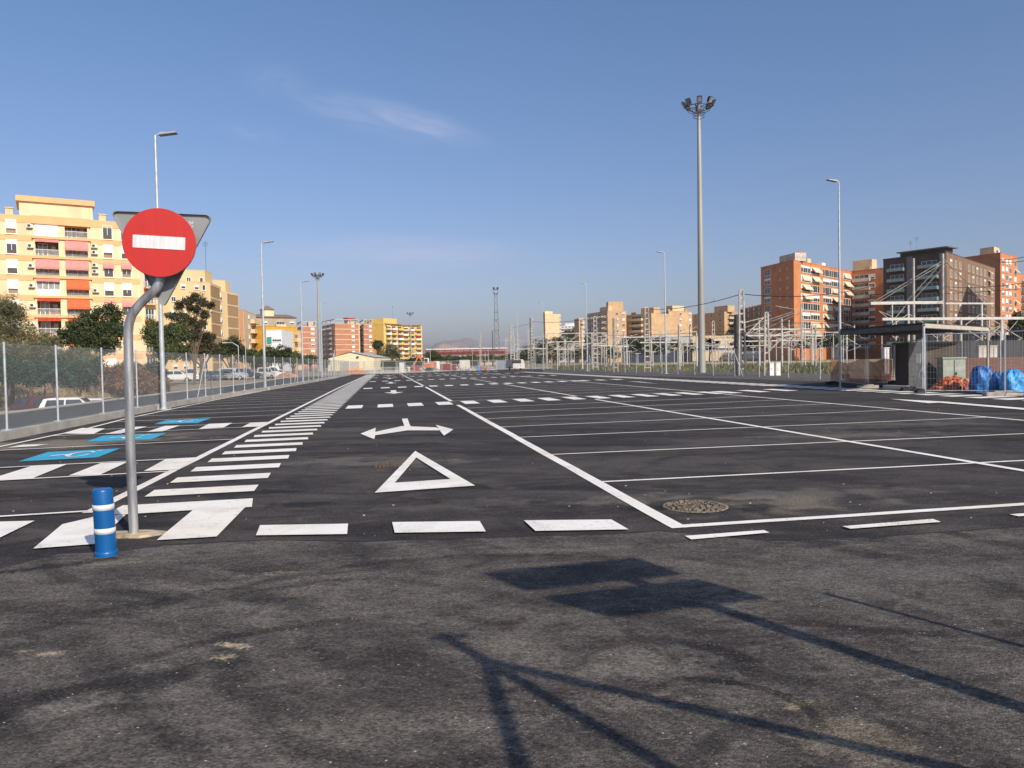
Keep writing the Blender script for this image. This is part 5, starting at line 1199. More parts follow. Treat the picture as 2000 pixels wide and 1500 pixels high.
for x_, yb, yt, D, lab in [(1785, 700, 503, 92, 'very tall steel pole in front of the grey block, left one'), (1842, 700, 494, 92, 'very tall steel pole in front of the corner of the grey block'), (1037.5, 719, 620, 150, 'plain dark pole close beside the lattice mast near the pale tower'), (998, 716, 633, 190, 'plain pole left of the lattice mast at the bus'), (963, 716, 645, 240, 'thin dark pole left of the lattice lighting tower'), (1442, 733, 612, 66, 'thick brown post with a dark top behind the tallest lattice mast'), (1327, 727, 632, 100, 'grey steel post left of the big floodlight mast'), (1200, 727, 620, 96, 'slim dark post left beside the lattice mast'), (938, 714, 650, 262, 'thin pole over the red footbridge')]:
    round_pole(x_, yb, yt, D, .17 if 'thick' not in lab else .38, lab, steel_dark if 'dark' in lab or 'brown' in lab else cat_steel, 'steel_pole', 'steel pole', 'plain steel poles of the railway', False)
def gantry(p0, p1, D0, D1, label, w=.22, drops=()):
    a = V(*p0, D0); b = V(*p1, D1); o = empty('catenary_gantry', Vector((a.x, a.y, 0)), label, 'gantry', 'catenary gantries over the railway')
    x = MB(); x.bar(a, b, w * .7, w * .85); x.build('beam', white_steel, o)
    for f in drops:
        q = a.lerp(b, f); e = Vector((1, .1, 0)); x = MB(); x.bar(q, q + Vector((0, 0, -2.4)), .12); x.bar(q + Vector((0, 0, -2.2)), q + e * 1.8 + Vector((0, 0, -.2)), .06); x.bar(q + Vector((0, 0, -2.2)), q - e * 1.6 + Vector((0, 0, -1.0)), .06); x.bar(q + Vector((0, 0, -1.6)), q - e * 1.7 + Vector((0, 0, -.9)), .05); x.build('drop_arm', cat_steel, o)
gantry((1458, 655.5), (1604, 654.5), 118, 118, 'white horizontal beam crossing in front of the foot of the orange block, lower one', .3, (.32, .6, .9))
gantry((1470, 643), (1572, 643), 116, 116, 'white horizontal beam crossing in front of the orange block, upper one', .26, (.25, .8))
gantry((1700, 592.5), (1842, 590.5), 92, 92, 'high pale beam between the two very tall steel poles', .4, (.3,))
gantry((1847, 592.7), (1941, 592.7), 92, 92, 'high pale beam right of the very tall steel poles', .22, ())
gantry((1723, 623.3), (2060, 621), 86, 86, 'long white beam just above the canopy on the right', .34, (.08, .32, .62, .7))
gantry((1393, 664), (1441, 664), 122, 122, 'short white beam right of the big floodlight mast', .3, (.5,))
gantry((1250, 669), (1360, 668), 145, 145, 'white beam in front of the low railway shed', .26, (.2, .75))
gantry((1155, 674), (1228, 677), 165, 165, 'white beam low in front of the tan block', .28, (.3, .8))
gantry((1083, 682), (1118, 682), 190, 190, 'white beam in front of the pine hill', .3, (.5,)); gantry((1070, 668), (1140, 667), 180, 180, 'thin beam high over the pine hill foot', .2, (.3, .7))
x = MB()
for si_, (p, q) in enumerate([((1706, 590), (1845, 507)), ((1712, 592), (1846, 512)), ((1768, 592), (1846, 506)), ((1776, 594), (1850, 514)), ((1842, 505), (1930, 592)), ((1460, 645), (1550, 612)), ((1455, 640), (1548, 609)), ((1500, 640), (1572, 607))]):
    x = MB(); x.wire(V(*p, 93 if p[0] > 1600 else 110), V(*q, 92 if p[0] > 1600 else 110), .06)
    tag(x.build('stay_bar', cat_steel, origin=V(*p, 93)), ['outermost stay bar rising to the very tall poles, upper of the pair', 'outer stay bar rising to the very tall poles, lower of the pair', 'inner stay bar rising to the very tall poles, upper of the pair', 'inner stay bar rising to the very tall poles, lower of the pair', 'stay bar sloping down right from the very tall poles', 'lower left stay bar before the dark side of the orange block', 'upper left stay bar before the dark side of the orange block', 'right stay bar reaching the lit face of the orange block'][si_], 'stay bar', 'stay bars at the very tall poles' if p[0] > 1600 else 'stay bars before the orange block')
x = MB()
def wcurve(p, q, D0, D1, sag, r=.035, n=10):
    a = V(*p, D0); b = V(*q, D1)
    for i in range(n):
        f, g_ = i / n, (i + 1) / n
        A_ = a.lerp(b, f) - Vector((0, 0, sag * 4 * f * (1 - f))); B_ = a.lerp(b, g_) - Vector((0, 0, sag * 4 * g_ * (1 - g_))); x.wire(A_, B_, r)
for wi_, a_ in enumerate([((1270, 604), (1448, 574), 92, 64, .4), ((1448, 574), (1700, 560), 64, 70, .5), ((1940, 506), (2040, 490), 92, 60, .3), ((1940, 510), (2040, 500), 92, 60, .3), ((1040, 628), (1163, 620), 150, 112, .4), ((1163, 655), (1530, 640), 150, 112, .3), ((1200, 662), (1700, 634), 150, 100, .3), ((1395, 660), (2050, 612), 130, 84, .6), ((1700, 575), (2040, 560), 100, 86, .3), ((1000, 640), (1041, 630), 190, 150, .1), ((1395, 655), (2050, 640), 130, 84, .6), ((1500, 628), (1842, 620), 110, 92, .5), ((1842, 560), (2040, 545), 92, 80, .4)]):
    x = MB(); wcurve(*a_); tag(x.build('overhead_wire', black_pl, origin=V(*a_[0], a_[2])), ['wire rising from the mast at the stepped tan block to the tallest lattice mast', 'wire running right from the tallest lattice mast across the orange block', 'upper of two wires right of the tall poles before the orange block', 'lower of two wires right of the tall poles before the orange block', 'wire from the pale tower masts to the mast at the dark balconied block', 'wire crossing the foot of the tan blocks to the orange block', 'low wire from the lit tan block towards the canopy', 'long wire from right of the floodlight mast to the right edge', 'high wire crossing the top of the grey block', 'short distant wire between the masts at the bus and the pale tower', 'lowest long wire crossing over the canopy', 'wire across the orange block to the very tall poles', 'wire right of the very tall poles at mid height'][wi_], 'overhead wire', 'overhead wires of the railway')
random.seed(77)
PXS = sorted(ru(985, 1700) for _ in range(26))
ORD2 = ORD[:15] + 'sixteenth seventeenth eighteenth nineteenth twentieth twenty-first twenty-second twenty-third twenty-fourth twenty-fifth'.split() + ['rightmost']
for i in range(26):
    px = PXS[i]; D = ru(120, 260) if px < 1450 else ru(100, 170); yt = hz(px) - ru(3.5, 8.5) * FP / D * (.8 if px < 1450 else .9)
    B = V(px, 715, D); B.z = 0; h = V(px, yt, D).z; o = empty('signal_post', B, 'thin armed pole of the railway yard, ' + ORD2[i] + ' of twenty-six from the left', 'signal post', 'thin poles with arms all over the railway yard')
    x = MB(); x.bar(B, B + Vector((0, 0, h)), .12 if i % 3 else .2); x.build('pole', [cat_steel, white_steel, steel_dark][i % 3], o)
    x = MB()
    for k in range(3): z = h * ru(.55, .98); l = ru(1.2, 3.6) * (1 if rnd() < .5 else -1); x.bar(B + Vector((0, 0, z)), B + Vector((l, ru(-1, 1), z + ru(-.7, .9))), .06)
    x.build('arms', cat_steel, o)
for i in range(12):
    px = 1000 + i * 56 + ru(-15, 15); D = ru(130, 200); z = V(px, hz(px) - ru(22, 56) * (150 / D), D); L_ = ru(5, 13); o = empty('catenary_gantry', Vector((z.x, z.y, 0)), 'thin pale gantry in the tangle of the railway yard, ' + nth(i) + ' of twelve', 'gantry', 'thin gantries of the railway yard')
    e = Vector((1, .15, 0)).normalized() * L_; x = MB(); x.bar(z, z + e, .12, .16); x.build('beam', white_steel if i % 4 == 0 else cat_steel, o)
    for f in (0, 1): x = MB(); x.bar(Vector((z.x, z.y, 0)) + e * f, z + e * f, .16); x.build('leg', cat_steel, o)
    x = MB()
    for f in (.2, .5, .8): q = z + e * f; x.bar(q, q + Vector((.8, 0, -1.2)), .05); x.bar(q, q + Vector((-.8, 0, -1.2)), .05)
    x.build('drop_arms', cat_steel, o)
random.seed(5)
cb0 = G(1513, 733.5); o = empty('trackside_cabinet', cb0, 'small white twin trackside cabinet at the foot of a lattice mast', 'cabinet')
for i in (-1, 1):
    x = MB(); x.box(cb0 + Vector((i * .26, 0, .5)), (.34, .3, 1.0)); x.box(cb0 + Vector((i * .26, -.16, .55)), (.1, .04, .2)); x.box(cb0 + Vector((i * .26, 0, 1.02)), (.38, .36, .06)); x.build('box', white_sh, o)
# grass strip with platform edge
gs = MB(); ga = [G(1080, 722), G(1180, 724), G(1320, 725), G(1460, 726), G(1640, 730)]; gb_ = [V(1080, 712, 210), V(1180, 712, 190), V(1320, 711, 170), V(1460, 710, 160), V(1640, 709, 150)]
for i in range(4):
    a, b, c, d = ga[i], ga[i + 1], gb_[i + 1], gb_[i]
    gs.quad(Vector((a.x, a.y, -.15)), Vector((b.x, b.y, -.15)), Vector((c.x, c.y, .25)), Vector((d.x, d.y, .25)))
struct(gs.build('grass_bank', mat('dry_grass_ground', (.16, .15, .07), .95, 0, .3, .3)))
gr = MB()
for i in range(16000):
    k = min(3, int(rnd() * 4)); f, g_ = rnd(), rnd() ** 1.4
    p = ga[k].lerp(ga[k + 1], f).lerp(gb_[k].lerp(gb_[k + 1], f), g_); z = -.15 + .4 * g_; h = ru(.08, .38) * (1 if rnd() < .9 else 1.8); w = ru(.03, .10); a = rnd() * 3.14
    e = Vector((math.cos(a), math.sin(a), 0)) * w; t_ = Vector((ru(-.2, .2), ru(-.2, .2), h)); gr.k = int(rnd() * 3); q = Vector((p.x, p.y, z)); gr.add([q - e, q + e, q + t_], [(0, 1, 2)])
tag(gr.build('weeds', [mat('weed_green', (.13, .14, .06), .9, 0, .2, 1), mat('weed_dry', (.24, .20, .11), .9, 0, .2, 1), mat('weed_dark', (.07, .085, .04), .9, 0, .2, 1)]), 'green and straw coloured weeds growing along the railway', 'weeds', kind='stuff')
x = MB(); F = Facade(Vector((V(1250, 712, 165).x, 165, 0)), Vector((V(1640, 711, 148).x, 148, 0))); x.box(F.pt(F.L / 2, .35, 0), (F.L, .8, .5), F.e); tag(x.build('platform_edge', mat('yellowish_concrete', (.5, .42, .24), .9), origin=F.pt(0, 0)), 'long low yellowish platform edge in the weeds before the train', 'platform')
bl_ = MB(); bl_.quad(*[Vector((p.x, p.y, .002)) for p in (G(1060, 727.5), G(1480, 741), G(1660, 746), G(1660, 731), G(1460, 726.5), G(1060, 722.5))]); struct(bl_.build('ballast', mat('dark_ballast', (.10, .09, .08), .95, 0, .5, 3, .8, 12)))
# T-topped signal posts by the platform
TP = [(1410, 708, 686), (1429, 709, 678), (1471, 708, 678), (1545, 707, 683), (1568, 706, 677), (1584.5, 707, 672), (1603, 706, 680), (1276, 711, 687), (1317, 711, 680), (1229, 712, 686), (1246, 713, 690), (1166, 714, 692), (1375, 709, 684)]
for ti_, (x_, yb, yt) in enumerate(sorted(TP)):
    D = 140; B = V(x_, yb, D); B.z = 0; h = V(x_, yt, D).z; o = empty('platform_lamp', B, 'T shaped platform lamp before the train, ' + (nth(ti_) if ti_ < 12 else 'rightmost') + ' of the row', 'platform lamp', 'T shaped platform lamps')
    x = MB(); x.tube([B, B + Vector((0, 0, h))], .07, 8); x.build('post', white_steel, o); x = MB(); x.box(B + Vector((0, 0, h)), (1.1, .12, .1)); x.build('crossbar', white_steel, o)
# ================================================================ RIGHT CHAIN-LINK FENCE (far) AND NEAR SITE FENCE
rp = [(1040, 722), (1060, 722.5), (1078, 723), (1100, 724), (1122, 725), (1152, 726), (1182, 727), (1221, 728.3), (1243, 729), (1293, 730.5), (1324, 731.5), (1357, 732.5), (1393, 733.5), (1435, 735), (1483, 736), (1539.7, 738), (1602, 740.5)]
gp = [G(*q) for q in rp]; fo_ = empty('chain_link_fence', gp[-1], 'distant chain link fence along the railway on the right side', 'fence')
x = MB(); chain_mesh(x, [q.copy() for q in gp], 0.05, 2.2, .22, .0022)
for a, b in zip(gp, gp[1:]):
    for z in (2.2, .1): x.wire(a + Vector((0, 0, z)), b + Vector((0, 0, z)), .008)
x.build('wire_mesh', wirem, fo_)
for q in gp: x = MB(); x.tube([q, q + Vector((0, 0, 2.25))], .035, 8); x.build('post', galv_pale, fo_)
for i in (5, 13):
    for s_ in (-1, 1): x = MB(); x.tube([gp[i] + Vector((0, 0, 1.9)), gp[i].lerp(gp[i + s_], .35)], .03, 6); x.build('brace', galv_pale, fo_)
rubber = mat('black_rubber_foot', (.035, .035, .038), .9, 0, .3, 5); cfoot = mat('concrete_foot', (.36, .33, .28), .95, 0, .2, 4, .4, 20)
netm = mat('faded_orange_netting', (.50, .17, .09), .8, 0, .15, 1)
def site_panel(p0, p1, label, ht=2.05, net=False, D0=None, D1=None, lean=(0, 0)):
    a = G(*p0); b = G(*p1); o = empty('site_fence_panel', a, label, 'fence panel', 'movable wire fence panels around the works compound'); e = (b - a).normalized(); L = (b - a).length; n_ = Vector((-e.y, e.x, 0))
    ln = n_ * lean[0] + e * lean[1]
    def q(u, z): return a + e * u + Vector((0, 0, z)) + ln * (z / ht)
    x = MB()
    for u in (.03, L - .03): x.tube([q(u, .0), q(u, ht)], .021, 8)
    for z in (.14, ht - .03): x.tube([q(.03, z), q(L - .03, z)], .019, 8)
    x.build('frame', galv_pale, o)
    x = MB(); n = int(L / .10)
    for i in range(1, n): x.wire(q(L * i / n, .15), q(L * i / n, ht - .04), .002)
    for k in range(1, 9): x.wire(q(.03, .14 + (ht - .2) * k / 9), q(L - .03, .14 + (ht - .2) * k / 9), .0035)
    x.wire(q(L * .5, .1), q(L * .5, ht), .012)
    x.build('wire_mesh', wirem, o)
    if net:
        x = MB(); nn = 26; mcol = 30
        def zt_(u): return 1.30 + .10 * math.sin(u / L * 6.3 + net) - .10 * math.sin(u / L * math.pi)
        for k in range(nn + 1):
            for i in range(mcol):
                u0, u1 = L * i / mcol, L * (i + 1) / mcol; f = k / nn
                sg_ = .02 * math.sin(i * .9 + k * .5)
                A_ = q(u0, .18 + (zt_(u0) - .18) * f) - n_ * (.05 + sg_); B_ = q(u1, .18 + (zt_(u1) - .18) * f) - n_ * (.05 + sg_); d_z = Vector((0, 0, .009))
                x.quad(A_ - d_z, B_ - d_z, B_ + d_z, A_ + d_z)
        for i in range(int(L / .06)):
            u0 = L * i / int(L / .06); x.wire(q(u0, .18) - n_ * .055, q(u0, zt_(u0)) - n_ * .055, .004)
        x.build('safety_net', netm, o)
    return o, a, b, e
def foot(pxy, label, mt, L=.72, rot=None, h=.14):
    g = G(*pxy); x = MB(); x.box(g + Vector((0, 0, h / 2)), (L, .24, h), rot or (1, .05, 0)); x.box(g + Vector((0, 0, h + .02)), (L * .5, .16, .04), rot or (1, .05, 0))
    return tag(x.build('ballast_block', mt, origin=g), label, 'ballast block', 'heavy blocks the site fence stands in')
site_panel((1625, 748.5), (1692, 756), 'site fence panel with sagging orange netting around the right street lamp', net=1.5)
site_panel((1695, 757), (1741, 748), 'site fence panel with straight orange netting right of the lamp panel', net=4)
site_panel((1746, 748), (1802, 768), 'leaning wire fence panel in front of the dark brown hut', ht=2.1)
site_panel((1806, 770), (1956, 771), 'wire fence panel in front of the orange rubble pile', ht=2.25, D0=0)
site_panel((1961, 773), (2170, 782), 'wire fence panel at the right edge in front of the blue sacks', ht=2.25)
# shaggy net on the long panel
foot((1626, 751), 'black and concrete foot under the leftmost site fence panel', rubber); foot((1695, 758.5), 'mossy concrete foot between the two netted fence panels', cfoot, .9); foot((1744, 750), 'small black foot behind the hut panel', rubber, .4)
foot((1780, 763), 'long black rubber foot at the right end of the white plank', rubber, .8); foot((1798, 768), 'short black foot beside the canopy post', rubber, .35); foot((1958, 773), 'mossy concrete foot in front of the blue sacks', cfoot, 1.3)
x = MB(); a = G(1728, 760); b = G(1774, 762); x.bar(a + Vector((0, 0, .1)), b + Vector((0, 0, .1)), .2, .16); tag(x.build('white_plank', concrete_lt, origin=a), 'long whitish concrete beam lying beside the site fence', 'beam')
# canopy
CZ = 2.66; c0 = G(1804, 770); c0 = Vector((c0.x, c0.y, 0)); cp = [CT(1640, 645, CZ), CT(1804, 632.5, CZ), CT(1929, 640.5, CZ)]; c4 = cp[0] + cp[2] - cp[1]
o = empty('canopy', cp[1], 'large flat steel canopy with a pale front beam and dark underside over the works hut', 'canopy')
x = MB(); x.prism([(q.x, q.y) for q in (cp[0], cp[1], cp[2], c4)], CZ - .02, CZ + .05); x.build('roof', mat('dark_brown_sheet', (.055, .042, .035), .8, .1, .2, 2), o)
x = MB(); x.bar(cp[1] + Vector((0, 0, CZ - .07)), cp[2] + Vector((0, 0, CZ - .07)), .10, .16); x.build('front_beam', mat('pale_beam', (.50, .45, .38), .7, 0, .1), o)
x = MB()
for f in (0.0, .25, .5, .75, 1):
    x.bar(cp[1].lerp(cp[0], f) + Vector((0, 0, CZ - .12)), cp[2].lerp(c4, f) + Vector((0, 0, CZ - .12)), .08, .12)
inn_ = (cp[2] - cp[1]).normalized() * .06
x.bar(cp[1] + inn_ + Vector((0, 0, CZ - .13)), cp[0] + inn_ + Vector((0, 0, CZ - .13)), .08, .20); x.build('rafters', steel_dark, o)
for q in (cp[1], cp[2], cp[0], c4):
    x = MB(); x.tube([q + Vector((0, 0, 0)), q + Vector((0, 0, CZ - .1))], .05, 8); x.build('post', galv_pale if q is cp[1] else cat_steel, o)
# hut with graffiti, cabinet and notice
ha = G(1752, 747); hb_ = G(1802, 752); ha.z = hb_.z = 0
a = V(1749, 745, 34.5); b = V(1803, 745, 33.5); a.z = b.z = 0; F = Facade(a, b)
hu = empty('works_hut', a, 'dark brown works hut with a white notice under the canopy', 'hut')
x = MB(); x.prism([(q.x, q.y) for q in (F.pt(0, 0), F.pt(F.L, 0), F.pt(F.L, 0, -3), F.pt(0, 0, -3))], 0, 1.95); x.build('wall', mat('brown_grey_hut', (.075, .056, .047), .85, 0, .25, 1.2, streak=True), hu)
x = MB(); x.prism([(q.x, q.y) for q in (F.pt(-.1, 0, .1), F.pt(F.L + .1, 0, .1), F.pt(F.L + .1, 0, -3.1), F.pt(-.1, 0, -3.1))], 1.95, 2.03); x.build('roof', steel_dark, hu)
uu, zz = F.hit(1796.5, 700); x = MB(); x.box(F.pt(uu - .05, zz, .02), (.2, .03, .42), F.e); x.build('notice', mat('notice_paper', (.62, .60, .55), .8, 0, .3, 30), hu)
x = MB()
for k in range(9):
    u = F.hit(1782 + k * 2, 720)[0]; x.wire(F.pt(u, .55 + .2 * math.sin(k * 1.7), .01), F.pt(u + .08, .75 + .25 * math.cos(k * 2.3), .01), .012)
x.build('graffiti', mat('pale_graffiti', (.32, .30, .28), .8), hu)
# brown netted wall behind the compound and grey cabinets
a = V(1804, 740, 39); b = V(2080, 740, 36); a.z = b.z = 0; F = Facade(a, b)
x = MB(); x.box(F.pt(F.L / 2, .62, -1), (F.L, .25, 1.3), F.e); tag(x.build('brick_wall', brick('dusty_red_brick', (.33, .17, .13), (.29, .15, .115), (.36, .24, .19), .8), origin=a), 'low dusty red brick wall behind the rubble and sacks', 'wall')
a = V(1758, 712, 62); b = V(2120, 712, 62); a.z = b.z = 0; F = Facade(a, b)
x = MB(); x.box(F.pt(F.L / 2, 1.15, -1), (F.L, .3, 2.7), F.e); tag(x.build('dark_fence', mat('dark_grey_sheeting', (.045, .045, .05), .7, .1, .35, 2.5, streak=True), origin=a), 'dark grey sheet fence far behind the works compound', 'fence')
def cab(p0, p1, D, zt, mt, label, name='cabinet', cat='cabinet', dp=.5):
    a = V(p0, 740, D); b = V(p1, 740, D); a.z = b.z = 0; F = Facade(a, b); o = empty(name, a, label, cat)
    x = MB(); x.prism([(q.x, q.y) for q in (F.pt(0, 0), F.pt(F.L, 0), F.pt(F.L, 0, -dp), F.pt(0, 0, -dp))], 0.05, zt); x.build('body', mt, o)
    x = MB(); x.box(F.pt(F.L / 2, zt + .03, -dp / 2), (F.L + .08, dp + .08, .06), F.e); x.build('lid', mt, o)
    x = MB(); x.box(F.pt(F.L / 2, zt / 2, .012), (.02, .02, zt * .9), F.e); x.box(F.pt(F.L * .58, zt / 2, .03), (.03, .05, .12), F.e); x.build('door_joint', steel_dark, o); return o
cab(1842, 1886, 33, 1.28, mat('pale_green_grey', (.34, .37, .30), .8, 0, .15, 3), 'pale green grey metal cabinet behind the orange rubble pile')
for q, w_ in ((1728, 9), (1768, 7), (1912, 16), (1934, 14)):
    cab(q, q + w_, 58, 2.0, white_sh if q < 1800 else concrete_lt, {1728: 'small white box with dark lower part under the canopy, left one', 1768: 'small white box under the canopy beside the hut roof', 1912: 'pale far box behind the brick wall, left one', 1934: 'pale far box behind the brick wall, right one'}[q], 'equipment_box', 'box')
# rubble pile
rc = G(1868, 764); rb2 = MB()
for i in range(520):
    a = rnd() * 6.28; r = rnd() ** .6; px_, py_ = r * math.cos(a) * .80, r * math.sin(a) * .5; h = max(0, .56 * (1 - r ** 2.2)) * rnd() ** .35
    c = Vector((rc.x + px_, rc.y + .2 + py_, h + .02)); s_ = ru(.09, .19); rb2.k = int(rnd() * 2.3)
    up = Vector((ru(-.35, .35), ru(-.35, .35), 1)); ex = Vector((rnd() - .5, rnd() - .5, 0.01)); ex = up.cross(ex).normalized(); rb2.box(c, (s_ * 1.5, s_ * .8, s_ * .4), ex, up)
tag(rb2.build('brick_rubble', [mat('orange_brick_chunk', (.60, .17, .07), .9, 0, .2, 6), mat('dark_brick_chunk', (.38, .10, .045), .9, 0, .2, 6), mat('mortar_chunk', (.5, .36, .28), .9)], origin=rc), 'heap of broken orange bricks behind the site fence', 'rubble heap')
# blue sacks: lumpy bags
def sack(cx, cy, base, w, d, h, label, seed, mt, notch=0):
    random.seed(seed); x = MB(); nu, nv = 84, 40; rows = []
    ph = [rnd() * 6.28 for _ in range(6)]
    for j in range(nv + 1):
        v = j / nv; row = []
        for i in range(nu):
            a = 2 * math.pi * i / nu; rr = (1 - .22 * v ** 2 - .5 * v ** 12) * (.9 + .1 * math.sin(v * 3.1)); sq = (abs(math.cos(a)) ** 3 + abs(math.sin(a)) ** 3) ** (-1 / 3)
            cr = 1 + .07 * math.sin(5 * a + ph[0] + 6 * v) + .05 * abs(math.sin(6.5 * a + ph[1] - 7 * v)) + .05 * math.sin(3 * a + ph[2]) * v
            pn = Vector((math.cos(a) * 1.6, math.sin(a) * 1.6, v * 2.2)) + Vector((seed * 3.1, 0, 0)); wr_ = (1 - abs(mnoise.noise(pn * 1.3)) * 2.0) * .07 + (1 - abs(mnoise.noise(pn * 3.1)) * 2.0) * .035 + mnoise.noise(pn * 7) * .02; cr += wr_ - .05
            z = h * (v + .5 * wr_ * v + .06 * math.sin(4 * a + ph[3]) * v + .04 * math.sin(9 * a + ph[4]) * v)
            row.append(base + Vector((cx + w / 2 * rr * sq * cr * math.cos(a), cy + d / 2 * rr * sq * cr * math.sin(a), max(0, z))))
        rows.append(row)
    vs = [p for r in rows for p in r]; x.add(vs, [(j * nu + i, j * nu + (i + 1) % nu, (j + 1) * nu + (i + 1) % nu, (j + 1) * nu + i) for j in range(nv) for i in range(nu)] + [tuple(range(nv * nu, nv * nu + nu))], True)
    o = x.build('sack', mt, origin=base + Vector((cx, cy, 0)))
    x = MB()
    for s_ in (-1, 1):
        p = [base + Vector((cx + s_ * w * .3, cy, h * .9)), base + Vector((cx + s_ * w * .36, cy - d * .3, h * 1.08)), base + Vector((cx + s_ * w * .42, cy - d * .5, h * .8)), base + Vector((cx + s_ * w * .40, cy - d * .50, h * .3))]; x.tube(p, .010, 6)
    x.build('strap', mt, o)
    return tag(o, label, 'sack', 'blue builders sacks by the site fence')
bluebag = mat('blue_woven_bag', (.015, .14, .42), .5, 0, .5, 3, .5, 18); bluetarp = mat('bright_blue_tarp', (.05, .33, .72), .45, 0, .35, 3, .8, 12)
g1 = G(1932, 767); sack(0, .5, g1, .72, .7, .92, 'dark blue rounded sack right of the rubble heap', 3, bluebag)
g2 = G(1966, 770); sack(0, .5, g2, .42, .6, .74, 'dark blue sack behind the fence joint', 4, bluebag)
g3 = G(1992, 772); sack(.05, .45, g3, .75, .7, .84, 'bright blue crumpled sack at the right edge', 5, bluetarp)
random.seed(11)
# ================================================================ FAR END: works, barriers, vehicles
pv = MB(); pv.quad(*[Vector((q.x, q.y, .02)) for q in (LT(2.8, 123.5), LT(16, 152), LT(34, 152), LT(60, 190), LT(-2, 190), LT(-12, 126))]); struct(pv.build('works_ground', mat('pale_works_ground', (.42, .35, .27), .95, 0, .2, .2)))
def far_panel(p0, p1, D, label, ht=2.0, mt=None, bars=12):
    a = V(p0, 725, D); b = V(p1, 725, D); a.z = b.z = 0; e = (b - a).normalized(); L = (b - a).length; o = empty('site_fence_panel', a, label, 'fence panel', 'wire fence panels closing the far end of the lot')
    x = MB()
    for u in (0, L): x.bar(a + e * u, a + e * u + Vector((0, 0, ht)), .06)
    for z in (.15, ht): x.bar(a + Vector((0, 0, z)), b + Vector((0, 0, z)), .05)
    x.build('frame', galv_pale, o); x = MB()
    for i in range(bars): x.wire(a + e * (L * i / bars), a + e * (L * i / bars) + Vector((0, 0, ht)), .012)
    for k in range(5): x.wire(a + Vector((0, 0, ht * k / 5)), b + Vector((0, 0, ht * k / 5)), .012)
    x.build('wire_mesh', wirem, o); return o
for i, (p0, p1) in enumerate([(668, 689), (690, 711), (712, 731), (733, 747), (749, 774), (776, 790)]): far_panel(p0, p1, 121 + i, 'wire fence panel closing the far end of the lot, ' + nth(i) + ' of six')
on = MB(); a = V(672, 730, 120.5); b = V(711, 730, 120.5); a.z = b.z = 0; 
for k in range(14): on.bar(a + Vector((0, 0, .1 + k * .07)), b + Vector((0, 0, .1 + k * .07)), .03)
tag(on.build('orange_netting', mat('orange_net', (.75, .27, .13), .8), origin=a), 'orange plastic netting strung before the warehouse doors', 'safety net')
for i, (px, c_) in enumerate([(722, 0), (730, 0), (738, 0), (752, 0), (761, 0), (770, 0), (779, 0), (786, 0)]):
    p = V(px, 731, 118); p.z = 0; o = empty('crowd_barrier', p, 'low metal crowd barrier at the far lane end, ' + nth(i) + ' of eight', 'barrier', 'metal crowd barriers at the far end'); x = MB()
    e = Vector((1, .12 * math.sin(i * 2), 0)).normalized(); L = .52
    for u in (-L, L): x.bar(p + e * u, p + e * u + Vector((0, 0, 1.05)), .045)
    for z in (.25, 1.05): x.bar(p - e * L + Vector((0, 0, z)), p + e * L + Vector((0, 0, z)), .045)
    for k in range(5): x.wire(p + e * (L * (k - 2) / 3) + Vector((0, 0, .25)), p + e * (L * (k - 2) / 3) + Vector((0, 0, 1.05)), .02)
    x.build('frame', white_steel, o)
def crate(px0, px1, yt, D, mt, label, name='site_box', cat='box'):
    a = V(px0, 722, D); b = V(px1, 722, D); a.z = b.z = 0; h = H + (hz(px0) - yt) / FP * D; F = Facade(a, b); x = MB(); x.prism([(q.x, q.y) for q in (F.pt(0, 0), F.pt(F.L, 0), F.pt(F.L, 0, -1.6), F.pt(0, 0, -1.6))], 0, h)
    for k in range(6): x.box(F.pt(F.L * (k + .5) / 6, h / 2, .04), (.08, .08, h * .9), F.e)
    x.box(F.pt(F.L / 2, h + .04, -.8), (F.L + .1, 1.7, .08), F.e); return tag(x.build(name, mt, origin=a), label, cat)
redm = mat('red_painted_steel', (.27, .03, .03), .6, 0, .3, 1); orm = mat('orange_machine_paint', (.60, .17, .05), .5, 0, .15, 1)
crate(860, 869, 711.5, 152, redm, 'dark red slatted container in the works area, left one', 'red_container', 'container'); crate(870, 881, 711, 153, redm, 'dark red slatted container in the works area, middle one', 'red_container', 'container'); crate(882.5, 890, 713, 150, redm, 'smaller red container leaning at the right of the red row', 'red_container', 'container')
crate(898, 917, 704, 160, mat('off_white_cabin', (.66, .62, .54), .7, 0, .1, .5), 'off white site cabin beside the red containers', 'site_cabin', 'site cabin'); crate(780, 788, 709, 135, white_sh, 'white stacked bags at the gap in the far fence', 'bag_stack', 'bags'); crate(849, 858, 706.5, 185, white_sh, 'small white cabin behind the orange excavator', 'site_cabin', 'site cabin')
crate(806, 814, 715, 148, mat('bright_red', (.42, .07, .05), .6), 'bright red skip left of the orange excavator', 'skip', 'skip'); crate(815, 820, 717, 148, mat('bright_red', (.42, .07, .05), .6), 'small bright red box beside the red skip', 'site_box', 'box')
crate(968, 1000, 704, 175, mat('grey_blue_sheet', (.24, .26, .30), .6, .1, .1, .5), 'low grey corrugated shed left of the white bus', 'metal_shed', 'shed'); crate(932, 940, 717, 148, mat('clear_blue_plastic', (.05, .25, .7), .5), 'small bright blue box on the edge of the works area', 'blue_box', 'box')
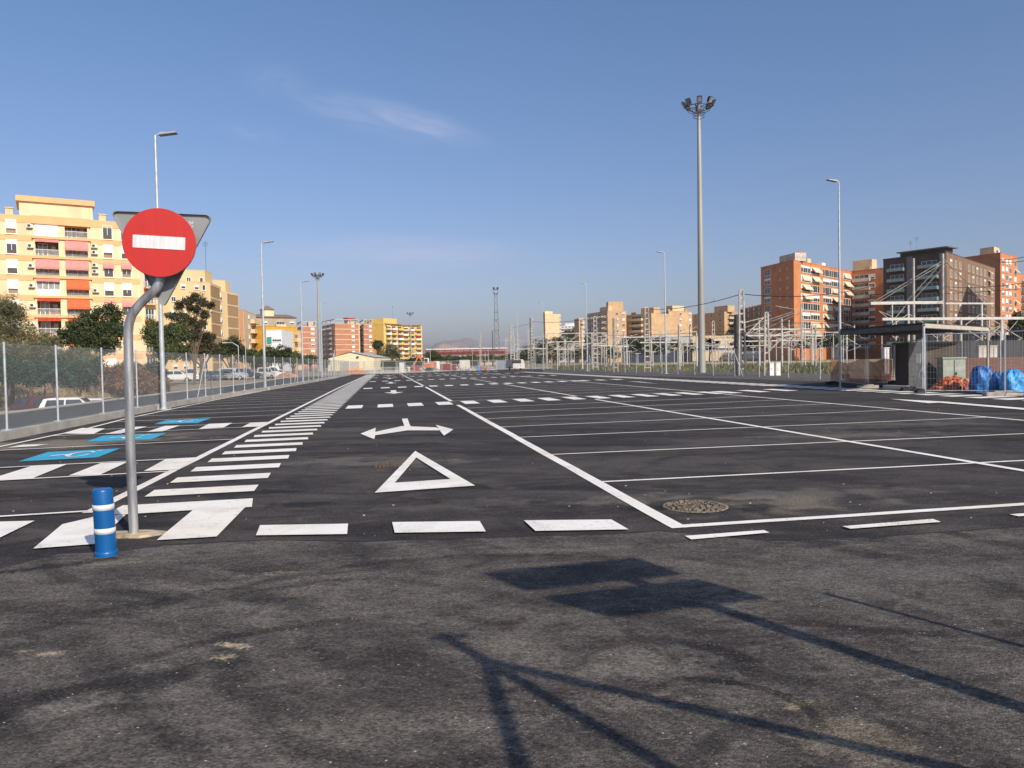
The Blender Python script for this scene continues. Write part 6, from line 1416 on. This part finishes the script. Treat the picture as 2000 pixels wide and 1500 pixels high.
# excavator
ea = V(838, 724, 150); ea.z = 0; o = empty('excavator', ea, 'orange excavator with raised arm working beyond the far edge of the lot', 'excavator')
x = MB()
for s_ in (-.9, .9): x.box(ea + Vector((0, s_, .35)), (2.6, .45, .7)); x.tube([ea + Vector((-1.3, s_ - .22, .35)), ea + Vector((-1.3, s_ + .22, .35))], .35, 10); x.tube([ea + Vector((1.3, s_ - .22, .35)), ea + Vector((1.3, s_ + .22, .35))], .35, 10)
x.build('tracks', black_pl, o)
x = MB(); x.box(ea + Vector((.3, 0, 1.15)), (2.2, 1.9, .8)); x.box(ea + Vector((.9, 0, 1.3)), (.9, 2.0, 1.1)); x.build('body', orm, o)
x = MB(); x.box(ea + Vector((-.4, -.45, 1.9)), (.9, .8, 1.3)); cb_ = x.build('cab', white_sh, o); x = MB(); x.box(ea + Vector((-.45, -.88, 2.05)), (.65, .03, .8)); x.build('cab_window', glass, cb_)
x = MB(); x.bar(ea + Vector((-.7, .2, 1.2)), ea + Vector((-2.0, .2, 3.1)), .3); x.bar(ea + Vector((-2.0, .2, 3.1)), ea + Vector((-2.9, .2, 1.3)), .24); x.build('arm', orm, o); x = MB(); x.box(ea + Vector((-2.9, .2, .9)), (.6, .7, .7), (1, 0, .3)); x.build('bucket', steel_dark, o)
# white bus facing the camera
carbus = mat('dull_white_bus_paint', (.50, .50, .48), .5, 0, .15, 1)
ba = V(1006, 722, 145); ba.z = 0; o = empty('bus', ba, 'white minibus facing the camera beside the railway at the far right of the lot', 'bus')
x = MB(); e_ = Vector((1, .3, 0)).normalized(); x.box(ba + Vector((0, 1.2, .75)), (2.3, 5, .9), e_); x.box(ba + Vector((0, 1.3, 1.45)), (2.15, 4.6, .6), e_); x.box(ba + Vector((0, 1.4, 1.85)), (2.0, 4.2, .2), e_); x.build('body', carbus, o)
x = MB(); x.box(ba + Vector((.28, -1.12, 1.5)), (1.8, .06, .75), e_); x.build('windscreen', glass, o)
for s_ in (-1, 1): x = MB(); x.tube([ba + e_ * s_ * 1.0 + Vector((0, -.3, .3)), ba + e_ * s_ * 1.15 + Vector((0, -.3, .3))], .32, 12); x.build('wheel', tyre, o); x = MB(); x.box(ba + e_ * s_ * .8 + Vector((.3, -1.32, .75)), (.3, .05, .15), e_); x.build('headlight', glass_lt, o)
# rubble row / barrels
for i, (px, h_, mt) in enumerate([(795, .9, white_sh), (801, .7, redm), (826, .8, concrete_lt), (853, .6, concrete_lt), (896, .7, concrete_lt), (905, .5, concrete_lt), (914, .6, concrete_lt), (924, .4, concrete_lt), (946, .5, orm), (953, .6, concrete), (960, .5, concrete_lt)]):
    p = V(px, 722, 146); p.z = 0; x = MB()
    for k in range(14): s_ = ru(.15, .4); x.box(p + Vector((ru(-.5, .5), ru(-.3, .3), ru(0, h_))), (s_, s_, s_ * .7), (rnd(), rnd() - .5, .01), (ru(-.4, .4), ru(-.4, .4), 1))
    tag(x.build('debris_heap', mt, origin=p), 'small heap of building debris at the far works edge, ' + nth(i) + ' of eleven', 'debris heap', 'debris heaps along the far edge')
for i, (p0, p1) in enumerate([(792, 808), (810, 826), (828, 844), (846, 862), (864, 880), (882, 898), (900, 916), (918, 934), (936, 952), (954, 970)]): far_panel(p0, p1, 141 + (i % 3), 'wire fence panel before the works area, ' + nth(i) + ' of ten', ht=1.9)
for i, (a_, b_, yt_, D_) in enumerate([(862, 884, 697, 420), (905, 930, 695, 430), (940, 968, 697, 400), (972, 998, 695, 380)]):
    building(['low cream house under the red footbridge, left one', 'low white house under the middle of the red footbridge', 'low tan house under the footbridge right part', 'low ochre house left of the white bus'][i], [(a_, yt_), (b_, yt_)], H + (hz(a_) - yt_) / FP * D_, [cream, white_sh, tan, yel][i], name='house', cat='house', depth=8)
# footbridge
a = V(832, 690, 480); b = V(992, 688, 480); F = Facade(a, b); z0 = H + (709 - 692.5) / FP * 480; z1 = H + (709 - 681.5) / FP * 480
o = empty('footbridge', Vector((a.x, a.y, 0)), 'long red truss footbridge with a white top rail crossing far behind the lot', 'bridge')
x = MB()
for z in (z0, z0 + 1.5, z1 - .6): x.bar(F.pt(0, z), F.pt(F.L, z), .5)
n = 26
for k in range(n): u0, u1 = F.L * k / n, F.L * (k + 1) / n; x.bar(F.pt(u0, z0), F.pt(u0, z1 - .6), .3); x.bar(F.pt(u0, z0 if k % 2 else z1 - .6), F.pt(u1, z1 - .6 if k % 2 else z0), .25)
x.box(F.pt(F.L / 2, z0 + .9, -2), (F.L, .2, 2.2), F.e); x.build('truss', mat('red_bridge_paint', (.24, .06, .06), .6), o)
x = MB(); x.bar(F.pt(0, z1, .4), F.pt(F.L, z1, .4), .7); x.build('top_rail', mat('pinkish_white', (.72, .6, .55), .6), o)
for u in (.1, .45, .8): x = MB(); x.bar(F.pt(F.L * u, -1, -1), F.pt(F.L * u, z0, -1), .9); x.build('pier', concrete, o)
# hills
def hill(name, pxc, D, ytop, wpx, mt, dpt, seedn, base=0):
    c = V(pxc, ytop, D); hh_ = c.z; wd = wpx / FP * D; x = MB(); n = 36; m2_ = 14; random.seed(seedn); ph = [rnd() * 6 for _ in range(4)]; vs = []
    for j in range(m2_ + 1):
        for i in range(n + 1):
            u = -1.6 + 3.2 * i / n; v = -1.6 + 3.2 * j / m2_
            z = (hh_ + 3) * max(0, 1 - (abs(u) / 1.6) ** 1.25) * max(0, 1 - (abs(v) / 1.6) ** 2) * (1 + .12 * math.sin(2.3 * u + ph[0]) + .10 * math.sin(5 * u + ph[1] + 2 * v) + .05 * math.sin(13 * u + ph[2] - 3 * v) + .03 * math.sin(29 * u + ph[3])) - 3
            vs.append(Vector((c.x + u * wd, D + v * dpt, z)))
    x.add(vs, [(j * (n + 1) + i, j * (n + 1) + i + 1, (j + 1) * (n + 1) + i + 1, (j + 1) * (n + 1) + i) for j in range(m2_) for i in range(n)], True); return struct(x.build(name, mt))
hm = mat('dry_hill', (.26, .20, .15), .95, 0, .2, .01); hp_ = mat('pinkish_hill', (.40, .22, .17), .95, 0, .2, .01, col2=(.45, .33, .22))
hill('hills', 893, 8200, 663, 78, hm, 900, 1); hill('hills', 1010, 8600, 688, 190, hm, 900, 2); hill('hills', 842, 8800, 680, 70, hm, 700, 3); hill('hills', 890, 4600, 670, 66, hp_, 400, 5); hill('hills', 965, 4300, 688, 90, hp_, 400, 6)
random.seed(21)
# ================================================================ TREES
GRN = {'dark': [(.050, .066, .026), (.078, .092, .036), (.030, .042, .018)], 'mid': [(.075, .100, .034), (.110, .130, .046), (.045, .062, .024)], 'olive': [(.135, .135, .070), (.17, .16, .085), (.085, .085, .045)], 'pine': [(.066, .066, .034), (.095, .086, .042), (.042, .044, .022)], 'blue': [(.030, .070, .042), (.048, .095, .050), (.02, .045, .028)], 'brown': [(.20, .10, .05), (.26, .145, .07), (.14, .075, .04)], 'straw': [(.34, .25, .13), (.26, .17, .08), (.18, .15, .06)]}
def gm(k): return [mat('leaves_%s_%d' % (k, i), c, .8, 0, .25, .8, spec=.2) for i, c in enumerate(GRN[k])]
bark = mat('bark', (.12, .085, .055), .95, 0, .3, 5)
def plant(name, cat, label, D, blobs, kind, n, leaf, base_px=None, trunk=.22, base_z=None, group=None, depth=.8, long=1.0, clump=.5, stems=True):
    """crown: leaf clusters in several uneven lobes given by their place and size in metres at distance D"""
    s = D / FP; bl = []
    for (px, py, rx, ry) in blobs:
        c = V(px, py, D + ru(-1, 1) * rx * s * .5); bl.append((c, rx * s, ry * s))
    extra = []
    for c, rx, ry in bl:                               # small ragged side lobes
        for _ in range(3):
            a = ru(-.3, 3.4); f = ru(.75, 1.1); extra.append((c + Vector((math.cos(a) * rx * f, ru(-.5, .5) * rx, math.sin(a) * ry * f)), rx * ru(.22, .4), ry * ru(.22, .42)))
    main_n = len(bl); bl = [(c, rx * .9, ry * .88) for c, rx, ry in bl] + extra
    mxz = max(b[0].z for b in bl[:main_n]); cx_ = sum(b[0].x * b[1] for b in bl) / sum(b[1] for b in bl)
    bx = V(base_px, 700, D).x if base_px else cx_; bz = gh(bx, D) if base_z is None else base_z
    B = Vector((bx, D, bz)); o = empty(name, B, label, cat, group)
    tot = sum(b[1] * b[2] for b in bl); x = MB()
    for c, rx, rz in bl:
        m = int(n * rx * rz / tot); cl = []
        for _ in range(max(5, int(m / 26))):          # twig clusters
            while 1:
                v = Vector((ru(-1, 1), ru(-1, 1), ru(-1, 1)))
                if .15 < v.length < 1: break
            v = v * (1.0 / v.length) * (v.length ** .45) * ru(.75, 1.08); cl.append(c + Vector((v.x * rx, v.y * rx * depth, v.z * rz)))
        cr = clump * (rx + rz) * .22 + leaf
        for q in cl:
            x.k = int(rnd() * 3)
            for _ in range(26):
                d = Vector((random.gauss(0, 1), random.gauss(0, 1), random.gauss(0, .8))) * cr * .55; p = q + d
                a = Vector((ru(-1, 1), ru(-1, 1), ru(-1, 1))).normalized(); b = a.cross(Vector((ru(-1, 1), ru(-1, 1), ru(-1, 1)))).normalized(); L = leaf * ru(.6, 1.3)
                a *= L * long; b *= L * .5 / long; x.add([p - a * .5, p + b * .5, p + a * .5, p - b * .5], [(0, 1, 2, 3)])
    x.build('crown', gm(kind), o)
    if stems:
        x = MB(); top = Vector((bl[0][0].x, D, mxz)); mid = B.lerp(top, .45) + Vector((ru(-.3, .3), 0, 0)); x.tube([B - Vector((0, 0, .2)), mid, B.lerp(top, .8) if len(bl) > 1 else bl[0][0]], [trunk, trunk * .7, trunk * .3], 8)
        for c, rx, rz in bl[:main_n]:
            f = ru(.25, .6); st_ = B.lerp(mid, f * 1.5 if f * 1.5 < 1 else 1); x.tube([st_, st_.lerp(c, .6) + Vector((0, 0, -rz * .2)), c], [trunk * .5, trunk * .3, trunk * .1], 6)
            for _ in range(3): e = c + Vector((ru(-1, 1) * rx * .8, ru(-.5, .5) * rx, ru(-.3, .8) * rz)); x.tube([st_.lerp(c, .6) + Vector((0, 0, -rz * .2)), e], [trunk * .2, trunk * .05], 5)
        x.build('trunk', bark, o)
    return o
plant('tamarisk_tree', 'tree', 'wispy olive grey tamarisk at the left edge before the yellow block', 70, [(8, 622, 30, 36), (45, 652, 30, 26), (-50, 620, 50, 50), (78, 668, 22, 16), (0, 665, 40, 24), (30, 612, 14, 16)], 'olive', 15000, .22, 20, .25, long=1.8, clump=.9)
plant('dark_tree', 'tree', 'dense dark green tree in front of the pink awnings of the yellow block', 76, [(155, 640, 30, 20), (200, 622, 36, 22), (222, 650, 24, 26), (175, 662, 44, 22), (130, 660, 18, 14), (205, 675, 30, 16)], 'dark', 15000, .26, 180, .3)
plant('pine_tree', 'tree', 'tall gappy pine with uneven tufts in front of the tan block', 92, [(384, 582, 11, 8), (398, 592, 8, 6), (366, 590, 9, 7), (352, 600, 10, 7), (410, 598, 7, 5), (380, 604, 12, 7), (345, 618, 13, 8), (398, 616, 9, 6), (366, 626, 12, 8), (386, 634, 11, 7), (350, 636, 12, 8), (375, 652, 14, 9)], 'pine', 8500, .24, 378, .2, clump=.75)
plant('round_tree', 'tree', 'bright mid green rounded tree just right of the nearest street lamp', 86, [(315, 662, 26, 26), (345, 655, 22, 24), (330, 685, 34, 18), (295, 650, 14, 20)], 'mid', 11000, .26, 325, .3)
plant('dark_tree', 'tree', 'dark bushy tree between the bright round tree and the panelled tan block', 95, [(390, 672, 26, 18), (372, 690, 28, 14), (415, 684, 16, 12), (405, 662, 14, 12)], 'pine', 8000, .26, 392, .3)
plant('dark_tree', 'tree', 'small dense tree in front of the second panelled tan block', 125, [(452, 673, 18, 13), (440, 688, 16, 10), (466, 686, 14, 12), (430, 692, 12, 8)], 'dark', 6000, .32, 452, .3)
for i, (px, py, rx, ry, lab) in enumerate([(492, 694, 18, 9, 'left end of the dark green tree row before the salmon block'), (520, 692, 20, 11, 'green tree before the white house, left part of its tree row'), (548, 690, 20, 12, 'taller green tree before the white and mustard houses'), (572, 696, 18, 9, 'green tree at the right end of the row before the mustard house')]):
    plant('row_tree', 'tree', lab, 150, [(px, py, rx, ry), (px - 8, py + 6, rx, ry * .8), (px + 9, py + 7, rx * .8, ry * .8)], 'dark' if i % 2 == 0 else 'mid', 4200, .36, px, .3)
for (px, py, rx, ry, kd, lab, D) in [(606, 702, 8, 8, 'mid', 'small tree at the foot of the left brick tower', 210), (632, 706, 9, 7, 'mid', 'small tree between the floodlight mast and the warehouse', 205), (737, 673, 7, 7, 'dark', 'dark palm like tree beside the right brick tower', 235), (760, 688, 17, 15, 'olive', 'olive brown tree before the yellow balconied block', 235), (845, 696, 15, 11, 'dark', 'dark tree at the left end of the red footbridge', 300), (893, 703, 12, 7, 'dark', 'distant dark tree behind the red containers', 330), (925, 705, 9, 9, 'mid', 'distant green tree behind the site cabin', 330), (811, 706, 22, 6, 'dark', 'dark hedge like tree mass below the end yellow block', 260)]:
    plant('distant_tree', 'tree', lab, D, [(px, py, rx, ry), (px - rx * .4, py + ry * .5, rx * .7, ry * .7), (px + rx * .5, py + ry * .4, rx * .6, ry * .7)], kd, 3000, .5, px, .3)
x = MB(); F = Facade(Vector((V(744, 708, 200).x, 200, 0)), Vector((V(792, 708, 200).x, 200, 0)))
for i in range(4200):
    p = F.pt(ru(0, F.L), ru(.2, 2.4), ru(-1, .3)); a = Vector((ru(-1, 1), ru(-1, 1), ru(-1, 1))).normalized() * .25; b = a.cross(Vector((ru(-1, 1), 1, ru(-1, 1)))).normalized() * .15; x.k = i % 3; x.add([p - a, p + b, p + a, p - b], [(0, 1, 2, 3)])
tag(x.build('hedge', gm('dark'), origin=F.pt(0, 0)), 'long clipped dark hedge right of the warehouse', 'hedge')
for i, px in enumerate((858, 872, 884, 908, 918, 936, 946, 962, 978, 988)):
    plant('distant_tree', 'tree', 'small distant tree under the red footbridge, ' + nth(i) + ' of ten', 320 + 9 * (i % 4), [(px, 702 - (i % 3), 8 + i % 3, 5 + i % 2)], ['dark', 'mid', 'olive'][i % 3], 1500, .5, px, .3)
# bushes in the ditch beyond the side street
for i, (px, py, rx, ry, lab) in enumerate([(10, 722, 38, 26, 'blue green bush at the left edge behind the chain link fence'), (60, 730, 36, 24, 'blue green bush left of the second fence post from the left'), (105, 722, 30, 24, 'tall blue green bush behind the fence post'), (150, 732, 32, 22, 'blue green bush between two fence posts'), (185, 728, 26, 22, 'blue green bush right of the others at the foot of the dark tree'), (-40, 715, 40, 30, 'blue green bush beyond the left edge')]):
    plant('bush', 'bush', lab, 62, [(px, py, rx, ry), (px + 14, py + 8, rx * .7, ry * .7), (px - 14, py + 6, rx * .7, ry * .7)], 'blue', 5200, .22, px, .1, base_z=-.6, group='blue green bushes beyond the side street')
for i, (px, py, rx, ry, lab) in enumerate([(15, 690, 46, 24, 'dusty olive scrub under the wispy tamarisk at the left edge'), (85, 695, 30, 20, 'dusty olive scrub between the tamarisk and the dark tree'), (150, 700, 34, 18, 'dusty olive scrub below the dark tree')]):
    plant('scrub', 'scrub', lab, 66, [(px, py, rx, ry), (px - 12, py + 8, rx * .7, ry * .7), (px + 16, py + 4, rx * .6, ry * .8)], 'olive', 6500, .22, px, .08, base_z=-.4, group='dusty olive scrub behind the bushes', long=1.6, clump=.8)
for i, (px, py, rx, ry, kd, lab) in enumerate([(222, 742, 26, 22, 'brown', 'dry reddish brown shrub behind the bent sign pole'), (270, 740, 28, 20, 'brown', 'dry brown shrub behind the nearest street lamp'), (300, 757, 26, 13, 'brown', 'low rusty brown shrub right of the nearest lamp foot'), (238, 762, 28, 10, 'straw', 'straw coloured low scrub before the brown shrubs'), (250, 722, 20, 12, 'olive', 'greyish brown scrub between the brown shrubs and the yellow block'), (300, 725, 18, 16, 'dark', 'dark green conifer shrub behind the nearest street lamp')]):
    plant('shrub', 'shrub', lab, 58 + i, [(px, py, rx, ry), (px + 10, py + 5, rx * .6, ry * .7)], kd, 4200, .2, px, .06, base_z=-.8, group='dry shrubs beyond the side street', long=1.5)
x = MB()
for i in range(7000):
    px = ru(-60, 330); D = ru(60, 84); p = V(px, 720, D); p.z = gh(p.x, p.y); h = ru(.1, .45); a = rnd() * 3.14; e = Vector((math.cos(a), math.sin(a), 0)) * ru(.05, .14); x.k = int(rnd() * 3); x.add([p - e, p + e, p + Vector((ru(-.1, .1), ru(-.1, .1), h))], [(0, 1, 2)])
tag(x.build('dry_grass', gm('straw') , origin=(0, 0, 0)), 'dry straw and rusty brown grass on the bank beyond the side street', 'dry grass', kind='stuff')
# pine wood on the hill at right
for i, (px, py, rx, ry) in enumerate([(1000, 702, 16, 8), (1020, 694, 16, 10), (1040, 684, 18, 12), (1060, 676, 18, 13), (1082, 671, 18, 14), (1104, 668, 18, 16), (1122, 660, 16, 15), (1138, 662, 14, 18), (1110, 652, 12, 9), (1048, 700, 22, 12), (1080, 695, 24, 14), (1112, 690, 24, 16), (1140, 690, 16, 14), (1128, 648, 9, 7)]):
    labs = ['farthest left pine of the wooded hill', 'second pine along the left slope of the hill', 'pine on the left slope below the sky', 'pine left of the pale tower foot', 'pine right before the pale tower', 'pine right of the pale tower foot', 'tall pine before the narrow tan block', 'pine touching the dark balconied block', 'pine under the white villas', 'low pine at the hill foot, left', 'low pine at the hill foot below the pale tower', 'low pine at the hill foot in the middle', 'low pine at the hill foot, right', 'highest pine beside the white villas']
    plant('hill_pine', 'pine tree', labs[i], 400 + 10 * (700 - py) * .5, [(px, py, rx, ry), (px + 6, py + 4, rx * .6, ry * .6)], 'dark' if i % 2 else 'pine', 2600, .75, px, .4, base_z=0, clump=.6)
for i, (px, py, rx, ry) in enumerate([(1190, 690, 20, 10), (1232, 672, 20, 12), (1262, 676, 18, 12), (1300, 674, 22, 12), (1340, 678, 20, 10), (1385, 672, 16, 12), (1450, 672, 20, 10), (1600, 668, 20, 8), (1565, 670, 16, 8), (1988, 638, 12, 18), (1640, 665, 16, 8)]):
    plant('railway_tree', 'tree', ['dark tree right of the pine hill behind the train', 'dark tree before the stepped tan block', 'dark tree left of the lattice mast', 'dark tree before the slanting balconies', 'low dark tree left of the floodlight mast', 'tree right beside the floodlight mast foot', 'tree left of the orange block foot', 'small tree before the orange block foot', 'small tree below the dark side of the orange block', 'green tree at the right edge before the brown block', 'small tree left of the canopy end'][i], (300 if px < 1460 else 235) if px < 1900 else 150, [(px, py, rx, ry), (px + 8, py + 3, rx * .6, ry * .7)], 'dark', 2200, .6, px, .3, base_z=0)
# ================================================================ PARKED CARS
def car_mesh(kind):
    """returns lists for body, glass; length along x, front +x"""
    if kind == 'van': prof = [(-2.1, .3), (-2.15, .9), (-2.1, 1.75), (-1.9, 1.86), (.6, 1.86), (1.35, 1.12), (2.0, .95), (2.15, .6), (2.12, .3)]; gl = [(-1.8, 1.15, .55, 1.68), (.62, 1.15, 1.2, 1.68)]
    elif kind == 'suv': prof = [(-2.1, .35), (-2.2, .9), (-2.05, 1.1), (-1.8, 1.62), (-1.5, 1.68), (.3, 1.68), (1.05, 1.1), (2.0, .95), (2.2, .65), (2.15, .35)]; gl = [(-1.7, 1.1, -.55, 1.55), (-.45, 1.1, .75, 1.55)]
    else: prof = [(-2.0, .3), (-2.08, .75), (-1.95, .98), (-1.55, 1.38), (-1.2, 1.45), (.2, 1.44), (1.0, .98), (1.9, .82), (2.08, .55), (2.05, .3)]; gl = [(-1.45, .97, -.5, 1.33), (-.4, .97, .65, 1.33)]
    return prof, gl
CM = {}
def car(px, py, D, z, yaw_, kind, colr, label):
    p = V(px, py, D); p.z = z; o = empty('parked_car', p, label, 'car', 'cars parked in the dirt car park on the left'); o.rotation_euler = (0, 0, yaw_)
    prof, gl = car_mesh(kind); key = kind
    if key not in CM:
        x = MB(); W_ = .86; top = max(a[1] for a in prof); n = len(prof)
        def wy(z): return W_ - max(0, (z - .95)) * .24
        L_ = [Vector((a, -wy(b), b)) for a, b in prof]; R_ = [Vector((a, wy(b), b)) for a, b in prof]
        x.add(L_ + R_, [(k, (k + 1) % n, n + (k + 1) % n, n + k) for k in range(n)] + [tuple(range(n))[::-1], tuple(range(n, 2 * n))])
        body = x; y = MB()
        for (a, z0_, b, z1_) in gl:
            for s_ in (-1, 1):
                sl0 = .12 if a < -1 else 0; sl1 = .35 if b > .5 else 0
                q = [Vector((a, s_ * (wy(z0_) + .012), z0_)), Vector((b + sl1 * .0, s_ * (wy(z0_) + .012), z0_)), Vector((b - sl1, s_ * (wy(z1_) + .012), z1_)), Vector((a + sl0, s_ * (wy(z1_) + .012), z1_))]
                y.quad(*(q if s_ < 0 else q[::-1]))
        k1 = [i for i in range(n - 1) if prof[i][1] > 1.3 and prof[i + 1][1] < prof[i][1] and prof[i][0] > 0][0]
        def seg(i, f0, f1, off):
            a, b = prof[i], prof[i + 1]; q0 = (a[0] + (b[0] - a[0]) * f0, a[1] + (b[1] - a[1]) * f0); q1 = (a[0] + (b[0] - a[0]) * f1, a[1] + (b[1] - a[1]) * f1)
            y.quad(Vector((q0[0] + off, -wy(q0[1]) + .1, q0[1] + .02)), Vector((q1[0] + off, -wy(q1[1]) + .1, q1[1] + .02)), Vector((q1[0] + off, wy(q1[1]) - .1, q1[1] + .02)), Vector((q0[0] + off, wy(q0[1]) - .1, q0[1] + .02)))
        seg(k1, .1, .9, .02); k2 = [i for i in range(n - 1) if prof[i + 1][1] > 1.3][0]; seg(k2, .15, .9, -.02)
        wh_ = MB(); wh_.tube([(0, -.1, 0), (0, .1, 0)], .32, 16); ri = MB(); ri.tube([(0, -.11, 0), (0, .11, 0)], .19, 10)
        li = MB(); li.box((0, 0, 0), (.08, .34, .14))
        def mk_(mb, nm, mt):
            me = bpy.data.meshes.new(nm); me.from_pydata([tuple(v) for v in mb.v], [], mb.f); me.materials.append(mt); me.update(); return me
        CM[key] = [mk_(body, 'car_body_' + kind, frame_w), mk_(y, 'car_glass_' + kind, glass), mk_(wh_, 'car_wheel_' + kind, tyre), mk_(ri, 'car_rim_' + kind, galv_pale), mk_(li, 'car_light_' + kind, glass_lt), mk_(li, 'car_tail_' + kind, redm)]
    M_ = CM[key]
    def sub(nm, me, par_, loc, mt=None):
        c = bpy.data.objects.new(nm, me); COL.objects.link(c); c.parent = par_; c.location = loc; c['_w'] = (0, 0, 0)
        if mt: c.material_slots[0].link = 'OBJECT'; c.material_slots[0].material = mt
        return c
    sub('body', M_[0], o, (0, 0, 0), colr); sub('windows', M_[1], o, (0, 0, 0))
    for sx in (-1.3, 1.3):
        for sy in (-1, 1): w__ = sub('wheel', M_[2], o, (sx, sy * .78, .32)); sub('rim', M_[3], w__, (0, 0, 0))
    for sy in (-1, 1): sub('headlight', M_[4], o, (2.08, sy * .6, .72)); sub('tail_light', M_[5], o, (-2.1, sy * .66, .82))
    return o
carW = mat('white_car_paint', (.72, .70, .68), .3, 0, 0); carS = mat('silver_car_paint', (.42, .43, .45), .3, .4, 0); carB = mat('dark_blue_car_paint', (.03, .05, .10), .3, .1, 0); carD = mat('maroon_car_paint', (.10, .03, .03), .3, .1, 0); carK = mat('grey_car_paint', (.12, .13, .14), .3, .2, 0); carP = mat('pale_violet_van_paint', (.48, .44, .48), .35, .1, 0)
car(150, 795, 52, -2.0, .25, 'suv', carW, 'white hatchback parked in the dip behind the side street, rear towards the lot'); car(92, 796, 56, -2.0, 1.2, 'suv', carD, 'dark maroon car left of the white hatchback in the dip'); car(200, 785, 56, -2.0, .1, 'sedan', carW, 'low white car mostly hidden by the side street edge'); 
for (px, yw, kd, cl_, lab) in [(349, .2, 'suv', carW, 'white car at the left end of the far dirt car park'), (374, -1.1, 'van', carW, 'white van facing the camera in the dirt car park'), (404, -1.0, 'sedan', carB, 'dark blue car beside the white van'), (424, -.9, 'sedan', carK, 'grey car next to the dark blue one'), (437, -.6, 'sedan', carS, 'silver car in front of the violet van'), (456, 0.05, 'van', carP, 'pale violet van seen from the side'), (482, .1, 'suv', carB, 'dark blue car right of the violet van'), (492, .3, 'sedan', carK, 'dark grey car farther right behind the fence'), (547, .2, 'sedan', carW, 'white car far right behind the fence'), (527, -.5, 'van', carW, 'white van behind the second street lamp')]:
    car(px, 743 - (px - 350) * .045, 112 + (px - 350) * .09, -.45, yw, kd, cl_, lab)
# earth mound and street lamps outside
for (px, py, w_, h_, D, lab) in [(480, 727, 45, 14, 135, 'pinkish heap of earth and branches behind the parked cars'), (560, 727, 40, 9, 120, 'low reddish heap of soil farther along the fence')]:
    x = MB(); c = V(px, py, D); 
    for i in range(900):
        a = rnd() * 6.28; r = rnd() ** .5; q = Vector((c.x + r * math.cos(a) * w_ / 2 / FP * D * 1.2, D + r * math.sin(a) * 2.5, -.4 + (1 - r) * h_ / FP * D * 1.4 * ru(.7, 1.1))); s_ = ru(.15, .5)
        x.box(q, (s_, s_ * .7, s_ * .5), (rnd() - .5, rnd() - .5, .01), (ru(-.6, .6), ru(-.6, .6), 1))
    tag(x.build('earth_heap', mat('pinkish_earth', (.42, .24, .16), .95, 0, .25, 1), origin=Vector((c.x, D, 0))), lab, 'earth heap')
for (px, yb, yt, D, lab, sd) in [(467, 735, 676, 110, 'thin old street lamp with a curved arm behind the parked cars', -1), (481, 735, 665, 112, 'plain pale lamp pole right of the curved lamp', 0), (841, 722, 684, 190, 'pale lamp pole left of the footbridge', 0), (923, 722, 678, 200, 'pale lamp pole before the footbridge centre', 0), (954, 722, 680, 170, 'pale pole right of the footbridge centre', 0), (948, 722, 688, 180, 'short pale pole near the works edge', 0), (654, 732, 684, 105, 'short galvanised pole before the warehouse, right one', 0), (652, 732, 690, 104, 'short galvanised pole before the warehouse, left one', 0)]:
    B = V(px, yb, D); B.z = -.3; T = V(px, yt, D); o = empty('lamp_pole', B, lab, 'lamp pole'); x = MB()
    x.tube([B, Vector((B.x, B.y, T.z - .3)), Vector((B.x, B.y, T.z))] + ([Vector((B.x + sd * .8, B.y, T.z + .5)), Vector((B.x + sd * 1.6, B.y, T.z + .55))] if sd else []), .055, 8); x.build('pole', galv_pale, o)
    if sd: x = MB(); x.box(Vector((B.x + sd * 1.9, B.y, T.z + .53)), (.7, .25, .12)); x.build('lamp_head', white_steel, o)

# ================================================================ HAZE
hx = MB(); hx.box((0, 4300, 100), (17000, 12000, 209)); 
hz_o = hx.build('haze', []) ; hz_o['kind'] = 'stuff'
hmt = bpy.data.materials.new('haze'); hmt.use_nodes = True; nt = hmt.node_tree
for n in list(nt.nodes): nt.nodes.remove(n)
mo_ = nt.nodes.new('ShaderNodeOutputMaterial'); pv_ = nt.nodes.new('ShaderNodeVolumePrincipled'); pv_.inputs['Density'].default_value = 0.00009; pv_.inputs['Color'].default_value = (0.80, 0.86, 0.97, 1); pv_.inputs['Anisotropy'].default_value = 0.2
nt.links.new(pv_.outputs[0], mo_.inputs['Volume']); hz_o.data.materials.append(hmt)
